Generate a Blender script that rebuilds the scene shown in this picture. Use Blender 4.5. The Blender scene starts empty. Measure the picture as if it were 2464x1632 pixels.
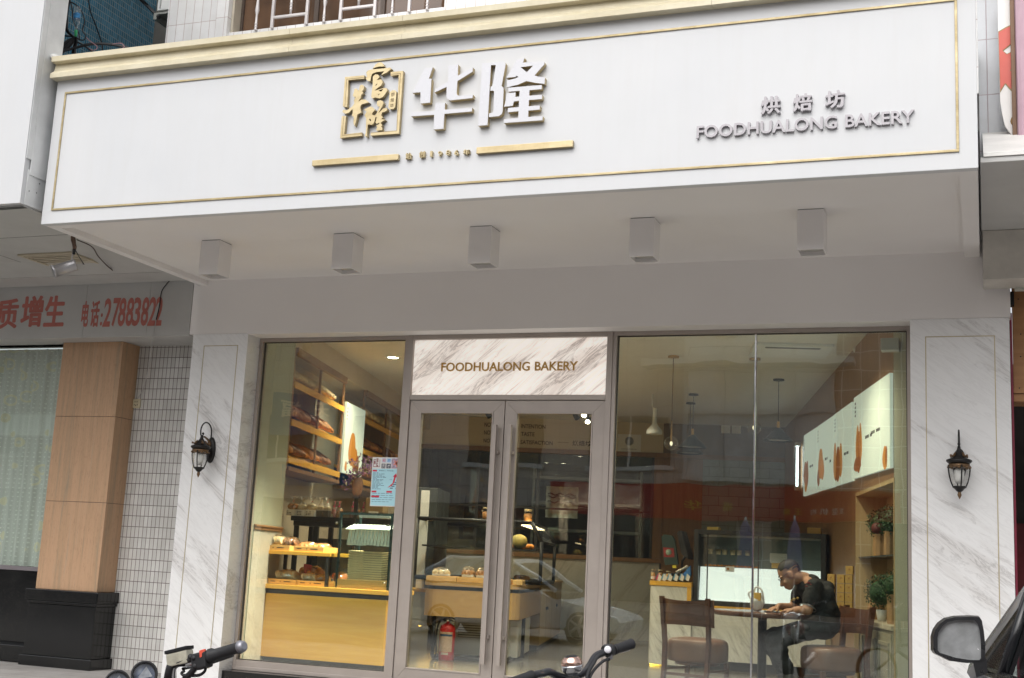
import bpy, bmesh, math, random
from mathutils import Vector, Matrix
from mathutils.geometry import tessellate_polygon
random.seed(7)
R = math.radians
SC = bpy.context.scene
# ---------------------------------------------------------------- camera, world, sun, exposure
FPX, CX, CY = 3013.93, 1232.0, 816.0           # the photograph's focal length and centre, in its own pixels
EYE = Vector((0.0, -10.0, 1.17))
def cam_axes():
    yaw, pit, rol = R(20.88579), R(10.19520), R(2.85776)
    right = Vector((math.cos(yaw), math.sin(yaw), 0)); fw = Vector((-math.sin(yaw), math.cos(yaw), 0))
    f = math.cos(pit)*fw + math.sin(pit)*Vector((0, 0, 1)); up = -math.sin(pit)*fw + math.cos(pit)*Vector((0, 0, 1))
    return math.cos(rol)*right + math.sin(rol)*up, -math.sin(rol)*right + math.cos(rol)*up, f
CR, CU, CF = cam_axes()
cd = bpy.data.cameras.new("camera"); cam = bpy.data.objects.new("camera", cd); SC.collection.objects.link(cam)
cd.sensor_width = 36.0; cd.lens = FPX/2464*36; cd.clip_end = 500; cd.clip_start = 0.05
m = Matrix((CR, CU, -CF)).transposed().to_4x4(); m.translation = EYE; cam.matrix_world = m
SC.camera = cam
w = bpy.data.worlds.new("World"); SC.world = w; w.use_nodes = True
nt = w.node_tree; bg = nt.nodes["Background"]
sky = nt.nodes.new("ShaderNodeTexSky"); sky.sky_type = 'NISHITA'; sky.sun_disc = False
SUN_EL, SUN_AZ = R(49), R(184)                  # overcast: a broad bright patch of cloud behind the camera
sky.sun_elevation = SUN_EL; sky.sun_rotation = SUN_AZ; sky.air_density = 1.0; sky.dust_density = 4.0
hs = nt.nodes.new("ShaderNodeHueSaturation"); hs.inputs["Saturation"].default_value = 0.22
nt.links.new(sky.outputs[0], hs.inputs["Color"]); nt.links.new(hs.outputs[0], bg.inputs[0]); bg.inputs[1].default_value = 0.11
sl = bpy.data.lights.new("sun", 'SUN'); so = bpy.data.objects.new("sun", sl); SC.collection.objects.link(so)
sl.energy = 1.15; sl.angle = R(70); sl.color = (1, 0.985, 0.96)
sd = Vector((math.sin(SUN_AZ)*math.cos(SUN_EL), math.cos(SUN_AZ)*math.cos(SUN_EL), math.sin(SUN_EL)))
so.rotation_euler = sd.to_track_quat('Z', 'Y').to_euler(); so.location = (0, -12, 14)
SC.view_settings.view_transform = 'Standard'; SC.view_settings.look = 'None'
SC.view_settings.exposure = 0.73; SC.view_settings.gamma = 1
SC.cycles.max_bounces = 10; SC.cycles.transparent_max_bounces = 16; SC.cycles.glossy_bounces = 4
SC.cycles.caustics_reflective = False; SC.cycles.caustics_refractive = False
SC.cycles.sample_clamp_indirect = 6; SC.cycles.use_denoising = True
# ---------------------------------------------------------------- measuring: rays of the photograph onto real planes
def ray(x, y): return (CR*((x-CX)/FPX) - CU*((y-CY)/FPX) + CF)
def hit(x, y, p0, n):
    d = ray(x, y); p0 = Vector(p0); n = Vector(n); return EYE + d*((p0-EYE).dot(n)/d.dot(n))
def PY(x, y, Y): return hit(x, y, (0, Y, 0), (0, 1, 0))
def PZ(x, y, Z): return hit(x, y, (0, 0, Z), (0, 0, 1))
def PX(x, y, X): return hit(x, y, (X, 0, 0), (1, 0, 0))
def zm(x0, y0, s): return lambda x, y: (x0+x*s, y0+y*s)
za = zm(0, 0, 1/2.883); zb = zm(0, 544, .3469); zc = zm(0, 1088, .3469)
z1 = zm(580, 790, .2679); z2 = zm(560, 1180, .2883); z3 = zm(940, 790, .2678); z4 = zm(940, 1180, .2882)
z5 = zm(1460, 790, .2679); z6 = zm(1820, 790, .2679); z7 = zm(1460, 1200, .2756); z8 = zm(1780, 1200, .2755)
zs = zm(700, 100, .2956); zr = zm(1600, 160, .3649); zk = zm(980, 130, .1478); zl = zm(810, 140, .13393)
# ---------------------------------------------------------------- scene-graph helpers
COL = SC.collection; ORG = {}
def tag(o, label, cat, group=None, kind=None):
    if label: o["label"] = label
    if cat: o["category"] = cat
    if group: o["group"] = group
    if kind: o["kind"] = kind
    return o
def thing(name, label, cat, loc=(0, 0, 0), group=None):
    o = bpy.data.objects.new(name, None); COL.objects.link(o); o.location = loc; ORG[o.name] = Vector(loc)
    o.empty_display_size = .1
    return tag(o, label, cat, group)
class MB:
    """collects shapes for ONE mesh"""
    def __init__(s): s.bm = bmesh.new()
    def box(s, a, b, bev=0, mat=0, M=None):
        lo = Vector([min(a[i], b[i]) for i in range(3)]); hi = Vector([max(a[i], b[i]) for i in range(3)])
        r = bmesh.ops.create_cube(s.bm, size=1.0)['verts']
        for v in r: v.co = Vector([lo[i]+(v.co[i]+.5)*(hi[i]-lo[i]) for i in range(3)])
        if M: bmesh.ops.transform(s.bm, matrix=M, verts=r)
        if bev:
            es = list({e for v in r for e in v.link_edges})
            bmesh.ops.bevel(s.bm, geom=es, offset=bev, segments=2, affect='EDGES', profile=.6)
        return s
    def face(s, pts):
        s.bm.faces.new([s.bm.verts.new(Vector(p)) for p in pts]); return s
    def hexa(s, f, b):
        """six-sided solid from two quads (front f, back b), same winding"""
        vf = [s.bm.verts.new(Vector(p)) for p in f]; vb = [s.bm.verts.new(Vector(p)) for p in b]; n = len(f)
        s.bm.faces.new(vf); s.bm.faces.new(vb[::-1])
        for i in range(n): s.bm.faces.new((vf[i], vb[i], vb[(i+1) % n], vf[(i+1) % n]))
        return s
    def prism(s, polys, d):
        """polys = [outer, hole...] of 3-D points; thickness vector d"""
        d = Vector(d); P = [[Vector(p) for p in q] for q in polys]
        tris = tessellate_polygon(P); flat = [p for q in P for p in q]
        vf = [s.bm.verts.new(p) for p in flat]; vb = [s.bm.verts.new(p+d) for p in flat]
        for t in tris:
            try: s.bm.faces.new([vf[i] for i in t]); s.bm.faces.new([vb[i] for i in t][::-1])
            except ValueError: pass
        k = 0
        for q in P:
            n = len(q)
            for i in range(n):
                a, b = k+i, k+(i+1) % n
                s.bm.faces.new((vf[a], vf[b], vb[b], vb[a]))
            k += n
        return s
    def tube(s, pts, r, n=10, caps=True):
        pts = [Vector(p) for p in pts]; rr = r if isinstance(r, (list, tuple)) else [r]*len(pts)
        rings = []; up = None
        for i, p in enumerate(pts):
            t = (pts[min(i+1, len(pts)-1)]-pts[max(i-1, 0)]).normalized()
            if up is None:
                up = Vector((0, 0, 1)) if abs(t.z) < .9 else Vector((1, 0, 0))
            a = up - t*up.dot(t)
            if a.length < 1e-4: a = t.orthogonal()
            a.normalize(); b = t.cross(a); up = a
            rings.append([s.bm.verts.new(p+(a*math.cos(2*math.pi*k/n)+b*math.sin(2*math.pi*k/n))*rr[i]) for k in range(n)])
        for i in range(len(rings)-1):
            for k in range(n):
                s.bm.faces.new((rings[i][k], rings[i][(k+1) % n], rings[i+1][(k+1) % n], rings[i+1][k])).smooth = True
        if caps:
            s.bm.faces.new(rings[0][::-1]); s.bm.faces.new(rings[-1])
        return s
    def lathe(s, prof, c=(0, 0, 0), n=24, axis=(0, 0, 1), flute=0, caps=True):
        c = Vector(c); ax = Vector(axis).normalized(); q = Vector((0, 0, 1)).rotation_difference(ax)
        rings = []
        for r, z in prof:
            rg = []
            for k in range(n):
                rr = r*(1-flute*(k % 2)); an = 2*math.pi*k/n
                rg.append(s.bm.verts.new(c+q @ Vector((rr*math.cos(an), rr*math.sin(an), z))))
            rings.append(rg)
        for i in range(len(rings)-1):
            for k in range(n):
                s.bm.faces.new((rings[i][k], rings[i][(k+1) % n], rings[i+1][(k+1) % n], rings[i+1][k])).smooth = True
        if caps:
            s.bm.faces.new(rings[0][::-1]); s.bm.faces.new(rings[-1])
        return s
    def ball(s, c, r, sq=(1, 1, 1), sub=2, jit=0, M=None):
        v = bmesh.ops.create_icosphere(s.bm, subdivisions=sub, radius=1)['verts']
        for x in v:
            j = 1+random.uniform(-jit, jit)
            co = Vector((x.co.x*sq[0], x.co.y*sq[1], x.co.z*sq[2]))*r*j
            x.co = (M @ co if M else co)+Vector(c)
            for f in x.link_faces: f.smooth = True
        return s
    def cap(s, p0, r0, p1, r1, n=14):
        """tapered limb with round ends"""
        p0 = Vector(p0); p1 = Vector(p1); d = p1-p0; L = max(d.length, 1e-5); prof = []
        for k in range(5):
            a = math.pi/2*(1-k/5); prof.append((max(r0*math.cos(a), 1e-4), -r0*math.sin(a)))
        for k in range(6):
            a = math.pi/2*k/5; prof.append((max(r1*math.cos(a), 1e-4), L+r1*math.sin(a)))
        return s.lathe(prof, p0, n, d)
    def xf(s, M): bmesh.ops.transform(s.bm, matrix=M, verts=s.bm.verts[:]); return s
    def build(s, name, mat, parent=None, label=None, smooth=None, mods=None):
        bmesh.ops.recalc_face_normals(s.bm, faces=s.bm.faces[:])
        if parent is not None: o0 = ORG[parent.name]
        else:
            c = [v.co for v in s.bm.verts]
            o0 = Vector(((min(v.x for v in c)+max(v.x for v in c))/2, (min(v.y for v in c)+max(v.y for v in c))/2, min(v.z for v in c)))
        for v in s.bm.verts: v.co -= o0
        if smooth is not None:
            for f in s.bm.faces: f.smooth = smooth
        me = bpy.data.meshes.new(name); s.bm.to_mesh(me); s.bm.free()
        me.materials.append(mat)
        o = bpy.data.objects.new(name, me); COL.objects.link(o)
        if parent is not None: o.parent = parent
        else: o.location = o0
        ORG[o.name] = o0
        if label: o["label"] = label
        return o
def children(o): return [c for c in bpy.data.objects if c.parent == o]
def copy_tree(o, parent=None):
    c = o.copy(); COL.objects.link(c); c.parent = parent
    for ch in children(o): copy_tree(ch, c)
    return c
def rbox(c, u, v, w, bev=0):
    """box from centre and three half-extent vectors"""
    c, u, v, w = Vector(c), Vector(u), Vector(v), Vector(w); q = MB()
    M = Matrix((u, v, w)).transposed().to_4x4(); M.translation = c
    q.box((-1, -1, -1), (1, 1, 1), 0, M=M)
    if bev: bmesh.ops.bevel(q.bm, geom=q.bm.edges[:], offset=bev, segments=2, affect='EDGES', profile=.6)
    return q
def join(q, r):
    me = bpy.data.meshes.new("tmp"); r.bm.to_mesh(me); r.bm.free(); q.bm.from_mesh(me); bpy.data.meshes.remove(me); return q
def lay_bold(q, s, p0, ux, uz, depth, w=.03):
    """heavier strokes: the same glyph laid again a little to each side, every copy a hair deeper than the last"""
    ux, uz, depth = Vector(ux), Vector(uz), Vector(depth); p0 = Vector(p0)
    for i, (a, b) in enumerate(((0, 0), (1, 0), (-1, 0), (0, 1), (0, -1), (.7, .7), (-.7, .7), (.7, -.7), (-.7, -.7))):
        lay(q, s, p0+ux*(w+a*w)+uz*(w*.7+b*w*.7)+depth*(.01*i), ux*(1-2*w), uz*(1-1.4*w), depth*(1-.02*i))
    return q
# lettering: the glyph outlines of Blender's built-in font, extruded, laid into a rectangle of a real plane
GL = {}
def glyphs(s, off=0.0, res=3):
    k = (s, off)
    if k in GL: return GL[k]
    cu = bpy.data.curves.new("t", 'FONT'); cu.body = s; cu.size = 1; cu.offset = off; cu.extrude = .5; cu.resolution_u = res
    ob = bpy.data.objects.new("t", cu); COL.objects.link(ob)
    dg = bpy.context.evaluated_depsgraph_get(); me = bpy.data.meshes.new_from_object(ob.evaluated_get(dg))
    bpy.data.objects.remove(ob); bpy.data.curves.remove(cu)
    vs = [v.co.copy() for v in me.vertices]; fs = [tuple(p.vertices) for p in me.polygons]; bpy.data.meshes.remove(me)
    GL[k] = (vs, fs); return GL[k]
def lay(q, s, p0, ux, uz, depth, off=0.0, shear=0.0):
    """p0 = lower left corner of the lettering's box, ux / uz = its full width / height vectors, depth = thickness vector"""
    vs, fs = glyphs(s, off); p0, ux, uz, depth = Vector(p0), Vector(ux), Vector(uz), Vector(depth)
    x0 = min(v.x for v in vs); x1 = max(v.x for v in vs); y0 = min(v.y for v in vs); y1 = max(v.y for v in vs)
    bv = []
    for v in vs:
        a, b = (v.x-x0)/max(x1-x0, 1e-6), (v.y-y0)/max(y1-y0, 1e-6)
        bv.append(q.bm.verts.new(p0+ux*(a+shear*b)+uz*b+depth*(v.z+.5)))
    for f in fs:
        try: q.bm.faces.new([bv[i] for i in f])
        except ValueError: pass
    return q
# ---------------------------------------------------------------- materials
MC = {}
class NT:
    def __init__(s, name):
        s.m = bpy.data.materials.new(name); s.m.use_nodes = True; s.t = s.m.node_tree; s.b = s.t.nodes["Principled BSDF"]
    def n(s, ty, **kw):
        x = s.t.nodes.new("ShaderNode"+ty)
        for k, v in kw.items():
            if hasattr(x, k): setattr(x, k, v)
            else: x.inputs[k].default_value = v
        return x
    def l(s, a, b): s.t.links.new(a, b)
    def co(s, scale=(1, 1, 1), rot=(0, 0, 0), kind="Object"):
        tc = s.n("TexCoord"); mp = s.n("Mapping"); s.l(tc.outputs[kind], mp.inputs[0])
        mp.inputs["Scale"].default_value = scale; mp.inputs["Rotation"].default_value = rot; return mp.outputs[0]
    def noise(s, vec, scale, det=4, rough=.55, dist=0):
        x = s.n("TexNoise"); s.l(vec, x.inputs["Vector"]); x.inputs["Scale"].default_value = scale
        x.inputs["Detail"].default_value = det; x.inputs["Roughness"].default_value = rough; x.inputs["Distortion"].default_value = dist
        return x.outputs["Fac"]
    def ramp(s, fac, stops):
        r = s.n("ValToRGB"); s.l(fac, r.inputs[0]); e = r.color_ramp.elements
        while len(e) < len(stops): e.new(.5)
        for i, (p, c) in enumerate(stops): e[i].position = p; e[i].color = (*c, 1) if len(c) == 3 else c
        return r.outputs[0]
    def mix(s, fac, a, b, bt='MIX'):
        x = s.n("Mix"); x.data_type = 'RGBA'; x.blend_type = bt
        for v, i in ((fac, 0), (a, 6), (b, 7)):
            if isinstance(v, (int, float)): x.inputs[i].default_value = v
            elif isinstance(v, tuple): x.inputs[i].default_value = (*v, 1)
            else: s.l(v, x.inputs[i])
        return x.outputs[2]
    def math(s, op, a, b=0.0):
        x = s.n("Math"); x.operation = op
        for v, i in ((a, 0), (b, 1)):
            if isinstance(v, (int, float)): x.inputs[i].default_value = v
            else: s.l(v, x.inputs[i])
        return x.outputs[0]
    def bump(s, h, st=.2, dist=.01):
        x = s.n("Bump"); s.l(h, x.inputs["Height"]); x.inputs["Strength"].default_value = st; x.inputs["Distance"].default_value = dist
        s.l(x.outputs[0], s.b.inputs["Normal"])
    def done(s, col=None, rough=.5, metal=0, spec=.5):
        if col is not None:
            if isinstance(col, tuple): s.b.inputs["Base Color"].default_value = (*col, 1)
            else: s.l(col, s.b.inputs["Base Color"])
        if isinstance(rough, (int, float)): s.b.inputs["Roughness"].default_value = rough
        else: s.l(rough, s.b.inputs["Roughness"])
        s.b.inputs["Metallic"].default_value = metal; s.b.inputs["Specular IOR Level"].default_value = spec
        return s.m
def pm(name, col, rough=.5, metal=0, var=.1, sc=6, bump=0, bsc=60, spec=.5, stretch=(1, 1, 1)):
    """plain material with a little uneven tone and gloss"""
    if name in MC: return MC[name]
    t = NT(name); v = t.co(stretch); f = t.noise(v, sc, 5, .6)
    a = tuple(max(0, c*(1-var)) for c in col); b = tuple(min(1, c*(1+var)) for c in col)
    c = t.ramp(f, [(.3, a), (.7, b)])
    if bump: t.bump(t.noise(v, bsc, 3), bump, .004)
    r = t.ramp(t.noise(v, sc*2.3, 4), [(.3, (max(0, rough-.08),)*3), (.7, (min(1, rough+.08),)*3)])
    MC[name] = t.done(c, r, metal, spec); return MC[name]
def emit(name, col, st, var=0):
    if name in MC: return MC[name]
    t = NT(name); t.done(col, .5); t.b.inputs["Emission Color"].default_value = (*col, 1); t.b.inputs["Emission Strength"].default_value = st
    MC[name] = t.m; return t.m
def wood(name, a, b, rough=.4, ax='x', sc=1.0, spec=.5, coat=0):
    if name in MC: return MC[name]
    t = NT(name); st = {'x': (1, 14, 14), 'y': (14, 1, 14), 'z': (14, 14, 1)}[ax]
    v = t.co(tuple(k*sc for k in st)); f = t.noise(v, 1.5, 6, .65, 1.2); g = t.noise(t.co(tuple(k*sc*.35 for k in st)), 1.3, 3, .5, .6)
    c = t.ramp(t.math('ADD', t.math('MULTIPLY', f, .65), t.math('MULTIPLY', g, .35)), [(.36, a), (.5, tuple((p+q)/2 for p, q in zip(a, b))), (.64, b)])
    t.bump(f, .06, .003); MC[name] = t.done(c, rough, 0, spec)
    if coat: t.b.inputs["Coat Weight"].default_value = coat
    return MC[name]
def marble(name, rot, base=(.81, .81, .81), vein=(.42, .40, .395), seed=0, sc=1.0, amt=1.0, glow=0):
    if name in MC: return MC[name]
    t = NT(name); tc = t.n("TexCoord"); mp = t.n("Mapping"); t.l(tc.outputs["Object"], mp.inputs[0])
    mp.inputs["Rotation"].default_value = (0, rot, 0); mp.inputs["Location"].default_value = (seed, seed*1.7, seed*.6)
    m2 = t.n("Mapping"); t.l(mp.outputs[0], m2.inputs[0]); m2.inputs["Scale"].default_value = (.55*sc, 1.2*sc, 4.2*sc)
    v = m2.outputs[0]
    n1 = t.noise(v, 1.15, 7, .62, .9)                    # broad soft drifts
    n2 = t.noise(v, 3.2, 9, .68, 1.1)                    # thin veins
    m3 = t.n("Mapping"); t.l(mp.outputs[0], m3.inputs[0]); m3.inputs["Scale"].default_value = (1.6*sc, 3*sc, 9*sc); n3 = t.noise(m3.outputs[0], 2.6, 6, .7, .6)
    ridge = t.math('ABSOLUTE', t.math('SUBTRACT', n2, .5))
    thin = t.ramp(ridge, [(0, (1, 1, 1)), (.014, (.55, .55, .55)), (.05, (0, 0, 0))])
    drift = t.ramp(n1, [(.50, (0, 0, 0)), (.60, (.55,)*3), (.74, (1,)*3)])
    fine = t.ramp(n3, [(.52, (0,)*3), (.75, (1,)*3)])
    mask = t.math('MULTIPLY', thin, t.math('ADD', t.math('MULTIPLY', drift, .8), .14))
    warm = tuple(min(1, k*c) for k, c in zip(vein, (1.12, 1.0, .88)))
    c = t.mix(t.math('MULTIPLY', drift, .50*amt), base, t.mix(n2, vein, warm))
    c = t.mix(t.math('MULTIPLY', mask, 1.05*amt), c, tuple(k*.62 for k in vein))
    c = t.mix(t.math('MULTIPLY', t.math('MULTIPLY', fine, drift), .35*amt), c, base)
    cl = t.ramp(t.noise(t.co((1, 1, 1)), 1.1, 3), [(.35, (.93, .925, .92)), (.7, (1, 1, 1))])
    c = t.mix(1.0, c, cl, 'MULTIPLY')
    MC[name] = t.done(c, .22, 0, .5)
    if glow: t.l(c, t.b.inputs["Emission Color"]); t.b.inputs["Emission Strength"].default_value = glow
    return MC[name]
def tiles(name, w, h, col, grout, off=0.0, mort=.004, plane='xz', rough=.25, var=.06, bump=.3, shift=(0, 0)):
    """rectangular tiles laid on a vertical plane (Object space)"""
    if name in MC: return MC[name]
    t = NT(name); tc = t.n("TexCoord"); sp = t.n("SeparateXYZ"); t.l(tc.outputs["Object"], sp.inputs[0])
    cb = t.n("CombineXYZ"); t.l(sp.outputs[{'xz': 0, 'yz': 1, 'xy': 0}[plane]], cb.inputs[0]); t.l(sp.outputs[{'xz': 2, 'yz': 2, 'xy': 1}[plane]], cb.inputs[1])
    mp = t.n("Mapping"); t.l(cb.outputs[0], mp.inputs[0]); mp.inputs["Location"].default_value = (shift[0], shift[1], 0)
    br = t.n("TexBrick"); t.l(mp.outputs[0], br.inputs["Vector"]); br.offset = off; br.squash = 1
    br.inputs["Scale"].default_value = 1; br.inputs["Brick Width"].default_value = w; br.inputs["Row Height"].default_value = h
    br.inputs["Mortar Size"].default_value = mort/2; br.inputs["Mortar Smooth"].default_value = .1; br.inputs["Bias"].default_value = 0
    br.inputs["Color1"].default_value = (*[c*(1-var) for c in col], 1); br.inputs["Color2"].default_value = (*[min(1, c*(1+var)) for c in col], 1)
    br.inputs["Mortar"].default_value = (*grout, 1)
    d = t.ramp(t.noise(t.co((1, 1, 1)), 3, 5, .65), [(.3, (.86, .85, .83)), (.65, (1, 1, 1))])
    c = t.mix(1.0, br.outputs["Color"], d, 'MULTIPLY')
    t.bump(t.math('SUBTRACT', 1.0, br.outputs["Fac"]), bump, .003)
    rr = t.ramp(br.outputs["Fac"], [(0, (rough,)*3), (1, (.85,)*3)])
    MC[name] = t.done(c, rr, 0, .5); return MC[name]
def glass(name, tint=(.90, .95, .91), rough=0.0, refl=1.0):
    """thin architectural glass: a clear layer seen through, and a mirror layer that follows the viewing angle"""
    if name in MC: return MC[name]
    t = NT(name); t.t.nodes.remove(t.b); out = [n for n in t.t.nodes if n.type == 'OUTPUT_MATERIAL'][0]
    tr = t.n("BsdfTransparent"); tr.inputs[0].default_value = (*tint, 1)
    gl = t.n("BsdfGlossy"); gl.inputs["Roughness"].default_value = rough; gl.inputs[0].default_value = (1, 1, 1, 1)
    # old float glass is never quite flat: reflections waver a little
    tc = t.co((1, 1, 1)); nz = t.noise(tc, 1.6, 2, .4); bp = t.n("Bump"); t.l(nz, bp.inputs["Height"]); bp.inputs["Strength"].default_value = .06; bp.inputs["Distance"].default_value = .02
    t.l(bp.outputs[0], gl.inputs["Normal"])
    ge = t.n("NewGeometry"); dt = t.n("VectorMath"); dt.operation = 'DOT_PRODUCT'; t.l(ge.outputs["Incoming"], dt.inputs[0]); t.l(ge.outputs["True Normal"], dt.inputs[1])
    sch = t.math('ADD', .04, t.math('MULTIPLY', .96, t.math('POWER', t.math('SUBTRACT', 1.0, t.math('ABSOLUTE', dt.outputs["Value"])), 5.0))); mx = t.n("MixShader")
    t.l(t.math('MINIMUM', t.math('MULTIPLY', sch, refl), 1.0), mx.inputs[0]); t.l(tr.outputs[0], mx.inputs[1]); t.l(gl.outputs[0], mx.inputs[2]); t.l(mx.outputs[0], out.inputs[0])
    MC[name] = t.m; return t.m
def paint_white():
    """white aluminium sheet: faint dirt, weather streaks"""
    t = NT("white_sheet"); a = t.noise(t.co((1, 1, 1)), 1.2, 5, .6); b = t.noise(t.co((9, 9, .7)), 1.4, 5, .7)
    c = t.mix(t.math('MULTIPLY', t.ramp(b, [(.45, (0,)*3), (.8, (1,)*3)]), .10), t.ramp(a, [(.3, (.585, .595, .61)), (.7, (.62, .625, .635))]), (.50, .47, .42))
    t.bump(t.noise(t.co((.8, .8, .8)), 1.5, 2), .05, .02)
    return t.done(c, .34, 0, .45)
def soffit_mat():
    t = NT("soffit_paint"); a = t.noise(t.co((1, 1, 1)), .7, 4, .55)
    c = t.ramp(a, [(.3, (.79, .76, .745)), (.7, (.84, .815, .80))]); t.bump(t.noise(t.co((1, 1, 1)), 3, 3), .04, .02)
    return t.done(c, .6, 0, .3)
def gold_mat(name, c0, c1, metal=.75, rough=.36, sc=1.0):
    t = NT(name); a = t.noise(t.co((2.5*sc, 2.5*sc, 6*sc)), 1.6, 5, .7)
    st = t.noise(t.co((60*sc, 60*sc, 4*sc)), 1.0, 3)
    c = t.mix(t.math('MULTIPLY', st, .25), t.ramp(a, [(.35, c0), (.68, c1)]), tuple(k*.6 for k in c0))
    return t.done(c, t.ramp(a, [(.3, (rough+.1,)*3), (.7, (rough-.08,)*3)]), metal, .5)
def granite_mat(name, base, spk, sc=160, rough=.12):
    t = NT(name); v = t.co((1, 1, 1)); n = t.noise(v, sc, 2, .6); k = t.ramp(n, [(.62, base), (.70, spk)])
    d = t.noise(v, 2.2, 5, .6); c = t.mix(t.math('MULTIPLY', t.ramp(d, [(.5, (0,)*3), (.75, (1,)*3)]), .12), k, (.07, .066, .06))
    return t.done(c, t.ramp(d, [(.3, (rough,)*3), (.7, (rough+.14,)*3)]), 0, .5)
def travertine_mat():
    t = NT("travertine"); f = t.noise(t.co((16, 16, .55)), 1.2, 7, .7, .5); g = t.noise(t.co((70, 70, 14)), 1.3, 4, .7)
    c = t.ramp(f, [(.28, (.30, .25, .18)), (.45, (.46, .295, .175)), (.58, (.53, .33, .20)), (.72, (.37, .30, .21))])
    c = t.mix(t.math('MULTIPLY', t.ramp(g, [(.55, (0,)*3), (.7, (1,)*3)]), .45), c, (.25, .14, .085))
    t.bump(g, .15, .002); return t.done(c, .42, 0, .4)
def paving_mat():
    t = NT("paving"); v = t.co((1, 1, 1)); br = t.n("TexBrick"); t.l(v, br.inputs["Vector"]); br.inputs["Scale"].default_value = 1
    br.inputs["Brick Width"].default_value = .6; br.inputs["Row Height"].default_value = .3; br.inputs["Mortar Size"].default_value = .004
    br.inputs["Color1"].default_value = (.41, .395, .385, 1); br.inputs["Color2"].default_value = (.46, .445, .435, 1); br.inputs["Mortar"].default_value = (.22, .20, .19, 1)
    d = t.ramp(t.noise(v, 2.4, 7, .7), [(.3, (.70, .69, .66)), (.7, (1, 1, 1))]); g = t.ramp(t.noise(v, 90, 3), [(.3, (.86,)*3), (.7, (1, 1, 1))])
    c = t.mix(1.0, t.mix(1.0, br.outputs["Color"], d, 'MULTIPLY'), g, 'MULTIPLY'); t.bump(t.noise(v, 60, 4), .25, .004)
    return t.done(c, .75, 0, .3)
def asphalt_mat():
    t = NT("asphalt"); v = t.co((1, 1, 1)); n = t.noise(v, 140, 3, .7); d = t.noise(v, 1.1, 6, .65)
    c = t.mix(1.0, t.ramp(n, [(.3, (.17, .165, .16)), (.75, (.26, .25, .245))]), t.ramp(d, [(.3, (.75,)*3), (.7, (1.0,)*3)]), 'MULTIPLY'); t.bump(n, .5, .006)
    return t.done(c, .85, 0, .3)
def tilefloor_mat():
    t = NT("shop_floor_tile"); v = t.co((1, 1, 1), (0, 0, R(-13.75))); br = t.n("TexBrick"); t.l(v, br.inputs["Vector"]); br.offset = 0; br.inputs["Scale"].default_value = 1
    br.inputs["Brick Width"].default_value = .6; br.inputs["Row Height"].default_value = .6; br.inputs["Mortar Size"].default_value = .0025
    br.inputs["Color1"].default_value = (.135, .122, .095, 1); br.inputs["Color2"].default_value = (.155, .14, .11, 1); br.inputs["Mortar"].default_value = (.10, .09, .075, 1)
    d = t.ramp(t.noise(v, 2, 6, .7), [(.3, (.82, .80, .78)), (.7, (1, 1, 1))])
    return t.done(t.mix(1.0, br.outputs["Color"], d, 'MULTIPLY'), .2, 0, .5)
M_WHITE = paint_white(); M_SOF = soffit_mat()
M_GOLD = gold_mat("brushed_gold", (.46, .365, .20), (.60, .50, .31), .65, .42); M_CORN = gold_mat("cornice_gold", (.62, .55, .38), (.74, .68, .52), .10, .45, .5)
M_GSIDE = gold_mat("letter_gold", (.52, .42, .23), (.64, .53, .32), .15, .45); M_TRIM = gold_mat("trim_brass", (.36, .285, .15), (.56, .47, .29), .55, .45)
M_THINGOLD = pm("inlay_gold", (.46, .39, .25), .4, .5, .15, 8)
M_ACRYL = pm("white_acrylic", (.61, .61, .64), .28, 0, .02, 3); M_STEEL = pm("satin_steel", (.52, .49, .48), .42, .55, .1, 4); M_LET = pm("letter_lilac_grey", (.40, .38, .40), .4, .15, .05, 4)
M_FRAME = pm("taupe_frame", (.40, .35, .315), .40, .25, .06, 5, .02); M_FRAMED = pm("dark_gasket", (.05, .045, .04), .6)
M_GLASS = glass("shop_glass", refl=2.8); M_CLEAR = glass("case_glass", (.95, .97, .96), 0, .9); M_BULB = glass("lamp_glass", (.96, .96, .95), .05, 1.2)
M_MARB = marble("pillar_marble", R(-40), seed=3.1, amt=.72, sc=1.15); M_MARB2 = marble("pillar_marble_right", R(-36), seed=8.4, amt=.72, sc=1.15)
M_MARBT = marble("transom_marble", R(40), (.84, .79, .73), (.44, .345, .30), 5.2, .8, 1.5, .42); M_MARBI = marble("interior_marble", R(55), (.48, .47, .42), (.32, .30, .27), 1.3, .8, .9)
M_GRAN = granite_mat("black_granite", (.006, .0065, .007), (.06, .05, .035), 160, .05); M_TRAV = travertine_mat()
M_PAVE = paving_mat(); M_ASPH = asphalt_mat(); M_FLOOR = tilefloor_mat()
M_WTILE = tiles("white_strip_tile", .046, .104, (.62, .61, .585), (.13, .10, .095), mort=.006, var=.09)
M_UTILE = tiles("white_wall_tile", .1, .4, (.84, .835, .83), (.45, .34, .32), mort=.005, shift=(.02, .17))
M_BTILE = tiles("blue_mosaic", .035, .07, (.06, .20, .30), (.34, .37, .34), mort=.005, plane='yz', var=.22)
M_PTILE = tiles("lilac_tile", .14, .42, (.55, .57, .60), (.40, .33, .35), mort=.006, shift=(.03, .1))
M_WOODY = wood("honey_wood", (.72, .37, .045), (.82, .47, .08), .35, 'x', .8, coat=.15); M_WOODP = wood("pine_tray", (.58, .33, .10), (.72, .47, .18), .45, 'x')
M_WOODB = wood("brown_wall_wood", (.20, .105, .045), (.28, .155, .07), .45, 'z'); M_WOODD = wood("dark_chair_wood", (.08, .028, .016), (.15, .058, .034), .3, 'x', coat=.4)
M_WOODC = wood("cabinet_oak", (.42, .30, .15), (.52, .39, .21), .5, 'z'); M_PLY = wood("plywood", (.33, .16, .065), (.43, .23, .10), .6, 'x', .5)
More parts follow.
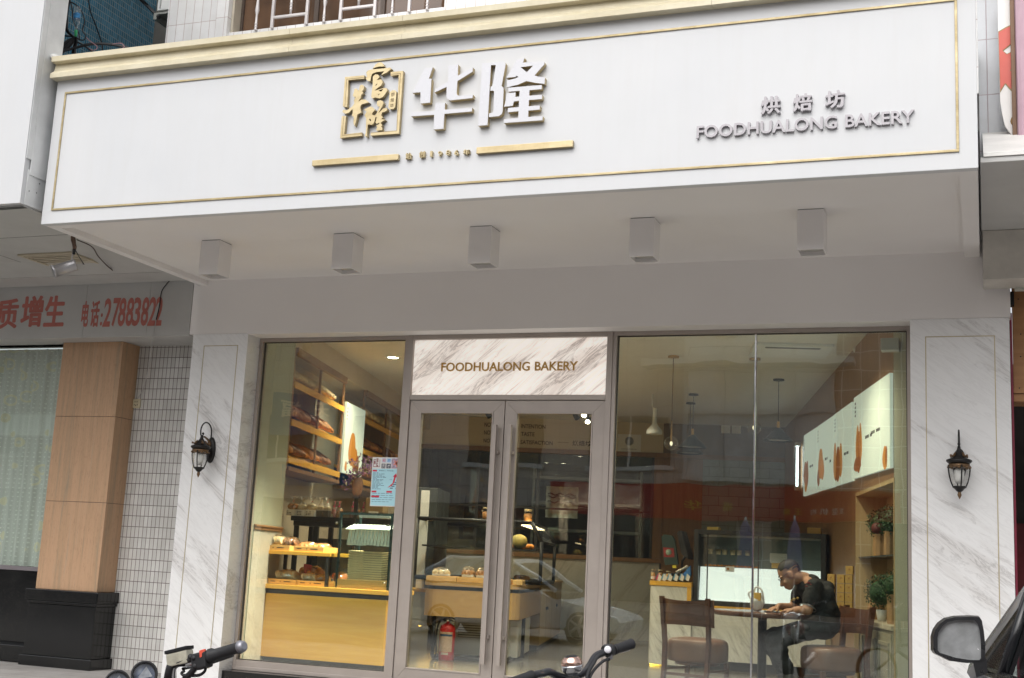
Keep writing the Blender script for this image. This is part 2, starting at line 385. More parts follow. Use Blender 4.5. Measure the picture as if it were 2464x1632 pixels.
M_BLACK = pm("black_steel", (.016, .017, .019), .4, .3, .2); M_DGREY = pm("dark_plastic", (.03, .03, .032), .45, 0, .15); M_RUB = pm("rubber_black", (.018, .018, .02), .62, 0, .25, 12, .1)
M_GREYW = pm("neighbour_panel", (.50, .495, .48), .5, 0, .06, 2); M_CREAM = pm("cream_wall", (.60, .51, .38), .6, 0, .04, 2); M_CEIL = pm("ceiling_paint", (.70, .68, .62), .7, 0, .03)
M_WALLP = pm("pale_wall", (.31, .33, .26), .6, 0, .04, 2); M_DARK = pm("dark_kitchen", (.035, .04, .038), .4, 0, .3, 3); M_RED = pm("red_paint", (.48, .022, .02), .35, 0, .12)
M_BREAD = pm("bread_crust", (.48, .22, .06), .6, 0, .45, 18, .3, 40); M_BREADL = pm("bread_pale", (.70, .56, .33), .6, 0, .25, 22, .3, 50); M_BREADD = pm("bread_dark", (.20, .08, .025), .6, 0, .5, 20, .3, 40)
M_CHROME = pm("chrome", (.75, .75, .76), .12, 1, .05); M_LEATHER = pm("brown_leather", (.17, .085, .052), .38, 0, .15, 6, .15, 120)
M_KRAFT = pm("kraft_paper", (.36, .215, .10), .75, 0, .15, 10); M_LEAF = pm("topiary_green", (.022, .065, .02), .65, 0, .7, 30); M_PAPER = pm("white_paper", (.72, .72, .70), .7, 0, .03)
M_SKIN = pm("skin", (.42, .225, .145), .5, 0, .12, 25); M_SHIRT = pm("black_cotton", (.012, .012, .014), .85, 0, .3, 20, .2, 90); M_HAIR = pm("black_hair", (.012, .010, .009), .6, 0, .4, 60, .5, 200)
M_TROUS = pm("dark_trousers", (.02, .021, .024), .8, 0, .5, 18, .2, 80); M_REDL = pm("faded_red_paint", (.46, .15, .12), .6, 0, .12, 6)
# ---------------------------------------------------------------- ground and road
FAS, WAL, ZS = -2.42, -0.25, 3.655
def struct(name, q, m): o = q.build(name, m); o["kind"] = "structure"; return o
struct("pavement", MB().box((-40, -5.2, -.3), (40, 12, 0)), M_PAVE)
struct("road", MB().box((-60, -24, -.4), (60, -5.22, -.14)), M_ASPH)
struct("kerb", MB().box((-40, -5.35, -.3), (40, -5.2, .004), .01), pm("kerb_stone", (.33, .32, .30), .8, 0, .12, 4, .2))
struct("far_pavement", MB().box((-60, -40, -.4), (60, -24.02, .0)), M_PAVE)
# ---------------------------------------------------------------- the shop's canopy
cnp = thing("shop_canopy", "wide white canopy with gold frame line and gold cornice over the bakery", "canopy", (-3.45, -1.3, 3.6))
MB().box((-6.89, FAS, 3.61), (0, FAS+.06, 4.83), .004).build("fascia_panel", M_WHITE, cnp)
MB().box((-6.81, FAS+.06, ZS), (-.11, WAL, ZS+.05)).build("soffit", M_SOF, cnp)
q = MB(); q.box((-6.888, FAS+.061, 3.612), (-6.81, WAL-.001, 3.75)); q.build("edge_beam", M_SOF, cnp)
q = MB(); q.box((-.11, FAS+.061, 3.612), (-.002, WAL-.001, 3.75)); q.build("edge_beam", M_SOF, cnp)
q = MB(); q.box((-6.809, FAS+.061, 3.612), (-.111, FAS+.14, ZS-.001)); q.build("edge_beam", M_SOF, cnp)
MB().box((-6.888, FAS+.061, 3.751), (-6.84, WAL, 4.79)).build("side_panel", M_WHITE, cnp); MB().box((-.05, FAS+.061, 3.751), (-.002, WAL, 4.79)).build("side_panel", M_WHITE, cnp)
t = .016; x0, x1, zz0, zz1 = -6.80, -.105, 3.715, 4.693
q = MB(); q.box((x0, FAS-.009, zz0), (x1, FAS-.001, zz0+t), .002); q.box((x0, FAS-.009, zz1-t), (x1, FAS-.001, zz1), .002)
q.box((x0, FAS-.0085, zz0+t), (x0+t, FAS-.001, zz1-t), .002); q.box((x1-t, FAS-.0085, zz0+t), (x1, FAS-.001, zz1-t), .002); q.build("trim_frame", M_TRIM, cnp)
prof = [(-2.36, 4.795), (-2.495, 4.795), (-2.497, 4.832), (-2.455, 4.868), (-2.447, 4.925), (-2.50, 4.930), (-2.503, 4.972), (-2.36, 4.978)]
q = MB()
for xa, xb in ((-6.905, -4.735), (-4.733, -3.815), (-3.813, -1.6), (-1.598, .01)):
    q.hexa([(xa, y, z) for y, z in prof], [(xb, y, z) for y, z in prof])
q.build("cornice", M_CORN, cnp)
MB().box((-6.88, -2.36, 4.93), (0, -.02, 4.972)).build("canopy_roof", pm("roof_sheet", (.42, .41, .39), .7), cnp)
# box lamps under the soffit
lamp0 = None
LAB = ["square white box lamp under the canopy, above the left shop window", "square white box lamp under the canopy, above the door transom's left half", "square white box lamp at the middle of the soffit row",
       "square white box lamp under the canopy, above the globe pendant's window", "square white box lamp nearest the canopy's right end"]
LC = [(486, 593, 554, 486, 667), (807, 577, 875, 807, 658), (1136, 564, 1204, 1136, 648), (1517, 543, 1572.8, 1516, 618.6), (1917, 523, 1980, 1917, 617)]
for i, xl in enumerate((-5.965, -4.745, -3.59, -2.345, -1.165)):
    if lamp0 is None:
        lamp0 = thing("box_lamp", LAB[0], "ceiling lamp", (0, 0, 0), "box lamps under the canopy")
        s = .178
        q = MB(); q.box((0, 0, -.285), (.006, s, -.004)); q.box((s-.006, 0, -.285), (s, s, -.004)); q.box((.006, 0, -.285), (s-.006, .006, -.004)); q.box((.006, s-.006, -.285), (s-.006, s, -.004)); q.build("lamp_housing", M_SOF, lamp0)
        MB().box((.002, .002, -.0035), (s-.002, s-.002, 0)).build("mounting_plate", M_FRAMED, lamp0)
        q = MB(); q.box((.0065, .0065, -.255), (s-.0065, s-.0065, -.25)); q.lathe([(.07, 0), (.062, .012), (.03, .03)], (s/2, s/2, -.262), 24); q.build("reflector", pm("lamp_reflector", (.42, .40, .38), .4, .3), lamp0)
        L = lamp0
    else: L = copy_tree(lamp0); L["label"] = LAB[i]
    L.location = (xl, -1.60, ZS-.001)
# wall between soffit and shop window, pillars
sw = thing("shop_front_wall", "smooth grey painted wall band between the canopy soffit and the bakery windows", "wall", (-3.4, 0, 3.15))
MB().box((-6.96, WAL, 3.145), (.205, .02, 4.6)).build("wall_band", M_SOF, sw)
MB().box((-6.318, WAL+.001, 3.135), (-.505, .018, 3.1445)).build("lintel_underside", M_SOF, sw)
pl = thing("marble_pillar", "white marble pillar with inlaid gold rectangle, left of the bakery windows beside the tiled wall", "pillar", (-6.6, -.1, 0), "marble pillars of the bakery")
MB().box((-6.915, WAL, 0), (-6.318, .10, 3.144), .003).build("pillar_shaft", M_MARB, pl)
def inlay(x0, x1, z1, par):
    q = MB(); t = .007; yb = WAL-.002
    q.box((x0, yb, .14), (x0+t, WAL+.004, z1)); q.box((x1-t, yb, .14), (x1, WAL+.004, z1)); q.box((x0+t, yb, z1-t), (x1-t, WAL+.004, z1)); q.box((x0+t, yb, .14), (x1-t, WAL+.004, .14+t)); q.build("gold_inlay", M_THINGOLD, par)
a, b = PY(*zb(1415, 830), WAL), PY(*zb(1652, 830), WAL); inlay(a.x, b.x, a.z, pl)
pr = thing("marble_pillar", "wider white marble pillar with inlaid gold rectangle, behind the car mirror", "pillar", (-.15, -.1, 0), "marble pillars of the bakery")
MB().box((-.505, WAL, 0), (.195, .10, 3.144), .003).build("pillar_shaft", M_MARB2, pr)
a, b = PY(2226, 810, WAL), PY(2394, 808, WAL); inlay(a.x, b.x, a.z, pr)
# ---------------------------------------------------------------- wall lanterns
def lantern(name, label, loc):
    t = thing(name, label, "wall lamp", (0, 0, 0), "lanterns on the marble pillars")
    iron = pm("lantern_iron", (.016, .015, .015), .42, .4, .4, 20); br = pm("lantern_bronze", (.15, .09, .045), .4, .5, .3, 20)
    # origin: centre of the wall plate on the pillar face; -y is towards the street; lantern hangs at y=-.17
    c = (0, -.165, 0)
    q = MB(); q.lathe([(.001, .026), (.05, .024), (.066, .014), (.068, 0)], (0, 0, 0), 28, (0, -1, 0)); q.xf(Matrix.Diagonal((.72, 1, 1.75, 1))); q.build("wall_plate", iron, t)
    q = MB(); pts = []
    for k in range(13):
        a = math.pi*(1-k/12)*1.0; pts.append((0, -.105+math.cos(a)*-.085, .155+math.sin(a)*.085))
    pts = [(0, -.02, .055), (0, -.02, .11)]+pts
    pts += [(0, -.185, .125), (0, -.172, .105)]
    q.tube(pts, .0065, 8); q.ball((0, -.15, .135), .011)
    sp = [(0, -.165, .10), (0, -.15, .118), (0, -.14, .132)]; q.tube(sp, .005, 8); q.build("hanging_arm", iron, t)
    q = MB(); q.tube([(0, -.015, .03), (0, -.03, .06), (0, -.07, .09), (0, -.12, .108), (0, -.16, .104)], [.012, .013, .010, .008, .005], 8); q.build("scroll_bracket", br, t)
    q = MB(); q.lathe([(.010, .118), (.013, .10), (.017, .085), (.03, .068), (.042, .045), (.062, .028), (.088, .018), (.09, .008), (.084, 0), (.074, -.008)], c, 24); q.build("lantern_cap", iron, t)
    for k in range(4):
        a = math.pi/4+k*math.pi/2; d = Vector((math.cos(a), math.sin(a), 0)); p = Vector(c)
        q = MB(); q.tube([p+d*.034+Vector((0, 0, .07)), p+d*.046+Vector((0, 0, .05)), p+d*.062+Vector((0, 0, .04)), p+d*.074+Vector((0, 0, .046))], [.006, .009, .008, .005], 8); q.ball(p+d*.077+Vector((0, 0, .046)), .009); q.build("cap_ornament", br, t)
    q = MB(); q.lathe([(.073, -.012), (.0745, -.02), (.074, -.034), (.0725, -.036)], c, 24)
    for k in range(8):
        a = k*math.pi/4; q.ball((c[0]+.072*math.cos(a), c[1]+.072*math.sin(a), -.036), .013, (1, 1, .8))
    q.build("bronze_rim", br, t)
    MB().lathe([(.071, -.03), (.071, -.06), (.066, -.10), (.056, -.14), (.043, -.172)], c, 40, flute=.05, caps=False).build("lantern_glass", M_BULB, t)
    q = MB()
    for k in range(4):
        a = -math.pi/2+.25+k*math.pi/2
        q.tube([Vector((c[0]+r*math.cos(a), c[1]+r*math.sin(a), z)) for r, z in ((.0745, -.02), (.0745, -.06), (.069, -.10), (.059, -.14), (.045, -.174))], [.006, .0055, .005, .005, .005], 8)
    q.build("lantern_rib", iron, t)
    q = MB(); q.lathe([(.045, -.17), (.05, -.174), (.048, -.18), (.034, -.19), (.022, -.205), (.012, -.212)], c, 24); q.build("lantern_base", iron, t)
    q = MB(); q.lathe([(.010, -.212), (.013, -.216), (.011, -.222), (.0155, -.232), (.010, -.245), (.002, -.262)], c, 16); q.build("finial", br, t)
    MB().lathe([(.02, -.035), (.036, -.06), (.034, -.11), (.02, -.15)], c, 16).build("lamp_bulb", M_PAPER, t)
    t.location = loc; return t
p = PY(508, 1086, WAL); lantern("wall_lantern", "black and bronze carriage lantern on the left marble pillar", (p.x, WAL-.001, p.z+.01))
p = PY(2308, 1125, WAL-.16); lantern("wall_lantern", "black and bronze carriage lantern on the right marble pillar", (p.x, WAL-.001, p.z+.035))
# ---------------------------------------------------------------- lettering on the fascia
def poly(q, zf, Y, pts, d, holes=()): q.prism([[PY(*zf(*p), Y) for p in pts]]+[[PY(*zf(*p), Y) for p in h] for h in holes], (0, d, 0))
YF = FAS-.046
H1 = [(288, 232), (415, 213), (350, 402), (393, 402), (370, 793), (212, 806), (216, 622), (80, 633)]
H2 = [(672, 185), (826, 170), (822, 355), (1065, 218), (1062, 288), (815, 440), (802, 640), (812, 668), (840, 680), (1068, 660), (1062, 717), (700, 755), (655, 735), (637, 695), (640, 535), (442, 628), (455, 570), (662, 452)]
H3 = [(460, 806), (615, 795), (608, 908), (1055, 875), (1050, 935), (604, 975), (586, 1217), (428, 1228), (437, 990), (58, 1015), (68, 955), (443, 925)]
L1 = [(1218, 150), (1560, 124), (1592, 138), (1600, 165), (1535, 520), (1560, 545), (1568, 580), (1552, 930), (1538, 975), (1490, 1012), (1328, 1028), (1335, 965), (1368, 960), (1395, 945), (1402, 920), (1412, 610), (1400, 598), (1352, 600), (1357, 533), (1377, 525), (1395, 480), (1440, 190), (1428, 178), (1362, 182), (1305, 1158), (1150, 1168)]
L2 = [(1785, 85), (1910, 62), (1880, 142), (2205, 118), (2232, 133), (2232, 165), (2070, 350), (2145, 372), (2240, 383), (2233, 487), (2080, 470), (1940, 440), (1800, 500), (1625, 543), (1622, 432), (1740, 405), (1812, 376), (1778, 352), (1762, 374), (1612, 388), (1668, 300), (1725, 200)]
L2h = [(1845, 215), (1945, 298), (2050, 190)]
L3 = [(1645, 550), (2190, 505), (2185, 572), (1988, 590), (1985, 680), (2195, 665), (2190, 733), (1980, 750), (1975, 852), (2158, 840), (2152, 905), (1970, 922), (1968, 1025), (2205, 1010), (2198, 1078), (1570, 1125), (1578, 1062), (1805, 1040), (1812, 932), (1632, 950), (1640, 880), (1815, 865), (1820, 762), (1735, 775), (1715, 845), (1575, 858), (1598, 780), (1615, 640), (1765, 628), (1758, 700), (1825, 692), (1830, 600), (1645, 615)]
def big_char(label, strokes):
    t = thing("sign_character", label, "sign letter", (PY(*zk(*strokes[0][0][0]), FAS)), "big characters of the bakery sign")
    f = MB(); s = MB()
    for st in strokes:
        poly(f, zk, YF, st[0], .004, st[1:]); poly(s, zk, YF+.0045, st[0], .040, st[1:])
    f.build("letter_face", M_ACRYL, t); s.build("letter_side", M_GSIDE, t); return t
big_char("big raised white character with gold sides, first of two after the gold emblem", [(H1,), (H2,), (H3,)])
big_char("big raised white character with gold sides, right one, with the denser strokes", [(L1,), (L2, L2h), (L3,)])
em = thing("emblem_sign", "square gold emblem of brush characters in a broken frame on the white fascia", "emblem", PY(*zl(640, 1400), FAS), None)
YE = FAS-.032
FR = [[(150, 340), (500, 308), (497, 368), (212, 395), (190, 880), (110, 868)], [(93, 1042), (170, 1040), (135, 1372), (452, 1335), (448, 1395), (62, 1435)], [(968, 250), (1195, 230), (1118, 1355), (610, 1392), (612, 1338), (1075, 1300), (1116, 300), (972, 318)]]
q = MB()
for f in FR: poly(q, zl, YE, f, .031)
q.build("emblem_frame", M_GOLD, em)
GRV = [[(178, 375), (498, 345), (498, 350), (184, 381), (150, 872), (145, 872)], [(128, 1042), (133, 1042), (100, 1386), (452, 1353), (452, 1358), (95, 1392)], [(972, 288), (1150, 272), (1080, 1308), (612, 1345), (612, 1340), (1075, 1303), (1144, 279), (972, 294)]]
q = MB()
for f in GRV: poly(q, zl, YE-.0008, f, .0006)
q.build("frame_groove", pm("groove_shadow_brown", (.16, .10, .04), .6), em)
C1 = [[(685, 125), (740, 85), (800, 72), (835, 100), (855, 150), (760, 152), (645, 185), (690, 142)], [(530, 260), (560, 225), (620, 205), (840, 185), (960, 170), (985, 190), (900, 260), (795, 305), (860, 235), (720, 250), (640, 280), (620, 330), (605, 415), (560, 410), (525, 370), (545, 320)],
      [(650, 330), (700, 290), (750, 300), (770, 340), (720, 395), (800, 380), (830, 430), (800, 490), (720, 550), (680, 587), (850, 535), (900, 540), (910, 590), (830, 700), (770, 725), (690, 705), (640, 725), (620, 690), (650, 470)]]
C1h = [[(752, 582), (845, 548), (800, 602)], [(735, 668), (778, 630), (760, 664)], [(682, 502), (735, 445), (720, 485)]]
C2 = [(420, 490), (460, 475), (495, 505), (485, 560), (455, 600), (480, 625), (440, 660), (435, 720), (400, 760), (395, 785), (440, 745), (520, 745), (580, 795), (450, 830), (425, 870), (430, 930), (445, 975), (375, 1010), (350, 1130), (320, 1220), (300, 1160), (310, 1060), (270, 1030), (290, 985), (285, 915), (220, 980), (160, 1000), (105, 970), (110, 935), (140, 925), (180, 940), (280, 870), (320, 810), (310, 760), (345, 690), (315, 705), (290, 670), (310, 610), (320, 550), (355, 545), (395, 590)]
C3 = [(490, 925), (600, 870), (650, 885), (690, 930), (640, 985), (640, 1020), (690, 1030), (720, 990), (740, 940), (780, 872), (745, 870), (720, 830), (730, 775), (780, 755), (830, 770), (845, 810), (800, 900), (745, 1000), (830, 910), (900, 890), (910, 930), (860, 965), (820, 975), (800, 1030), (830, 1060), (800, 1100), (870, 1105), (800, 1150), (790, 1170), (820, 1200), (800, 1230), (820, 1260), (815, 1295), (720, 1305), (705, 1280), (730, 1250), (710, 1210), (760, 1190), (770, 1160), (720, 1180), (695, 1160), (722, 1062), (700, 1060), (670, 1170), (630, 1200), (580, 1190), (560, 1200), (545, 1360), (550, 1395), (520, 1410), (505, 1390), (525, 1340), (530, 1080), (500, 1030), (540, 960)]
q = MB(); poly(q, zl, YE-.004, C1[0], .035); poly(q, zl, YE-.004, C1[1], .035); poly(q, zl, YE-.004, C1[2], .035, C1h); q.build("brush_character", M_GOLD, em)
q = MB(); poly(q, zl, YE-.004, C2, .035); q.build("brush_character", M_GOLD, em)
q = MB(); poly(q, zl, YE-.004, C3, .035, [[(582, 1100), (600, 1085), (622, 1120), (605, 1135)]]); q.build("brush_character", M_GOLD, em)
q = MB(); poly(q, zl, YE, [(990, 582), (1045, 575), (1075, 605), (1052, 880), (1022, 912), (960, 918), (930, 885), (955, 615)], .031); so_ = q.build("seal_plate", M_GOLD, em)
q = MB()
for ch, (xa, ya, xb, yb) in zip("烘焙坊", ((975, 612, 1045, 692), (965, 715, 1032, 790), (955, 812, 1025, 882))):
    a = PY(*zl(xa, yb), YE-.0015); b = PY(*zl(xb, ya), YE-.0015); lay(q, ch, a, (b.x-a.x, 0, 0), (0, 0, b.z-a.z), (0, .001, 0))
q.build("seal_lettering", pm("groove_shadow_brown", (.16, .10, .04), .6), so_)
for lb, (xa, ya, xb, yb) in (("short gold bar on the fascia, left of the founding date", (170, 968, 868, 1013)), ("longer gold bar on the fascia, right of the founding date", (1508, 862, 2290, 913))):
    a = PY(*zs(xa, yb), FAS-.03); c = PY(*zs(xa, ya), FAS-.03); b = PY(*zs(xb, yb), FAS-.03)
    o = MB().box((a.x, FAS-.03, a.z), (b.x, FAS-.001, c.z), .002).build("gold_bar", M_GOLD); tag(o, lb, "sign bar", "gold bars on the fascia")
fd = thing("founding_date_sign", "tiny raised gold characters with the founding year 1986 between the gold bars", "sign letters", PY(*zs(1190, 950), FAS))
for ch, xa, ya, xb, yb in (("始", 930, 903, 980, 957), ("创", 1040, 890, 1088, 945), ("1", 1131, 890, 1150, 937), ("9", 1195, 890, 1228, 932), ("8", 1260, 882, 1296, 925), ("6", 1328, 880, 1362, 925), ("年", 1398, 875, 1455, 922)):
    a = PY(*zs(xa, yb), FAS-.028); b = PY(*zs(xb, ya), FAS-.028); lay_bold(MB(), ch, a, (b.x-a.x, 0, 0), (0, 0, b.z-a.z), (0, .026, 0), .03).build("date_character", M_GSIDE, fd)
bk = thing("bakery_lettering", "raised silver lettering FOODHUALONG BAKERY under three characters at the fascia's right", "sign letters", PY(*zr(920, 420), FAS))
for ch, xa, ya, xb, yb in (("烘", 632, 190, 762, 318), ("焙", 843, 172, 972, 300), ("坊", 1055, 150, 1187, 278)):
    a = PY(*zr(xa, yb), FAS-.028); b = PY(*zr(xb, ya), FAS-.028); lay_bold(MB(), ch, a, (b.x-a.x, 0, 0), (0, 0, b.z-a.z), (0, .026, 0), .035).build("letter", M_LET, bk)
def spread(s, a, b, h, Y, dep, m, par, off=.012, name="letter"):
    """letters of a line, each its own mesh, set between two points"""
    full, _ = glyphs(s.replace(" ", "-"), off); X0 = min(v.x for v in full); X1 = max(v.x for v in full); k = (b.x-a.x)/(X1-X0)
    vH, _ = glyphs("H", off); hh = max(v.y for v in vH); kz = h/hh
    for i, c in enumerate(s):
        if c == " ": continue
        v1, _ = glyphs(s[:i+1].replace(" ", "-"), off); vs, _ = glyphs(c, off)
        xe = max(v.x for v in v1); w_ = max(v.x for v in vs)-min(v.x for v in vs); y0 = min(v.y for v in vs); y1 = max(v.y for v in vs)
        t = (xe-X0)/(X1-X0); zb_ = a.z+(b.z-a.z)*t
        lay(MB(), c, (a.x+(xe-w_-X0)*k, Y, zb_+y0*kz), (w_*k, 0, 0), (0, 0, (y1-y0)*kz), (0, dep, 0), off).build(name, m, par)
a = PY(*zr(207, 470), FAS-.026); b = PY(*zr(1645, 365), FAS-.026); c = PY(*zr(207, 392), FAS-.026); spread("FOODHUALONG BAKERY", a, b, c.z-a.z, FAS-.022, .020, M_LET, bk, .016)
# ---------------------------------------------------------------- glazed shop front (glazing plane Y = 0)
def fr(q, x0, z0, x1, z1, w, y0, y1, wb=None):
    wb = w if wb is None else wb
    q.box((x0, y0, z0), (x0+w, y1, z1), .002); q.box((x1-w, y0, z0), (x1, y1, z1), .002)
    q.box((x0+w, y0+.0008, z1-w), (x1-w, y1, z1), .002); q.box((x0+w, y0+.0008, z0), (x1-w, y1, z0+wb), .002); return q
ZT = 3.134; ZB = .13
XL, XR = -6.315, -.508
XM1 = PY(*z3(181, 112), 0).x; XP0 = PY(*z3(229, 112), 0).x; XP1 = PY(*z3(1963, 90), 0).x; XM2 = PY(*z3(2015, 90), 0).x
zp1 = PY(*z3(1100, 97), 0).z; zp0 = PY(*z3(1000, 606), 0).z; zd1 = PY(*z3(1000, 653), 0).z
st = MB().box((-6.317, -.2, 0), (-.506, .12, ZB-.002)).build("step_plinth", M_GRAN); tag(st, "low black granite plinth under the bakery windows and doors", "plinth")
def window(label, x0, x1, joint=None):
    t = thing("shop_window", label, "shop window", ((x0+x1)/2, 0, ZB), "fixed windows of the bakery")
    q = MB(); fr(q, x0, ZB, x1, ZT, .032, -.045, .045, .085); q.box((x0+.01, -.062, ZB), (x1-.01, -.046, ZB+.03), .003); q.build("window_frame", M_FRAME, t)
    q = MB(); fr(q, x0+.0325, ZB+.0855, x1-.0325, ZT-.0325, .007, -.012, .012); q.build("gasket", M_FRAMED, t)
    xs = [x0+.034, x1-.034] if joint is None else [x0+.034, joint-.004, joint+.004, x1-.034]
    for k in range(0, len(xs), 2): MB().box((xs[k], -.005, ZB+.087), (xs[k+1], .005, ZT-.034)).build("glass_pane", M_GLASS, t)
    if joint: MB().box((joint-.0065, -.014, ZB+.085), (joint+.0065, .014, ZT-.033), .002).build("joint_strip", M_CHROME, t)
    return t
window("bakery shop window left of the doors, with the yellow counter behind it", XL, XM1)
window("wide bakery shop window right of the doors, two panes with a thin silver joint", XM2, XR, PY(1819, 850, 0).x)
# posts and header round the doors
dfm = thing("door_surround", "taupe metal posts and header bar round the bakery's double door", "door frame", ((XM1+XM2)/2, 0, ZB))
q = MB(); q.box((XM1+.001, -.055, ZB), (XP0, .05, ZT), .003); q.build("post", M_FRAME, dfm)
q = MB(); q.box((XP1, -.055, ZB), (XM2-.001, .05, ZT), .003); q.build("post", M_FRAME, dfm)
q = MB(); q.box((XP0+.001, -.0535, zd1+.002), (XP1-.001, .05, zp0), .003); q.build("header_bar", M_FRAME, dfm)
q = MB(); q.box((XP0+.001, -.0535, zp1), (XP1-.001, .05, ZT), .003); q.build("header_bar", M_FRAME, dfm)
tp = thing("transom_sign", "brown veined marble sign panel above the doors with gold lettering FOODHUALONG BAKERY", "sign", ((XP0+XP1)/2, 0, zp0))
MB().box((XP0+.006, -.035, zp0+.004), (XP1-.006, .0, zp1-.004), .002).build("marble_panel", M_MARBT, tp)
a = PY(*z3(452, 381), -.045); b = PY(*z3(1678, 381), -.045); c = PY(*z3(452, 310), -.045); a.z = b.z = (a.z+b.z)/2
spread("FOODHUALONG BAKERY", a, b, c.z-a.z, -.046, .010, pm("gold_letter_paint", (.52, .30, .07), .4, .2, .08), tp, .014)
# doors
dm = PY(*z3(1044, 700), 0).x
def leaf(label, x0, x1, hx, side):
    t = thing("glass_door", label, "door", ((x0+x1)/2, 0, ZB), "door leaves of the bakery")
    q = MB(); W = .098; z1 = zd1-.004
    for f, bk in (([(x0, z1), (x1, z1), (x1-W, z1-W), (x0+W, z1-W)], 0), ([(x0, ZB), (x0, z1), (x0+W, z1-W), (x0+W, ZB+W*1.3)], 0), ([(x1, z1), (x1, ZB), (x1-W, ZB+W*1.3), (x1-W, z1-W)], 0), ([(x1, ZB), (x0, ZB), (x0+W, ZB+W*1.3), (x1-W, ZB+W*1.3)], 0)):
        c = Vector((sum(p[0] for p in f)/4, sum(p[1] for p in f)/4)); f = [tuple(c+(Vector(p)-c)*.9985) for p in f]
        q.hexa([(p[0], -.04, p[1]) for p in f], [(p[0], .03, p[1]) for p in f])
    q.build("door_frame", M_FRAME, t)
    q = MB(); fr(q, x0+W+.001, ZB+W*1.3+.001, x1-W-.001, z1-W-.001, .012, -.046, -.012); q.build("glazing_bead", M_FRAME, t)
    MB().box((x0+W-.01, -.010, ZB+W*1.3-.01), (x1-W+.01, -.001, z1-W+.01)).build("glass_pane", M_GLASS, t)
    za_, zb_ = PY(*z3(938, 866), -.1).z, PY(*z4(770, 1452), -.1).z
    h = MB(); h.box((hx-.017, -.118, zb_), (hx+.017, -.084, za_), .003); ho = h.build("handle", M_FRAME, t)
    zk1 = PY(*z3(958, 1115), -.08).z; zk2 = PY(*z4(812, 1225), -.08).z; q = MB()
    for z in (zk1, zk2): q.box((hx-.012, -.083, z-.012), (hx+.03*side, -.041, z+.012))
    q.build("handle_bracket", M_FRAME, ho); return t
leaf("left leaf of the glass double door, with the handle at its right", XP0+.004, dm-.004, PY(*z3(938, 900), -.1).x, 1)
leaf("right leaf of the glass double door, with the handle at its left", dm+.004, XP1-.004, PY(*z3(1072, 900), -.1).x, 1)
# recruitment poster stuck on the window glass
zg = zm(880, 1090, 1/11.2)
po = thing("recruitment_poster", "pale blue recruitment poster with a curved red arrow, taped on the left shop window", "poster", PY(*zg(520, 1430), -.012))
Yp = -.009
def pq(x0, y0, x1, y1): 
    """poster coordinates 0..820 x 0..1310 onto the sheet (the sheet hangs a little askew)"""
    A, B, C_, D = PY(*zg(188, 115), Yp), PY(*zg(1012, 128), Yp), PY(*zg(930, 1452), Yp), PY(*zg(112, 1432), Yp)
    f = lambda u, v: (A*(1-u)+B*u)*(1-v)+(D*(1-u)+C_*u)*v
    return [f(x0, y0), f(x1, y0), f(x1, y1), f(x0, y1)]
def pbox(q, u0, v0, u1, v1, lift): 
    p = pq(u0, v0, u1, v1); q.hexa([Vector(k)-Vector((0, lift, 0)) for k in p], [Vector(k)-Vector((0, lift-.0004, 0)) for k in p])
q = MB(); pbox(q, 0, 0, 1, 1, 0); q.build("paper_sheet", M_PAPER, po)
q = MB(); pbox(q, .02, .235, .985, .985, .0007); q.build("blue_field", pm("poster_blue", (.42, .70, .78), .6, 0, .05), po)
q = MB(); pbox(q, .31, .02, .46, .11, .0007); pbox(q, .47, .02, .62, .11, .0007); q.build("title_ground", pm("poster_pale", (.55, .65, .75), .6, 0, .03), po)
q = MB(); pbox(q, .31, .13, .435, .225, .0007); pbox(q, .47, .13, .61, .225, .0007); q.build("title_ground", pm("poster_navy", (.02, .025, .07), .6), po)
q = MB(); pbox(q, .63, .02, .97, .225, .0007); q.build("photo_ground", pm("poster_lilac", (.42, .33, .42), .6, 0, .5, 60), po)
q = MB()
for u, v, a in ((.80, .12, 0), (.80, .12, 1.2), (.80, .12, 2.4), (.80, .12, 3.5), (.80, .12, 4.8)):
    c = pq(u, v, u, v)[0]; d = Vector((math.cos(a), 0, math.sin(a)))*.032; s = Vector((-math.sin(a), 0, math.cos(a)))*.009
    q.hexa([c+s-Vector((0, .0012, 0)), c-s-Vector((0, .0012, 0)), c+d-s*.6-Vector((0, .0012, 0)), c+d+s*.6-Vector((0, .0012, 0))], [c+s-Vector((0, .0009, 0)), c-s-Vector((0, .0009, 0)), c+d-s*.6-Vector((0, .0009, 0)), c+d+s*.6-Vector((0, .0009, 0))])
q.build("photo_hands", pm("poster_coral", (.75, .25, .18), .6, 0, .2), po)
def ptext(q, s, u0, v0, u1, v1, lift=.0012, off=.01):
    p = pq(u0, v0, u1, v1); lay(q, s, Vector(p[3])-Vector((0, lift, 0)), p[2]-p[3], p[0]-p[3], (0, .0003, 0), off)
q = MB(); ptext(q, "招", .33, .025, .43, .1); q.build("title_lettering", pm("poster_red", (.62, .03, .06), .6), po)
q = MB(); ptext(q, "聘", .49, .025, .6, .1); q.build("title_lettering", pm("poster_sky", (.08, .30, .62), .6), po)
q = MB(); ptext(q, "员", .325, .14, .42, .215); ptext(q, "才", .485, .14, .595, .215); q.build("title_lettering", M_PAPER, po)
q = MB()
for u0, v0, u1, v1 in ((.04, .045, .052, .2), (.04, .19, .25, .2), (.24, .045, .25, .2), (.04, .045, .12, .055)): pbox(q, u0, v0, u1, v1, .0008)
ptext(q, "富", .13, .02, .2, .1, .0009); ptext(q, "華", .05, .07, .115, .15, .0009); ptext(q, "隆", .13, .11, .2, .195, .0009); q.build("small_emblem", pm("poster_maroon", (.22, .015, .02), .6), po)
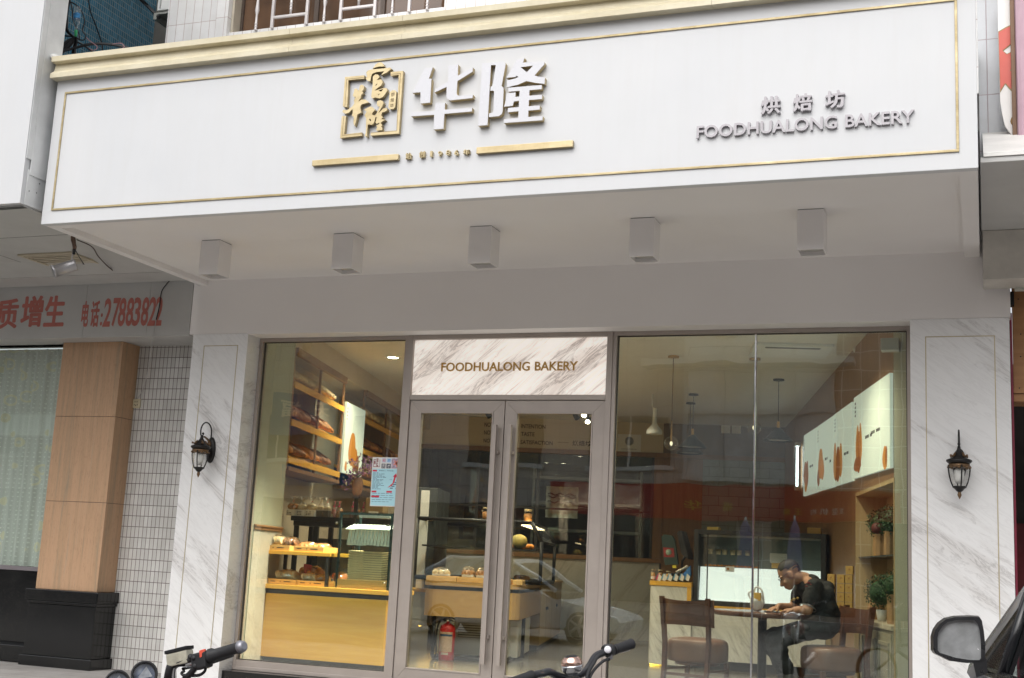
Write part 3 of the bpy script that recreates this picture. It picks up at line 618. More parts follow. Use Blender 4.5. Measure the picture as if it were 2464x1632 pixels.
q = MB(); arrow = [(.545, .62), (.70, .53), (.745, .40), (.70, .395), (.80, .325), (.85, .405), (.80, .405), (.765, .50), (.70, .57), (.60, .61)]
pp = [Vector(pq(u, v, u, v)[0])-Vector((0, .0014, 0)) for u, v in arrow]; q.prism([pp], (0, .0004, 0))
q.build("red_arrow", pm("poster_red", (.62, .03, .06), .6), po)
for u0, v0, u1 in ((.03, .258, .17), (.03, .685, .19), (.52, .685, .70), (.03, .785, .29)): q = MB(); pbox(q, u0, v0, u1, v0+.036, .0014); q.build("heading_tag", pm("poster_red", (.62, .03, .06), .6), po)
ink = pm("poster_ink", (.035, .06, .14), .6); random.seed(3)
q = MB(); ptext(q, "美丽新人, 共筑未来!", .24, .262, .72, .288, .0013, 0); q.build("slogan", ink, po)
q = MB(); ptext(q, "主管", .60, .445, .67, .462, .0013, 0); q.build("side_note", ink, po)
v = .315
for i in range(15):
    u = .04; q = MB()
    for k in range(random.choice((2, 2, 3, 4))):
        wd = random.uniform(.05, .13)
        if u+wd > .5: break
        pbox(q, u, v, u+wd, v+.0075, .0012); u += wd+.02
    v += .0235; q.build("print_line", ink, po)
for i in range(5):
    u = .05; q = MB()
    for k in range(5):
        wd = random.uniform(.06, .16)
        if u+wd > .93: break
        pbox(q, u, .735+i*.042, u+wd, .742+i*.042, .0012); u += wd+.03
    q.build("print_line", ink, po)
for i in range(6): q = MB(); pbox(q, .86-i*.047, .423+i*.039, .97-i*.05, .442+i*.039, .0012); q.build("arrow_note", ink, po)
q = MB(); pbox(q, .80, .625, .955, .635, .0012); q.build("rule_line", ink, po)
# ---------------------------------------------------------------- the neighbour on the left
nb = thing("neighbour_canopy", "plain white canopy box of the shop next door, cut by the left edge", "canopy", (-10.5, -1.3, 3.7))
ZN = PX(50, 489, -6.95).z
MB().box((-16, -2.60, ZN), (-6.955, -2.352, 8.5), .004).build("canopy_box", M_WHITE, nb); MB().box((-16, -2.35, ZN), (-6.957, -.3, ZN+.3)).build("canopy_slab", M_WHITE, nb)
fl = MB(); fl.box((-6.953, -2.56, ZN+.002), (-6.947, -2.36, 4.02), .001); fl.box((-6.9465, -2.545, 3.98), (-6.94, -2.35, 5.6), .001); fl.box((-6.9465, -2.60, 4.1), (-6.942, -2.546, 8.4), .001)
fl.build("edge_flashing", pm("tarnished_sheet", (.66, .67, .67), .45, .15, .16, 3), nb)
random.seed(5)
for i in range(9): q = MB(); q.ball((-6.946, random.uniform(-2.55, -2.40), random.uniform(3.8, 4.9)), .006, (.4, 1, 1), 1); q.build("rivet", M_DGREY, nb)
q = MB(); q.ball((-6.93, -2.42, 4.99), .045, (.6, 1.5, .7), 3, .12); q.ball((-6.925, -2.36, 4.965), .03, (.6, 2.0, .6), 3, .15); q.build("sealant_blob", M_PAPER, nb)
# its soffit slopes back to the sign band
s0 = PY(*zb(0, 410), WAL).z
sf = thing("neighbour_soffit", "grey panelled ceiling under the neighbouring white canopy, with a square air vent", "ceiling", (-10.5, -1.4, 3.7))
q = MB(); q.box((-16, -2.55, ZN-.012), (-6.96, -.95, ZN-.002)); q.build("ceiling_panel", M_GREYW, sf)
q = MB(); q.hexa([(-16, -.95, ZN-.012), (-6.96, -.95, ZN-.012), (-6.96, -.62, ZN-.07), (-16, -.62, ZN-.07)], [(-16, -.95, ZN-.002), (-6.96, -.95, ZN-.002), (-6.96, -.62, ZN-.06), (-16, -.62, ZN-.06)]); q.box((-16, -.62, ZN-.075), (-6.96, -.27, ZN-.06)); q.build("ceiling_fall", M_GREYW, sf)
q = MB(); q.box((-16, -2.549, ZN-.014), (-6.965, -2.50, ZN-.0125)); q.box((-16, -1.75, ZN-.0135), (-6.965, -1.745, ZN-.0122)); q.box((-8.4, -2.5, ZN-.0135), (-8.395, -.96, ZN-.0122)); q.build("panel_joint", M_DGREY, sf)
vc = PZ(160, 628, ZN-.014)
v = thing("air_vent", "square cream louvred air vent in the neighbour's grey ceiling behind the small floodlight", "air vent", (vc.x, vc.y, ZN-.02))
q = MB(); s = .30; y0 = vc.y; x0 = vc.x
for a, b in (((x0-s, y0-s), (x0+s, y0-s+.035)), ((x0-s, y0+s-.035), (x0+s, y0+s)), ((x0-s, y0-s+.035), (x0-s+.035, y0+s-.035)), ((x0+s-.035, y0-s+.035), (x0+s, y0+s-.035))): q.box((*a, ZN-.03), (*b, ZN-.0125), .003)
q.build("vent_frame", pm("cream_plastic", (.50, .44, .33), .5, 0, .1), v)
q = MB()
for k in range(9):
    yy = y0-s+.06+k*.058; q.box((x0-s+.036, yy, ZN-.026), (x0+s-.036, yy+.03, ZN-.016))
q.build("louvre", pm("cream_plastic", (.50, .44, .33), .5, 0, .1), v)
MB().box((x0-s+.036, y0-s+.036, ZN-.0155), (x0+s-.036, y0+s-.036, ZN-.0128)).build("vent_back", M_DGREY, v)
# floodlight on a pipe bracket
f0 = PY(176, 575, -1.9)
def FL(x, y): return PY(*zm(60, 560, 240/2368)(x, y), -1.9)
ft = thing("floodlight", "small silver cylinder floodlight hanging from a rusty pipe beside the air vent", "spotlight", FL(1150, 110))
q = MB(); top = FL(1150, 110); top.z = max(top.z, ZN+.0); q.tube([FL(1140, 90), FL(1150, 180), FL(1165, 260), FL(1180, 340), FL(1175, 400)], [.018, .02, .016, .017, .014], 10); q.build("rusty_bracket", pm("rusty_iron", (.17, .11, .08), .8, .2, .4, 30, .4), ft)
q = MB(); q.tube([FL(1172, 390), FL(1165, 470), FL(1155, 520)], [.014, .012, .010], 10); q.build("tape_wrap", M_BLACK, ft)
q = MB(); q.tube([FL(1140, 400), FL(1130, 560), FL(1115, 640), FL(1095, 720)], .007, 8); q.build("yoke", M_STEEL, ft)
q = MB(); a, b = FL(1215, 760), FL(940, 970); d = (b-a); d.y -= .10; d.normalize(); L = .19
q.lathe([(.004, 0), (.045, 0), (.051, .006), (.051, .02), (.049, .022), (.049, L-.02), (.054, L-.018), (.055, L)], a, 28, d); q.build("lamp_barrel", pm("silver_paint", (.40, .39, .40), .35, .6, .1), ft)
q = MB(); q.lathe([(.05, 0), (.05, .004)], a+d*(L-.004), 24, d); q.build("lamp_glass", M_CLEAR, ft)
q = MB(); q.tube([FL(1205, 430), FL(1290, 580), FL(1380, 720), FL(1410, 760), FL(1370, 740)], .0035, 6); q.build("lamp_cable", M_BLACK, ft)
# sign band with red phone number
bd = thing("neighbour_sign_band", "grey panel band with faded red characters and the phone number 27883822", "sign", (-10, -.1, 3.13))
zbot = PY(*zb(700, 772), WAL).z; ztop = ZN-.068
xs = [-16, PY(*zb(590, 600), WAL).x, PY(*zb(1030, 600), WAL).x, -6.965]
for i in range(3): MB().box((xs[i]+.0015, WAL-.002, zbot), (xs[i+1]-.0015, .26, ztop), .001).build("band_panel", M_GREYW, bd)
zn = zm(0, 690, 420/2368)
q = MB(); yb = WAL-.0045
def bandtext(ch, x0, y0, x1, y1, off=.02, sh=0):
    a = PY(*zn(x0, y1), yb); b = PY(*zn(x1, y1), yb); c = PY(*zn((x0+x1)/2, y0), yb)
    (lay(MB(), ch, a, (b.x-a.x, 0, 0), (0, 0, c.z-a.z), (0, .002, 0), off, sh) if ch in "0123456789:" else lay_bold(MB(), ch, a, (b.x-a.x, 0, 0), (0, 0, c.z-a.z), (0, .003, 0), .035)).build("red_character", M_REDL, bd)
bandtext("质", -75, 165, 220, 575, .028); bandtext("增", 262, 125, 555, 550, .028); bandtext("生", 580, 122, 855, 545, .028); bandtext("电", 1090, 195, 1182, 545, .02); bandtext("话", 1212, 190, 1325, 548, .02); bandtext(":", 1352, 360, 1378, 530, .02)
dx = [1385, 1500, 1585, 1690, 1785, 1895, 1995, 2085]
for k, ch in enumerate("27883822"): bandtext(ch, dx[k], 158-3*k, dx[k]+98, 545-2*k, .022, .04)
# tiled wall, stone column, granite base, curtained window
XT = PY(*zb(1350, 790), .25).x
tw = MB().box((-8.35, .25, 0), (-6.92, .40, 3.3)).build("tiled_wall", M_WTILE); tag(tw, "narrow wall of small white strip tiles with dark grout beside the left marble pillar", "wall")
cl = thing("stone_column", "square column of brown striped stone on a black granite base at the left", "column", (-8.2, .05, 0))
YC = -.02
xa = PY(*zb(440, 785), YC).x; xb = PY(*zb(848, 785), YC).x; xc0 = PY(*zc(250, 940), YC).x; xc1 = PY(*zc(680, 973), YC).x
X0, X1 = (xa+xc0)/2, (xb+xc1)/2
zj1 = PY(*zb(800, 1322), YC).z; zj2 = PY(*zc(720, 352), YC).z; zbs = PY(*zc(680, 973), YC).z
for za_, zb_ in ((zbs, zj2-.002), (zj2+.002, zj1-.002), (zj1+.002, zbot-.001)): MB().box((X0, YC, za_), (X1, .248, zb_), .004).build("stone_block", M_TRAV, cl)
MB().box((X0+.004, YC+.004, zbs), (X1-.004, .24, zbot-.002)).build("block_joint", pm("joint_mortar", (.16, .11, .08), .9), cl)
zcap = PY(*zc(670, 1055), YC-.06).z
q = MB(); q.box((X0-.065, YC-.06, zcap), (X1+.06, .248, zbs-.001), .008); q.box((X0-.05, YC-.045, zcap-.03), (X1+.045, .248, zcap-.0005), .008)
q.build("base_cap", M_GRAN, cl)
q = MB(); q.box((X0-.035, YC-.03, .1), (X1+.03, .248, zcap-.031), .004); q.build("granite_base", M_GRAN, cl)
q = MB(); q.box((X0-.06, YC-.055, 0), (X1+.055, .248, .0995), .008); q.build("base_skirting", M_GRAN, cl)
Yw = .12
wz0 = PY(*zc(130, 805), Yw).z; wz1 = PY(*zb(200, 830), Yw).z
nw = thing("curtained_window", "neighbour's window with a net curtain behind greenish glass, left of the stone column", "window", (-10.5, Yw, wz0))
q = MB(); q.box((-14, Yw-.03, wz0-.02), (X0+.02, Yw+.06, wz0+.02), .004); q.box((-14, Yw-.03, wz1), (X0+.02, Yw+.1, wz1+.05), .006); q.box((-14, Yw-.05, wz1+.052), (X0+.02, Yw+.1, zbot), .006); q.box((-10.95, Yw-.03, wz0+.021), (-10.9, Yw+.06, wz1-.001), .004)
q.build("window_frame", pm("mauve_frame", (.20, .18, .19), .45, .2, .1), nw)
MB().box((-10.89, Yw-.004, wz0+.02), (X0+.01, Yw+.004, wz1)).build("glass_pane", glass("green_glass", (.92, .95, .93)), nw)
MB().box((-14, Yw-.004, wz0+.02), (-10.96, Yw+.004, wz1)).build("glass_pane", glass("green_glass", (.92, .95, .93)), nw)
# net curtain: pleated sheet with woven bands and ring motifs
t = NT("net_curtain"); tc = t.n("TexCoord"); sp = t.n("SeparateXYZ"); t.l(tc.outputs["Object"], sp.inputs[0])
vr = t.n("TexVoronoi"); mp = t.n("Mapping"); t.l(tc.outputs["Object"], mp.inputs[0]); mp.inputs["Scale"].default_value = (1, .01, 1); t.l(mp.outputs[0], vr.inputs["Vector"]); vr.inputs["Scale"].default_value = 22; vr.inputs["Randomness"].default_value = .15
dots = t.ramp(vr.outputs["Distance"], [(.14, (1, 1, 1)), (.2, (0, 0, 0))])
v2 = t.n("TexVoronoi"); t.l(mp.outputs[0], v2.inputs["Vector"]); v2.inputs["Scale"].default_value = 5.5; rg = t.ramp(v2.outputs["Distance"], [(.22, (0,)*3), (.26, (1,)*3), (.33, (1,)*3), (.37, (0,)*3)])
band = t.n("Math"); band.operation = 'FRACT'; t.l(t.math('MULTIPLY', sp.outputs[2], .62), band.inputs[0]); bz = t.ramp(band.outputs[0], [(.80, (0,)*3), (.82, (1,)*3), (.94, (1,)*3), (.96, (0,)*3)])
al = t.math('MINIMUM', t.math('ADD', t.math('ADD', t.math('MULTIPLY', bz, .20), .76), t.math('MULTIPLY', t.math('MAXIMUM', dots, rg), .3)), 1.0)
t.done(t.mix(rg, (.82, .84, .80), (.76, .72, .55)), .9, 0, .1); t.l(al, t.b.inputs["Alpha"]); M_NET = t.m
q = MB(); n = 420; rows = []
for j, z in enumerate((wz0+.02, wz0+.9, wz1-.02)):
    rw = []
    for i in range(n+1):
        x = -13.9+(X0+.0+13.9)*i/n; rw.append(q.bm.verts.new((x, Yw+.13+.028*math.sin(x*38+math.sin(x*9)*1.5+j*.25)+.012*math.sin(x*91+j), z)))
    rows.append(rw)
for j in range(2):
    for i in range(n): q.bm.faces.new((rows[j][i], rows[j][i+1], rows[j+1][i+1], rows[j+1][i])).smooth = True
nc = q.build("net_curtain", M_NET); tag(nc, "cream net curtain with ring motifs hanging inside the neighbour's window", "curtain")
rm = MB(); rm.box((-14, Yw+1.6, 0), (X0+.2, Yw+1.7, 3.4)); rm.box((-14, Yw+.2, .02), (X0+.2, Yw+1.59, .06)); rmo = rm.build("neighbour_room_wall", pm("brown_room", (.30, .24, .17), .7, 0, .3, 2)); tag(rmo, "dim brown room wall seen through the neighbour's net curtain", "wall")
aw = thing("granite_apron", "polished black granite apron wall under the curtained window", "wall", (-10.5, Yw, 0))
MB().box((-14, Yw-.02, .19), (X0-.061, .3, wz0-.021), .004).build("apron_slab", M_GRAN, aw); MB().box((-14, Yw-.07, .01), (X0-.061, .3, .165), .008).build("apron_step", M_GRAN, aw); MB().box((-14, Yw+.0, .164), (X0-.061, .3, .191)).build("apron_gap", M_BLACK, aw)
# loose cables and a socket
def cable(label, pts, r, m=M_BLACK, name="cable"): 
    o = MB().tube(pts, r, 6).build(name, m); return tag(o, label, "cable")
def bz(pts, n=8):
    """smooth curve through points (Catmull-Rom)"""
    P = [Vector(p) for p in pts]; P = [P[0]*2-P[1]]+P+[P[-1]*2-P[-2]]; out = []
    for i in range(1, len(P)-2):
        for k in range(n):
            t = k/n; out.append(.5*((2*P[i])+(P[i+1]-P[i-1])*t+(2*P[i-1]-5*P[i]+4*P[i+1]-P[i+2])*t*t+(3*P[i]-P[i-1]-3*P[i+1]+P[i+2])*t**3))
    return out+[P[-2]]
bm_ = [PY(x, y, Y) for x, y, Y in ((185, 577, -1.9), (221, 594, -1.6), (238, 619, -1.2), (270, 650, -.7), (310, 670, -.3), (345, 677, -.29), (384, 672, -.28))]
cable("thin brown cable pair drooping under the canopy's left edge from the floodlight", bz(bm_), .005, pm("brown_cable", (.06, .035, .025), .6))
hc = thing("hanging_cable", "thin cable hanging down over the phone number to the wall socket", "cable", PY(330, 970, .24))
q = MB(); q.tube(bz([PY(*zb(1185, 370), -.28), PY(*zb(1150, 410), -.275), PY(*zb(1120, 460), -.268), PY(*zb(1105, 560), -.266), PY(*zb(1083, 650), -.266)]), .005, 6); q.build("cable_sheath", M_BLACK, hc)
q = MB(); q.tube(bz([PY(*zb(1083, 650), -.266), PY(*zb(1062, 770), -.264), PY(*zb(1050, 850), -.20), PY(*zb(1035, 950), .0), PY(*zb(1008, 1080), .18), PY(*zb(975, 1165), .235), PY(*zb(940, 1210), .238), PY(*zb(918, 1217), .24)]), .004, 6); q.build("cable_core", pm("grey_cable", (.45, .44, .43), .5), hc)
q = MB(); e = PY(*zb(1140, 385), -.2); q.ball(e, .05, (1.2, .7, .5), 3, .3); q.ball(PY(*zb(1195, 378), -.22), .045, (1.3, .6, .45), 3, .3); qo = q.build("foam_filler", pm("yellow_foam", (.42, .32, .12), .9, 0, .4, 30, .5)); tag(qo, "crumbly yellow foam filling the gap at the canopy's left rear corner", "foam")
s = PY(*zb(950, 1232), .245)
so2 = thing("wall_socket", "small cream wall socket on the white strip tiles", "socket", s)
MB().box((s.x-.045, .228, s.z-.045), (s.x+.045, .249, s.z+.045), .006).build("socket_plate", pm("cream_socket", (.60, .54, .38), .4), so2)
q = MB()
for dx_, dz_ in ((-.012, .016), (.012, .016), (-.018, -.014), (0, -.02), (.018, -.014)): q.box((s.x+dx_-.003, .2265, s.z+dz_-.007), (s.x+dx_+.003, .2285, s.z+dz_+.007))
q.build("socket_slot", M_BLACK, so2)
# ---------------------------------------------------------------- the floor above the canopy
ztop_ = zm(370, 0, 730/2368); zcab = zm(130, 0, 290/2368)
YU = -.05
ub = thing("upper_storey", "white strip-tiled upper storey wall above the gold cornice", "building", (-3, YU, 4.97))
xl = PY(398, 90, YU).x; xw0 = PY(*ztop_(625, 240), YU).x; xw1 = PY(*ztop_(2265, 60), YU).x
zsill = PY(*ztop_(800, 228), YU).z
MB().box((xl, YU, 4.98), (xw0-.20, 1.2, 9.0), .004).build("tiled_wall", M_UTILE, ub)
MB().box((xw0-.198, YU-.04, zsill-.12), (xw0-.06, 1.2, 9.0), .004).build("tiled_jamb", M_UTILE, ub)
MB().box((xw0-.058, YU, 4.98), (xw1, 1.2, zsill-.003), .004).build("sill_wall", M_UTILE, ub)
MB().box((xw1+.001, YU, 4.98), (.9, 1.2, 9.0), .004).build("tiled_wall", M_UTILE, ub)
MB().box((xw0-.058, YU, zsill+1.9), (xw1, 1.2, 9.0), .004).build("lintel_wall", M_UTILE, ub)
uw = thing("upper_window", "brown glazed upstairs window behind white turned bars", "window", ((xw0+xw1)/2, .1, zsill))
q = MB(); fr(q, xw0-.056, zsill, xw1-.002, zsill+1.89, .05, .09, .15); xm = xw0
for f in (.36, .37, .68, .69): q.box((xw0+(xw1-xw0)*f-.012, .095, zsill+.05), (xw0+(xw1-xw0)*f+.012, .15, zsill+1.84), .002)
q.build("window_frame", pm("bronze_frame", (.10, .075, .06), .4, .3), uw)
gq = NT("brown_glass"); nn = gq.noise(gq.co((1, 6, 1)), 2.2, 4); gq.done(gq.ramp(nn, [(.3, (.075, .045, .028)), (.7, (.15, .085, .05))]), .08, 0, .6)
MB().box((xw0-.006, .115, zsill+.05), (xw1-.052, .125, zsill+1.84)).build("glass_pane", gq.m, uw)
MB().box((xw0-.056, -.03, zsill-.001), (xw0-.03, .089, zsill+1.89)).build("brown_reveal", pm("pvc_cream", (.5, .45, .36), .5), uw)
gr = thing("window_grille", "white upstairs window grille of square bars and turned spindles", "grille", ((xw0+xw1)/2, YU, zsill))
Yg = YU-.015; gm = pm("grille_white", (.66, .62, .61), .35, .2, .08); bars = []; spin = []
for x in (935, 1200, 1463, 1727, 1995): bars.append(PY(*ztop_(x, 60), Yg).x)
for x in (810, 1072, 1335, 1598, 1862, 2133): spin.append(PY(*ztop_(x, 60), Yg).x)
zr1 = PY(*ztop_(1060, 124), Yg).z
q = MB()
for x in bars: q.box((x-.014, Yg-.014, zsill-.02), (x+.014, Yg+.014, zsill+1.9), .003)
for a, b in ((0, 1), (2, 3)): q.box((bars[a]+.0145, Yg-.012, zr1-.012), (bars[b]-.0145, Yg+.012, zr1+.012), .003)
q.box((xw0-.05, Yg-.012, zsill+1.86), (xw1, Yg+.012, zsill+1.885), .003); q.build("grille_bar", gm, gr)
for i, x in enumerate(spin):
    zb0 = zr1+.013 if i in (1, 3) else zsill-.02; pr_ = []; z = zb0
    pr_.append((.012, z)); 
    base = zr1+.05 if i not in (1, 3) else zr1+.22
    for k in range(3): pr_ += [(.012, base-.16+k*.03), (.017, base-.152+k*.03), (.012, base-.144+k*.03)]
    pr_ += [(.011, base), (.021, base+.05), (.012, base+.16)]
    for k in range(5): pr_ += [(.012, base+.18+k*.034), (.018, base+.19+k*.034), (.012, base+.2+k*.034)]
    pr_ += [(.020, base+.42), (.010, base+.62), (.012, base+1.0)]
    pr_ = [p for p in pr_ if p[1] >= zb0]; pr_.sort(key=lambda p: p[1])
    MB().lathe(pr_, (x, Yg, 0), 12).build("turned_spindle", gm, gr)
# recess with blue mosaic side wall, grey back wall
XB = -9.3
e0 = PX(372, 60, XB).y
bw = MB().box((XB-.2, -2.0, 3.9), (XB, e0, 12)).build("blue_mosaic_wall", M_BTILE); tag(bw, "side wall of small blue mosaic tiles in the gap above the canopy's left end", "wall")
gw = MB().box((XB-.1, e0+.001, 4.4), (xl+.5, e0+.2, 12)).build("grey_back_wall", pm("dull_render", (.10, .095, .085), .8, 0, .25, 3, .2)); tag(gw, "dark grey rendered wall at the back of the gap beside the blue tiles", "wall")
lr = MB().box((XB, -2.3, 4.3), (xl-.01, e0, 4.36)).build("flat_roof", pm("roof_felt", (.09, .085, .08), .9)); tag(lr, "dark flat roof at the bottom of the gap behind the gold cornice", "roof")
Ya = .9
ac = thing("air_conditioner", "white air conditioner unit on a bracket, mostly hidden by the white tiled corner", "air conditioner", PY(*zcab(2080, 240), Ya))
a = PY(*zcab(2020, 215), Ya); q = MB(); q.box((a.x, Ya, a.z), (a.x+.8, Ya+.3, a.z+.55), .01); q.build("unit_case", M_PAPER, ac)
q = MB(); q.box((a.x+.035, Ya-.012, a.z+.03), (a.x+.05, Ya-.001, a.z+.52)); q.lathe([(.2, 0), (.19, .01)], (a.x+.34, Ya-.001, a.z+.28), 24, (0, -1, 0)); q.build("fan_grille", pm("ac_grey", (.45, .46, .45), .5), ac)
q = MB(); q.box((a.x-.02, Ya-.02, a.z-.055), (a.x+.8, Ya+.3, a.z-.035)); q.box((a.x-.02, Ya-.02, a.z-.11), (a.x+.02, Ya+.4, a.z-.056)); q.build("bracket", pm("bracket_zinc", (.34, .34, .31), .5, .4), ac)
cable("black pipe slanting down across the blue tiles to the air conditioner", [PX(*zcab(1650, -60), XB+.06), PX(*zcab(1850, 130), XB+.06), PY(*zcab(2060, 345), Ya-.05)], .022, M_RUB, "black_pipe")
# bundle of cables and a bottle hung among them
Yc = -1.9
def CB(x, y, d=0): return PY(*zcab(x, y), Yc+d)
random.seed(11)
cbn = thing("cable_bundle", "tangled bundle of black cables knotted at the canopy's left end above the cornice", "cables", CB(400, 760))
q = MB()
for i in range(9):
    j = random.uniform(-18, 18); q.tube(bz([CB(300+j*2, -60), CB(262+j*.8, 180+j), CB(245+j, 420), CB(255+j*1.3, 600), CB(385+j*.6, 740)]), .008, 6)
for i in range(12):
    j = random.uniform(-35, 45); q.tube(bz([CB(410+j*.3, 735+abs(j)*.3), CB(300+j, 830+j), CB(150+j, 960+j*1.2, -.02), CB(60+j, 1040+j, -.05)]), .010, 6)
for i in range(8):
    j = random.uniform(-14, 14); q.tube(bz([CB(180, 1010+j, -.05), CB(420, 950+j), CB(640, 890+j*1.2), CB(900, 868+j, .03), CB(1180, 890+j, .06), CB(1480, 960+j, .1), CB(1600, 1020, .15)]), .009, 6)
for i in range(7):
    j = random.uniform(-30, 30); q.tube(bz([CB(420+j*.4, 720), CB(430+j, 820), CB(395+j, 940), CB(380+j*1.5, 1050)]), .009, 6)
q.build("cable_hank", M_RUB, cbn)
q = MB()
q.tube(bz([CB(260, 40), CB(350, 50), CB(470, 130), CB(560, 260), CB(600, 430), CB(560, 600), CB(620, 700), CB(590, 785), CB(500, 780), CB(430, 730)]), .006, 6)
q.tube(bz([CB(430, 820), CB(560, 880), CB(700, 980), CB(800, 1060)]), .007, 6); q.tube(bz([CB(170, 700), CB(280, 712), CB(420, 725)]), .007, 6)
q.tube(bz([CB(330, 60), CB(360, 200), CB(380, 420), CB(480, 640), CB(500, 760)]), .006, 6); q.build("loose_cable", M_RUB, cbn)
q = MB(); q.tube(bz([CB(640, 740), CB(700, 800), CB(830, 900), CB(840, 960), CB(760, 990), CB(690, 950)]), .003, 6); q.tube(bz([CB(1150, 870), CB(1300, 850), CB(1380, 910), CB(1340, 960)]), .003, 6); q.build("pink_string", pm("pink_string", (.40, .22, .24), .8), cbn)
cable("single black wire hanging down in front of the blue tiled wall", bz([PX(*zcab(670, -40), XB+.05), PX(*zcab(720, 240), XB+.05), PX(*zcab(820, 500), XB+.05), PX(*zcab(935, 840), XB+.05), PX(*zcab(958, 1010), XB+.05)]), .008, M_RUB, "black_wire")
bt = thing("plastic_bottle", "upside-down clear plastic bottle with blue label and green cap, stuck in the cables", "bottle", CB(430, 700))
b0, b1 = CB(425, 720, -.05), CB(462, 130, -.05); ax = (b1-b0); L = ax.length; R0 = .098*L; ax.normalize()
pet = glass("pet_plastic", (.80, .85, .85), .08, 2.2)
MB().lathe([(R0*.34, .19*L), (R0*.38, .27*L), (R0*.62, .36*L), (R0*.95, .45*L), (R0, .56*L), (R0*.93, .60*L), (R0, .63*L), (R0, .80*L), (R0*.92, .83*L), (R0, .87*L), (R0*.98, .94*L), (R0*.7, L), (R0*.3, .985*L)], b0, 24, ax).build("bottle_body", pet, bt)
MB().lathe([(R0*1.03, .585*L), (R0*1.04, .60*L), (R0*1.04, .74*L), (R0*1.03, .755*L)], b0, 24, ax, caps=False).build("bottle_label", pm("label_blue", (.03, .22, .48), .4, 0, .5, 30), bt)
MB().lathe([(R0*.30, 0), (R0*.42, .015*L), (R0*.42, .10*L), (R0*.5, .11*L), (R0*.5, .2*L), (R0*.36, .21*L)], b0, 20, ax).build("bottle_cap", pm("cap_green", (.02, .32, .12), .4), bt)
# ---------------------------------------------------------------- the neighbour on the right
rt = thing("lilac_tiled_wall", "lilac-grey glazed tile wall above the ledge at the right edge", "wall", (1.5, -.5, 3.9))
MB().box((.012, -.9, 3.9), (3.5, .4, 9)).build("tile_face", M_PTILE, rt)
YL = -2.2
zl0 = PY(2400, 375, YL).z; zl1 = PY(2400, 338, YL).z; ze = PY(2400, 366, YL).z
rl = thing("neighbour_ledge", "stained white ledge and grey soffit of the next shop at the right edge", "ledge", (1.5, -1.3, zl0))
q = MB(); q.hexa([(.03, YL, ze), (.03, -.92, zl1+.5), (.03, -.92, zl0), (.03, YL, zl0)], [(3.5, YL, ze), (3.5, -.92, zl1+.5), (3.5, -.92, zl0), (3.5, YL, zl0)]); q.build("ledge_sheet", pm("stained_white", (.70, .69, .66), .5, 0, .14, 2.5), rl)
MB().box((.012, -2.19, zl0-.035), (3.5, -.27, zl0-.001), .004).build("soffit_board", M_GREYW, rl)
q = MB(); q.box((.02, -.62, zl0-.40), (3.5, -.30, zl0-.037), .004); q.build("soffit_box", pm("stained_cream", (.56, .53, .48), .6, 0, .15, 4), rl)
zpb = PY(2440, 640, -.28).z
q = MB()
for k in range(4): q.box((.235+.0, -.34-.02*k, 2.98+k*.16+.35), (1.9, -.28, 2.98+k*.16+.155+.35), .003)
q.build("cream_slat", pm("slat_cream", (.50, .50, .44), .5, 0, .1), rl)
MB().box((.20, -.2, zl0-.5), (.232, -.10, zl0-.40)).build("dark_gap", M_BLACK, rl)
YP = -.12
zp_0 = PY(2450, 946, YP).z; zp_1 = PY(2450, 622, YP).z
pb = thing("plywood_board", "bare orange plywood board with nail heads above the dark doorway at the right edge", "board", (1.2, YP, zp_0))
xp = PY(2432, 800, YP).x
MB().box((xp+.012, YP, zp_0), (3.0, YP+.018, zp_1), .001).build("board_sheet", M_PLY, pb); q = MB()
for x, y in ((2450, 720), (2456, 804), (2456, 858), (2453, 934)): q.ball(PY(x, y, YP-.001), .006, sub=1)
q.build("nail_head", M_BLACK, pb)
MB().box((xp+.012, YP+.02, zp_0-.06), (3.0, YP+.3, zp_0-.002), .002).build("lower_batten", M_PLY, pb)
dj = MB().box((.199, -.14, 0), (xp+.010, .06, zl0-.55), .003).build("red_jamb", pm("jamb_crimson", (.22, .015, .04), .45, 0, .2, 8)); tag(dj, "thin crimson door jamb strip beside the right marble pillar", "door jamb")
dr = thing("dark_doorway", "dark open doorway with a dim red room behind, at the right edge", "doorway", (1.6, 1, 0))
q = MB(); q.box((xp+.02, 2.2, .01), (3.4, 2.3, 3.2)); q.box((3.3, .1, .01), (3.4, 2.19, 3.2)); q.build("room_wall", pm("room_dark", (.035, .03, .028), .7, 0, .4, 3), dr); MB().box((xp+.05, 2.1, .9), (3.29, 2.19, 1.75)).build("red_panel", pm("room_red", (.13, .008, .012), .6, 0, .3, 4), dr)
q = MB(); q.lathe([(.22, 0), (.25, .06), (.22, .22), (.05, .3)], (.75, 1.9, 1.75), 20); q.build("dark_drum", M_BLACK, dr)
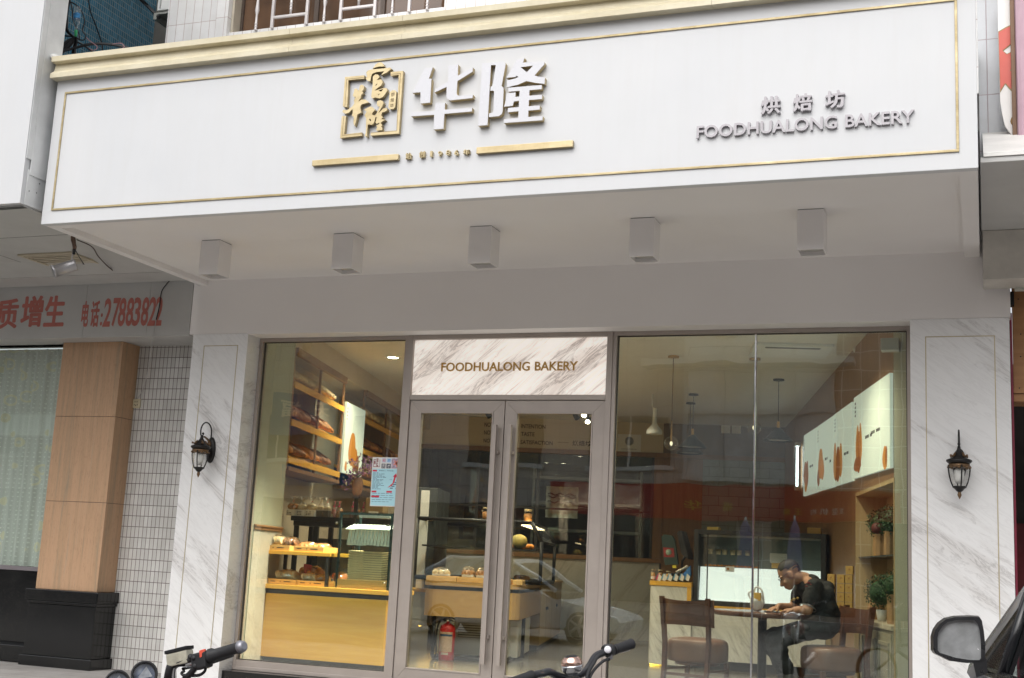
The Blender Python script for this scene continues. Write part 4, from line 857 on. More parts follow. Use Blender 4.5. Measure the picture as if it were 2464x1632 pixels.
# red and white board fixed on the tiles, pink pole
zq = zm(2330, 0, 134/525)
YB = -1.15
hb = thing("painted_board", "torn white board with a red flame shape on the lilac tiles at top right", "sign", PY(*zq(380, 1300), YB))
q = MB(); poly(q, zq, YB, [(270, -120), (278, 60), (280, 295), (290, 600), (298, 880), (300, 960), (320, 1080), (345, 1180), (400, 1260), (450, 1310), (452, 1150), (445, 885), (440, 480), (428, -120)], .03); q.build("board_sheet", pm("board_white", (.78, .76, .74), .5, 0, .05, 3), hb)
q = MB(); poly(q, zq, YB-.003, [(282, 297), (355, 255), (410, 230), (430, 232), (437, 412), (400, 425), (330, 482), (365, 508), (440, 470), (441, 640), (398, 662), (440, 690), (445, 888), (395, 850), (348, 795), (300, 875)], .0025); q.build("olive_outline", pm("flame_olive", (.30, .22, .08), .5), hb)
q = MB(); poly(q, zq, YB-.005, [(286, 305), (357, 265), (412, 240), (430, 241), (435, 400), (398, 415), (322, 478), (362, 515), (438, 480), (440, 632), (388, 662), (438, 698), (443, 868), (395, 832), (350, 782), (302, 850)], .0015); q.build("red_flame", pm("flame_red", (.62, .12, .09), .5, 0, .06), hb)
q = MB(); q.ball(PY(*zq(435, 1140), YB-.002), .035, (.7, .12, 1.1), 2, .2); q.build("burn_stain", pm("burn_brown", (.28, .16, .06), .8), hb)
pk = thing("pink_post", "pale pink painted post at the extreme top right", "post", PY(*zq(490, 1410), -1.25))
q = MB(); a = PY(*zq(452, 700), -1.25); q.box((a.x, -1.25, zl1+.02), (a.x+.28, -1.0, 9), .03); q.build("post_body", pm("pink_paint", (.46, .30, .36), .5, 0, .08, 5), pk)
q = MB(); q.box((a.x-.03, -1.2, zl1+.25), (a.x-.001, -1.0, 9), .003); q.build("brown_rail", pm("rail_brown", (.16, .09, .05), .5, .2), pk)
# ---------------------------------------------------------------- the shop's room, skewed to the street front
AR = R(13.75); RU = Vector((-math.sin(AR), math.cos(AR), 0)); RV = Vector((math.cos(AR), math.sin(AR), 0)); RO = Vector((-6.3, .05, 0))
ROOM = Matrix((RV, RU, Vector((0, 0, 1)))).transposed().to_4x4(); ROOM.translation = RO; RINV = ROOM.inverted()
FZ, CZ, TW, SB = .12, 3.47, 5.604, 8.5
def RP(t, s, z): return ROOM @ Vector((t, s, z))
def RT(x, y, t): return RINV @ hit(x, y, RP(t, 0, 0), RV)      # photograph ray onto a lengthwise plane, in room coordinates (t, s, z)
def RS(x, y, s): return RINV @ hit(x, y, RP(0, s, 0), RU)      # ... onto a crosswise plane
class RB(MB):
    """boxes given in room coordinates (t across, s deep, z)"""
    def rbox(s, a, b, bev=0): return s.box(a, b, bev, M=ROOM)
struct("shop_floor", MB().face([(-6.35, .05, FZ), (-.45, .05, FZ), RP(TW+.45, SB+2.4, FZ), RP(-.45, SB+2.4, FZ)]), M_FLOOR)
ri = thing("shop_interior", "bakery room with cream walls, pale ceiling, marble dado and brown wood trim", "interior", (-4, 5, FZ))
q = MB(); q.face([(-6.45, .055, CZ), (-.40, .055, CZ), RP(TW+.45, SB+.2, CZ), RP(-.45, SB+.2, CZ)]); q.build("ceiling", M_CEIL, ri)
q = RB(); q.rbox((-.12, .04, FZ), (0, .92, CZ)); q.build("left_pier", M_WALLP, ri)
q = RB(); q.rbox((-.45, .921, FZ), (-.34, SB, CZ)); q.build("left_wall", M_CREAM, ri)
q = RB(); q.rbox((-.339, .921, 3.235), (0, SB, CZ)); q.build("left_bulkhead", M_CREAM, ri)
q = RB(); q.rbox((TW, -1.30, FZ), (TW+.1, -.72, CZ)); q.build("right_pier", M_WALLP, ri)
q = RB(); q.rbox((TW+.33, -.72, FZ), (TW+.43, 1.32, CZ)); q.rbox((TW, -.719, 2.02), (TW+.329, 1.319, CZ)); q.rbox((TW, 1.32, FZ), (TW+.1, SB, CZ)); q.build("right_wall", M_WOODB, ri)
sv = M_MARBI
q = RB(); q.rbox((-.34, SB, FZ), (3.72, SB+.1, 1.30)); q.build("marble_dado", sv, ri)
q = RB(); q.rbox((-.34, SB-.025, 1.301), (3.74, SB+.12, 1.365), .004); q.rbox((-.34, SB-.03, 2.93), (TW, SB+.1, 3.0), .004); q.rbox((3.60, SB-.02, 1.366), (3.74, SB+.1, 2.929), .004); q.build("wood_trim", M_WOODB, ri)
q = RB(); q.rbox((-.34, SB-.01, 3.001), (3.73, SB+.1, CZ)); q.build("cream_frieze", M_CREAM, ri)
q = RB(); q.rbox((3.731, SB-.01, 3.001), (TW, SB+.1, CZ)); q.build("taupe_frieze", pm("taupe_wall", (.20, .15, .11), .6), ri)
q = RB(); q.rbox((3.741, SB, FZ), (4.35, SB+.1, 2.929)); q.build("wood_panelling", M_WOODB, ri)
q = RB(); q.rbox((4.351, SB, FZ), (TW, SB+.1, 2.929)); q.build("tiled_back_wall", tiles("grey_back_tile", .3, .15, (.26, .29, .28), (.09, .085, .08), .5, .006), ri)
# sockets on the taupe frieze? no: on the tile wall, as in the photograph
q = RB(); a = RS(*z5(1075, 905), SB); 
for k in range(2): q.rbox((a.x-.08+k*.16, SB-.02, a.z-.07), (a.x+.06+k*.16, SB-.0105, a.z+.07), .004)
q.build("double_socket", M_PAPER, ri)
# lettering on the cream frieze
lt = thing("wall_motto", "dark lettering NOT INTENTION, NOT TASTE, NOT SATISFACTION on the cream wall above the kitchen window", "lettering", RP(1.6, SB-.012, 3.1))
mi = pm("motto_ink", (.05, .03, .045), .6); SL = SB-.016
def motto(s, p0, p1, h0):
    a, b, c = RS(*z3(*p0), SL), RS(*z3(*p1), SL), RS(*z3(*h0), SL); z = (a.z+b.z)/2
    lay(MB(), s, RP(a.x, SL, z), RV*(b.x-a.x), (0, 0, c.z-a.z), RU*.004, .012).build("motto_word", mi, lt)
motto("NOT", (842, 885), (920, 888), (842, 845)); motto("INTENTION", (1172, 898), (1390, 904), (1172, 862))
motto("NOT", (838, 956), (918, 958), (838, 917)); motto("TASTE", (1170, 968), (1292, 972), (1170, 932))
motto("NOT", (834, 1027), (915, 1030), (834, 990)); motto("SATISFACTION", (1166, 1042), (1455, 1050), (1166, 1006)); motto("——", (1500, 1027), (1598, 1029), (1500, 1024))
motto("烘焙坊", (1632, 1058), (1802, 1062), (1632, 1008))
ce = thing("notice_sheet", "white notice sheet with a grey emblem on the cream frieze right of the motto", "notice", RP(3.2, SB-.02, 3.1))
a, b = RS(*z5(95, 1105), SL), RS(*z5(310, 958), SL)
q = RB(); q.rbox((a.x, SL, a.z), (b.x, SL+.004, b.z)); q.build("sheet", M_PAPER, ce)
q = RB(); q.lathe([(.001, .002), (.07, .002), (.07, 0), (.045, -.001)], RP((a.x+b.x)/2, SL-.001, (a.z+b.z)/2+.03), 16, -RU); q.rbox((a.x+.06, SL-.002, a.z+.035), (b.x-.06, SL-.0005, a.z+.045)); q.build("grey_emblem", pm("emblem_grey", (.36, .36, .38), .6), ce)
# kitchen behind the back window
kt = thing("kitchen_window", "long dark kitchen window with black mullions in the shop's back wall", "window", RP(1.7, SB, 1.37))
q = RB()
for t_ in (-.34, .80, 1.76, 2.68, 3.555): q.rbox((t_, SB+.01, 1.366), (t_+.045, SB+.07, 2.929), .003)
q.rbox((-.29, SB+.012, 2.05), (3.55, SB+.068, 2.08)); q.build("mullion", M_DGREY, kt)
q = RB()
for t_, e_ in ((-.294, .799), (.846, 1.759), (1.806, 2.679), (2.726, 3.554)): q.rbox((t_, SB+.035, 1.367), (e_, SB+.042, 2.049)); q.rbox((t_, SB+.035, 2.081), (e_, SB+.042, 2.928))
q.build("glass_pane", M_CLEAR, kt)
kr = thing("kitchen_room", "dim kitchen room with shelves seen through the shop's back window", "room", RP(1.7, SB+1, FZ))
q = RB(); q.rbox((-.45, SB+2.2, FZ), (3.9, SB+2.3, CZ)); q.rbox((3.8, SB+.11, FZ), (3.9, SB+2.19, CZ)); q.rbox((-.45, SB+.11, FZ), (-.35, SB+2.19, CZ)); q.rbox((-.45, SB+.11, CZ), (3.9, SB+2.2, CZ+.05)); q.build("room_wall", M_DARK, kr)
q = RB()
for z in (1.75, 2.2, 2.62): q.rbox((1.55, SB+1.4, z), (3.4, SB+1.9, z+.05), .004)
for t_ in (1.55, 2.5, 3.36): q.rbox((t_, SB+1.45, FZ), (t_+.04, SB+1.85, 2.8))
q.build("steel_rack", pm("kitchen_steel", (.33, .35, .34), .35, .7), kr)
q = RB(); q.rbox((-.2, SB+1.3, FZ), (1.2, SB+1.9, 1.55), .01); q.rbox((-.1, SB+1.35, 1.551), (.35, SB+1.8, 2.3), .01); q.build("kitchen_machine", pm("oven_dark", (.06, .065, .065), .35, .4), kr)
a, b = RS(*z4(1290, 225), SB+.5), RS(*z3(1688, 1432), SB+.5)
rk = thing("white_cloth_rack", "white cloth with dark wavy folds hung on a rack in the kitchen", "cloth", RP((a.x+b.x)/2, SB+.5, 1.6))
q = MB(); rows = []
for j in range(13):
    rows.append([q.bm.verts.new(RP(a.x+(b.x-a.x)*i/24, SB+.5+.03*math.sin(j*1.9+math.sin(i*.6)*.9)+.012*math.sin(i*.9), a.z+(b.z-a.z)*j/12)) for i in range(25)])
for j in range(12):
    for i in range(24): q.bm.faces.new((rows[j][i], rows[j][i+1], rows[j+1][i+1], rows[j+1][i])).smooth = True
q.build("hanging_cloth", pm("cloth_white", (.62, .65, .62), .8, 0, .1), rk)
q = MB()
for j, ph in ((9, 0), (8, 1.4), (6, .5)):
    q.tube([RP(a.x+(b.x-a.x)*(.06+.88*i/20), SB+.455, a.z+(b.z-a.z)*(j/12+.03*math.sin(i*.9+ph))) for i in range(21)], .012, 6)
q.build("dark_fold_cord", pm("cord_grey", (.10, .12, .12), .7), rk)
# ---- ceiling fixtures: downlights, spots, pendants
def alight(name, loc, pw, size, col=(1, .84, .64), ty='SPOT', ang=120, tgt=None):
    l = bpy.data.lights.new(name, ty); l.energy = pw; l.color = col
    if ty == 'SPOT': l.spot_size = R(ang); l.spot_blend = .6; l.shadow_soft_size = size
    elif ty == 'POINT': l.shadow_soft_size = size
    o = bpy.data.objects.new(name, l); COL.objects.link(o); o.location = loc
    if tgt is not None: o.rotation_euler = (Vector(loc)-Vector(tgt)).to_track_quat('Z', 'Y').to_euler()
    return o
M_LAMP = emit("lamp_disc", (1, .86, .62), 14)
LAMPW = 125
vis = PZ(*z1(1365, 262), CZ)
dl_spots = [tuple((RINV @ vis).xy), (1.50, .045), (1.5, 3.6), (2.0, 1.9), (2.9, 4.6), (4.7, -.17), (3.4, .145), (2.2, .44), (1.2, 7.0), (1.12, .138)]  # most are added to light the room, hidden by transom and window head
names = ["lit round downlight in the ceiling behind the left window", "added downlight out of view, brightening the yellow bread counter", "added downlight out of view along the left bread shelves", "added downlight out of view just inside the doors", "lit round downlight over the island's glass case",
         "lit round downlight above the seated man's table", "added downlight out of view close to the glass before the empty chair", "added downlight out of view close to the glass beside the right door leaf", "lit round downlight in front of the cream motto wall", "lit round downlight above the counter's left end, close to the glass"]
dl0 = None
for i, (t_, s_) in enumerate(dl_spots):
    if dl0 is None:
        dl0 = thing("downlight", names[0], "downlight", (0, 0, 0), "downlights in the shop ceiling")
        MB().lathe([(.062, 0), (.075, -.006), (.085, -.004), (.087, 0)], (0, 0, -.001), 28, caps=False).build("lamp_ring", M_CHROME, dl0)
        MB().lathe([(.001, -.004), (.06, -.004), (.061, 0), (.001, 0)], (0, 0, -.001), 24).build("lamp_disc", M_LAMP, dl0); D_ = dl0
    else: D_ = copy_tree(dl0); D_["label"] = names[i]
    D_.location = RP(t_, s_, CZ)
    alight("downlight_beam", RP(t_, s_, CZ-.02), LAMPW if i not in (1, 9) else 780, .06, ang=135 if i not in (1, 9) else 74)  # the stronger, narrower pair is added to brighten the counter front
spl = None
for i, (x, y, lb) in enumerate(((1742, 782, "upper lit black spotlight over the motto at the right door leaf"), (1775, 842, "lower lit black spotlight over the motto at the right door leaf"), (1660, 805, "black track spotlight turned away, left of the two lit ones"), (872, 790, "black track spotlight above the word NOT at the left door leaf"))):
    p = RINV @ PZ(*z3(x, y), CZ-.12); p = RP(p.x, min(p.y, 7.9), CZ)
    if spl is None:
        spl = thing("track_spot", lb, "spotlight", (0, 0, 0), "spotlights on the shop ceiling")
        q = MB(); q.lathe([(.03, 0), (.03, -.012), (.008, -.014), (.008, -.06)], (0, 0, 0), 14); q.build("spot_stem", M_BLACK, spl)
        d = Vector((.1, -.75, -.65)).normalized(); q = MB(); q.lathe([(.018, -.05), (.035, -.03), (.04, .05), (.046, .06)], (0, 0, -.085), 18, d); q.build("spot_can", M_BLACK, spl)
        MB().lathe([(.001, .0), (.038, 0), (.038, .004), (.001, .004)], Vector((0, 0, -.085))+d*.058, 18, d).build("spot_lens", emit("spot_lens", (1, .84, .58), 10), spl); S_ = spl
    else:
        S_ = copy_tree(spl); S_["label"] = lb
        if i >= 2: S_.rotation_euler.z = R(150)
    S_.location = p
# globe pendants and black cones
gp = None
for i, (x0, y0, x1, y1, lb) in enumerate(((600, 248, 578, 1035, "clear glass globe pendant on a long brown cord, hanging left of the two black cones"), (1300, 240, 1322, 893, "clear glass globe pendant right of the silver glass joint"))):
    top = PZ(*z5(x0, y0), CZ)
    if i: top = RP(4.62, 2.2, CZ); tgt = PY(*z5(x1, y1), top.y); top.x = tgt.x
    bot = PY(*z5(x1, y1), top.y)
    L = top.z-bot.z; t = thing("globe_pendant", lb, "pendant lamp", top, "clear globe pendants")
    MB().lathe([(.05, 0), (.06, -.002), (.06, -.022), (.05, -.024)], top, 24).build("ceiling_rose", gold_mat("pendant_brass", (.45, .28, .10), (.6, .4, .18)) if not i else bpy.data.materials["pendant_brass"], t)
    q = MB(); q.tube([top, top-Vector((0, 0, L-.24))], .004, 6); q.build("cord", pm("cord_brown", (.05, .03, .025), .6), t)
    q = MB(); q.tube([top-Vector((0, 0, L-.24)), top-Vector((0, 0, L-.02))], .009, 10); q.build("brass_stem", bpy.data.materials["pendant_brass"], t)
    q = MB(); q.ball(top-Vector((0, 0, L)), .075, sub=3); q.build("glass_globe", M_BULB, t); q = MB(); q.ball(top-Vector((0, 0, L)), .02, (.8, .8, 1.3), 2); q.build("bulb", emit("bulb_warm", (1, .85, .6), .9), t)
cp = None; mcone = pm("cone_black", (.018, .02, .021), .5, .1, .15)
for i, (x0, y0, x1, y1, wz, lb, zf) in enumerate(((780, 590, 770, 1075, 250, "nearer of the two overlapping black cone pendants", z5), (755, 668, 745, 1128, 240, "farther of the two overlapping black cone pendants, showing below the other", z5), (206, 440, 195, 1015, 265, "black cone pendant hanging alone beside the bread posters", z6))):
    top = PZ(*zf(x0, y0), CZ); 
    if i == 2: top = RP(5.0, 3.6, CZ); top.x = PY(*zf(x1, y1), top.y).x
    bot = PY(*zf(x1, y1), top.y); a = PY(*zf(x1-wz/2, y1), top.y); r = (bot-a).length*1.0
    t = thing("cone_pendant", lb, "pendant lamp", top, "black cone pendants")
    MB().lathe([(.05, 0), (.065, -.002), (.065, -.02), (.05, -.022)], top, 24).build("ceiling_rose", mcone, t)
    q = MB(); q.tube([top, (top.x, top.y, bot.z+r*1.35)], .004, 6); q.build("cord", mcone, t)
    MB().lathe([(.016, r*.92), (.018, r*.96), (.018, r*1.3), (.012, r*1.36)], (top.x, top.y, bot.z), 14).build("wood_neck", M_WOODP, t)
    MB().lathe([(r, 0), (r*.99, .012), (.03, r*.9), (.01, r*.94), (.008, r*.9), (.028, r*.86), (r*.96, .008), (r, 0)], (top.x, top.y, bot.z), 36, caps=False).build("cone_shade", mcone, t)
    MB().lathe([(.001, .02), (r*.9, .02), (r*.9, .024), (.001, .024)], (top.x, top.y, bot.z), 30).build("shade_lining", M_PAPER, t)
ws = thing("wall_sconce", "white bell-shaped wall lamp beside the globe pendant", "wall lamp", RP(3.57, SB-.1, 2.9))
p = RS(*z5(428, 905), 5.2); P_ = RP(p.x, 5.2, p.z); q = MB(); q.lathe([(.10, -.07), (.105, -.065), (.10, -.02), (.06, .03), (.035, .06), (.03, .09), (.024, .25), (.03, .27), (.001, .275)], P_, 24); q.build("lamp_bell", M_PAPER, ws)
q = MB(); q.tube([P_+Vector((0, 0, .26)), P_+Vector((-.04, 0, .29)), (P_.x-.04, P_.y, CZ)], .008, 8); q.build("lamp_arm", M_PAPER, ws)
sd_ = thing("smoke_detector", "white round detector on the ceiling at the right window's top corner", "detector", PZ(*z6(950, 160), CZ))
p = PZ(*z6(945, 180), CZ); MB().lathe([(.09, 0), (.085, -.03), (.06, -.05), (.001, -.052)], p, 24).build("detector_body", M_PAPER, sd_)
eb = MB(); p = PY(*z6(1200, 150), .35); eb.box((p.x-.07, .30, p.z-.05), (p.x+.07, .42, p.z+.05), .008); eo = eb.build("emergency_light", M_PAPER); tag(eo, "small white box fixture on the right interior wall just under the ceiling", "fixture")
cv = thing("ceiling_cassette", "long slotted white air diffuser on the ceiling over the right window", "air conditioner", RP(4.2, 2.8, CZ))
pc0 = RINV @ PZ(*z6(80, 172), CZ-.03); pc1 = RINV @ PZ(*z6(575, 185), CZ-.03); sy = (pc0.y+pc1.y)/2
q = RB(); q.rbox((pc0.x-.12, sy-.12, CZ-.03), (pc1.x+.12, sy+.6, CZ-.001), .01); q.build("cassette_body", M_PAPER, cv); q = RB(); q.rbox((pc0.x, sy-.03, CZ-.034), (pc1.x, sy+.03, CZ-.0305)); q.build("air_slot", M_DGREY, cv)
# ---- bread shelves on the left wall
def loaf(c, ax, L, r, m):
    q = MB(); ax = Vector(ax).normalized(); s_ = ax.cross(Vector((0, 0, 1))).normalized(); up = s_.cross(ax)
    M = Matrix((ax, s_, up)).transposed(); q.ball((0, 0, 0), 1, (L/2, r, r*.85), 2, .05, M)
    for v in q.bm.verts:
        k = ax.dot(v.co)/(L/2); v.co += up*(r*.12*math.sin(k*14))
    q.bm.verts.ensure_lookup_table(); q.xf(Matrix.Translation(Vector(c))); return q
random.seed(21)
shelves = [(2.86, "upper"), (2.475, "middle"), (2.095, "lower")]
for u, (s0, s1, sdv, nm) in enumerate(((.95, 2.98, 1.94, "nearer"), (4.02, 6.7, 5.3, "farther"))):
    bs = thing("bread_shelf", "%s wall rack of tilted bread shelves in brown wood, %s the lit bread poster" % (nm, "left of" if u == 0 else "right of"), "shelf", RP(-.17, (s0+s1)/2, 2.05), "bread racks on the left wall")
    for z, lv in shelves:
        q = RB(); P0 = [(-.335, s0, z+.20), (0, s0, z), (0, s0, z-.03), (-.335, s0, z+.17)]; P1 = [(a, s1, c) for a, _, c in P0]; q.hexa([ROOM @ Vector(p) for p in P0], [ROOM @ Vector(p) for p in P1]); q.rbox((.001, s0, z-.035), (.018, s1, z+.03), .003); q.build("shelf_board", M_WOODY, bs)
    q = RB()
    for s_ in (s0-.03, sdv, s1-.01): q.rbox((-.02, s_, 2.0), (.019 if 0 else .0005, s_+.04, 3.23), .002)
    q.rbox((-.02, s0, 3.16), (.03, s1, 3.234), .003); q.rbox((-.335, s0, 1.99), (.02, s1, 2.03), .003); q.build("shelf_frame", M_WOODB, bs)
    q = RB()
    for k in range(int((s1-s0)/.045)): q.rbox((-.336, s0+.02+k*.045, 2.04), (-.332, s0+.038+k*.045, 3.15))
    q.build("slatted_back", pm("slat_pale", (.42, .33, .20), .6), bs)
    for z, lv in shelves:
        n = int((s1-s0)/.125)
        for k in range(n):
            s_ = s0+.09+k*(s1-s0-.15)/n
            if abs(s_-sdv-.02) < .05: continue
            mm = {"upper": M_BREADL, "middle": random.choice((M_BREAD, M_BREADD)), "lower": random.choice((M_BREADD, M_BREAD, M_BREADD))}[lv]; r = random.uniform(.042, .056)
            base = RP(-.17, s_, z+.135+r*.8); o = loaf(base, ROOM.to_3x3() @ Vector((-1, random.uniform(-.25, .25), .58)), random.uniform(.26, .34), r, mm).build("bread_loaf", mm)
            tag(o, "%s in the row on the %s tilted shelf of the %s bread rack" % ({"upper": "pale long loaf", "middle": "crusty brown loaf", "lower": "dark seeded loaf"}[lv], lv, nm), "bread", "loaves on the %s shelf of the %s bread rack" % (lv, nm))
# lit posters
gpap = emit("lightbox_paper", (.62, .69, .61), .36)
def bread_shape(q, c, ax, nrm, L, r, th=.006):
    """flat printed bread: a lens outline"""
    c, ax, nrm = Vector(c), Vector(ax).normalized(), Vector(nrm).normalized(); sd2 = nrm.cross(ax); pts = []
    for k in range(20):
        a = 2*math.pi*k/20; pts.append(c+ax*(L/2*math.cos(a))+sd2*(r*math.sin(a)*(1+.12*math.cos(3*a))))
    q.prism([pts], nrm*.0008)
def poster(label, wall_t, s0, s1, z0a, z1a, z0b, z1b, nrm, breads, words):
    t = thing("bread_poster", label, "poster", RP(wall_t, (s0+s1)/2, z0a), "lit bread posters")
    n = Vector(nrm); q = MB(); f = [RP(wall_t, s0, z0a), RP(wall_t, s1, z0b), RP(wall_t, s1, z1b), RP(wall_t, s0, z1a)]
    q.hexa([p+n*.03 for p in f], [p+n*.002 for p in f]); q.build("lightbox_face", gpap, t)
    at = lambda u, v: f[0]*(1-u)*(1-v)+f[1]*u*(1-v)+f[2]*u*v+f[3]*(1-u)*v+n*.0305
    qs = {}
    for u, v, du, dv, L, r, m in breads:
        q = qs.setdefault(m.name, (MB(), m))[0]; c = at(u, v); ax = at(u+du, v+dv)-c; bread_shape(q, c, ax, n, L, r)
    for k, (q, m) in qs.items(): q.build("printed_bread", m, t)
    q = MB()
    for u, v, wd in words:
        for k in range(int(wd/.03)):
            if k % 5 == 4: continue
            a = at(u+k*.028, v); e1 = at(u+k*.028+.02, v)-a; e2 = at(u, v+.035)-at(u, v); q.hexa([a+n*.001, a+e1+n*.001, a+e1+e2+n*.001, a+e2+n*.001], [a, a+e1, a+e1+e2, a+e2])
    for k in range(4):                                                   # upright row of brush signs at the top corner
        a = at(.04, .90-k*.05); e1 = at(.075, .9)-at(.04, .9); e2 = at(.04, .93)-at(.04, .9); q.hexa([a+n*.001, a+e1*.8+n*.001, a+e1+e2+n*.001, a+e2*.7+n*.001], [a, a+e1*.8, a+e1+e2, a+e2*.7])
    q.build("printed_words", pm("poster_black", (.03, .03, .03), .6), t); return t
pa_ = emit("print_bread", (.50, .20, .03), .30); pb_ = emit("print_crust", (.30, .09, .015), .25)
a, b, c, d = RT(*z1(885, 1295), 0), RT(*z1(932, 660), 0), RT(*z1(1060, 1320), 0), RT(*z1(1095, 740), 0)
poster("lit upright bread poster on the left wall between the two bread racks", 0, (a.y+b.y)/2, (c.y+d.y)/2, a.z, b.z, c.z-.02, d.z, RV, [(.42, .36, 0, 1, .40, .17, pa_), (.60, .22, .25, 1, .28, .12, pa_), (.72, .16, .2, 1, .2, .1, pb_), (.15, .10, .1, 1, .12, .05, pa_)], [])
def zr6(x, y): return RT(*z6(x, y), TW)
NW = -RV
E4 = [[(905, 628), (900, 1352), (1230, 402), (1235, 1253)], [(727, 775), (720, 1420), (886, 662), (885, 1370)], [(571, 885), (566, 1468), (722, 782), (716, 1425)], [(447, 965), (442, 1510), (566, 890), (562, 1472)]]
BR = [[(.16, .30, 0, 1, .40, .15, pb_), (.12, .42, .08, 1, .34, .09, pa_), (.22, .42, -.05, 1, .36, .08, pa_), (.12, .16, 0, 1, .14, .22, pb_), (.88, .12, .1, 1, .2, .11, pa_), (.91, .14, .1, 1, .16, .05, pb_)],
      [(.06, .34, 0, 1, .40, .12, pa_), (.24, .28, 0, 1, .38, .16, pb_), (.40, .32, 0, 1, .36, .12, pa_), (.12, .20, .1, 1, .22, .11, pb_)], [(.24, .40, .05, 1, .36, .22, pa_), (.36, .30, -.05, 1, .24, .14, pa_), (.10, .20, .1, 1, .2, .12, pb_)], [(.16, .36, .1, 1, .30, .20, pb_), (.30, .34, 0, 1, .34, .14, pb_), (.20, .18, .1, 1, .2, .13, pa_)]]
WD = [[(.36, .42, .22), (.52, .44, .28)], [(.58, .36, .28)], [(.5, .42, .2), (.78, .36, .1)], [(.5, .42, .28)]]
LB = ["largest lit bread poster on the right wall, nearest the street window", "lit poster of long dark rolls, second from the street window", "lit poster of golden buns, third from the street window", "narrowest lit bread poster at the far left end of the right-hand row"]
for k in range(4):
    tl, bl, tr, br = [zr6(*p) for p in E4[k]]
    poster(LB[k], TW, (tl.y+bl.y)/2, (tr.y+br.y)/2, bl.z, tl.z, br.z, tr.z, NW, BR[k], WD[k])
ls = thing("light_strip", "upright glowing white light strip at the far end of the bread posters", "lamp", RP(TW-.05, 6.9, 2.2))
a, b = zr6(412, 1420), zr6(412, 1060); q = RB(); q.rbox((TW-.07, 6.1, a.z), (TW-.05, 6.2, b.z), .004); q.build("light_tube", emit("strip_white", (.85, .95, 1), 4), ls); q = RB(); q.rbox((TW-.09, 6.08, a.z-.05), (TW-.03, 6.22, a.z-.002)); q.rbox((TW-.09, 6.08, b.z+.002), (TW-.03, 6.22, b.z+.05)); q.build("end_cap", M_PAPER, ls)
# ---------------------------------------------------------------- bread counter behind the left window
YCN = .6
def C2(x, y): return PY(*z2(x, y), YCN)
cx0, cx1 = -6.555, -5.145
ct = thing("bread_counter", "yellow wooden bread counter with a raised shelf behind the left shop window", "counter", (-5.85, .85, FZ))
MB().box((cx0, YCN, .205), (cx1, YCN+.55, .79), .003).build("counter_body", M_WOODY, ct)
q = MB(); q.box((cx0-.0, YCN-.02, .835), (cx1+.01, YCN+.57, .876), .004); q.build("counter_top", M_WOODY, ct)
MB().box((cx0+.01, YCN+.015, .791), (cx1-.01, YCN+.54, .834)).build("dark_recess", M_DGREY, ct); MB().box((cx0+.05, YCN+.08, FZ+.001), (cx1-.05, YCN+.5, .2045)).build("plinth", M_BLACK, ct)
q = MB(); sx0, sx1 = C2(210, 500).x, C2(818, 530).x; sz = C2(500, 508).z; q.box((sx0, YCN+.0, sz-.035), (sx1, YCN+.5, sz), .004); q.build("raised_shelf", M_WOODY, ct)
q = MB()
for x in (sx0+.03, sx1-.055):
    for y in (YCN+.02, YCN+.44): q.box((x, y, .8765), (x+.028, y+.03, sz-.0355), .002)
q.build("shelf_leg", M_DGREY, ct)
def tray(label, x0, x1, y0, z, d=.30, h=.05):
    t = thing("bread_tray", label, "tray", ((x0+x1)/2, y0+d/2, z), "wooden bread trays")
    q = MB(); q.box((x0, y0, z), (x1, y0+d, z+.008), .001); q.box((x0, y0, z+.0085), (x0+.012, y0+d, z+h), .002); q.box((x1-.012, y0, z+.0085), (x1, y0+d, z+h), .002); q.box((x0+.0125, y0, z+.0085), (x1-.0125, y0+.012, z+h-.002), .002); q.box((x0+.0125, y0+d-.012, z+.0085), (x1-.0125, y0+d, z+h), .002); q.build("tray_box", M_WOODP, t)
    q = MB(); w_ = x1-x0
    q.box((x0+w_*.10, y0-.001, z+h-.028), (x0+w_*.26, y0+.001, z+h-.020)); q.box((x0+w_*.42, y0-.001, z+h-.028), (x0+w_*.46, y0+.001, z+h-.020)); q.box((x0+w_*.56, y0-.001, z+h-.028), (x0+w_*.80, y0+.001, z+h-.020)); q.build("tray_slot", M_DGREY, t); return t
film = glass("cellophane", (.93, .93, .92), .12, 3.0)
def packet(label, c, n, lw, h, m, group, top=0):
    """a row of bread slices in a clear bag"""
    c = Vector(c); t = thing("bread_packet", label, "bread", c, group)
    q = MB()
    for k in range(n):
        x = c.x-lw/2+lw*(k+.5)/n; M = Matrix.Rotation(R(-28), 3, 'Y') @ Matrix.Rotation(R(random.uniform(-8, 8)), 3, 'Z'); q.ball((x, c.y, c.z+h/2), 1, (lw/n*.42, .085, h/2), 2, .03, M)
    q.build("bread_slices", m, t)
    q = MB(); q.ball((c.x, c.y, c.z+h*.5), 1, (lw*.56, .10, h*.56), 3, .07)
    for v in q.bm.verts: v.co.z = max(v.co.z, c.z+.002)
    q.build("clear_bag", film, t); return t
random.seed(9)
tx = [C2(222, 480).x, C2(465, 480).x, C2(500, 490).x, C2(748, 490).x, C2(840, 490).x]
tray("bread tray at the left of the counter's raised shelf", tx[0], tx[1], YCN+.02, sz+.001); tray("bread tray in the middle of the counter's raised shelf", tx[2], tx[3], YCN+.02, sz+.001); 
ux = [C2(275, 790).x, C2(516, 790).x, C2(522, 800).x, C2(772, 800).x]
tray("bread tray at the left under the counter's raised shelf", ux[0], ux[1], YCN+.03, .878); tray("bread tray at the right under the counter's raised shelf", ux[2], ux[3], YCN+.03, .878)
G_ = "bagged bread on the counter trays"
def mid(a, b): return (a+b)/2
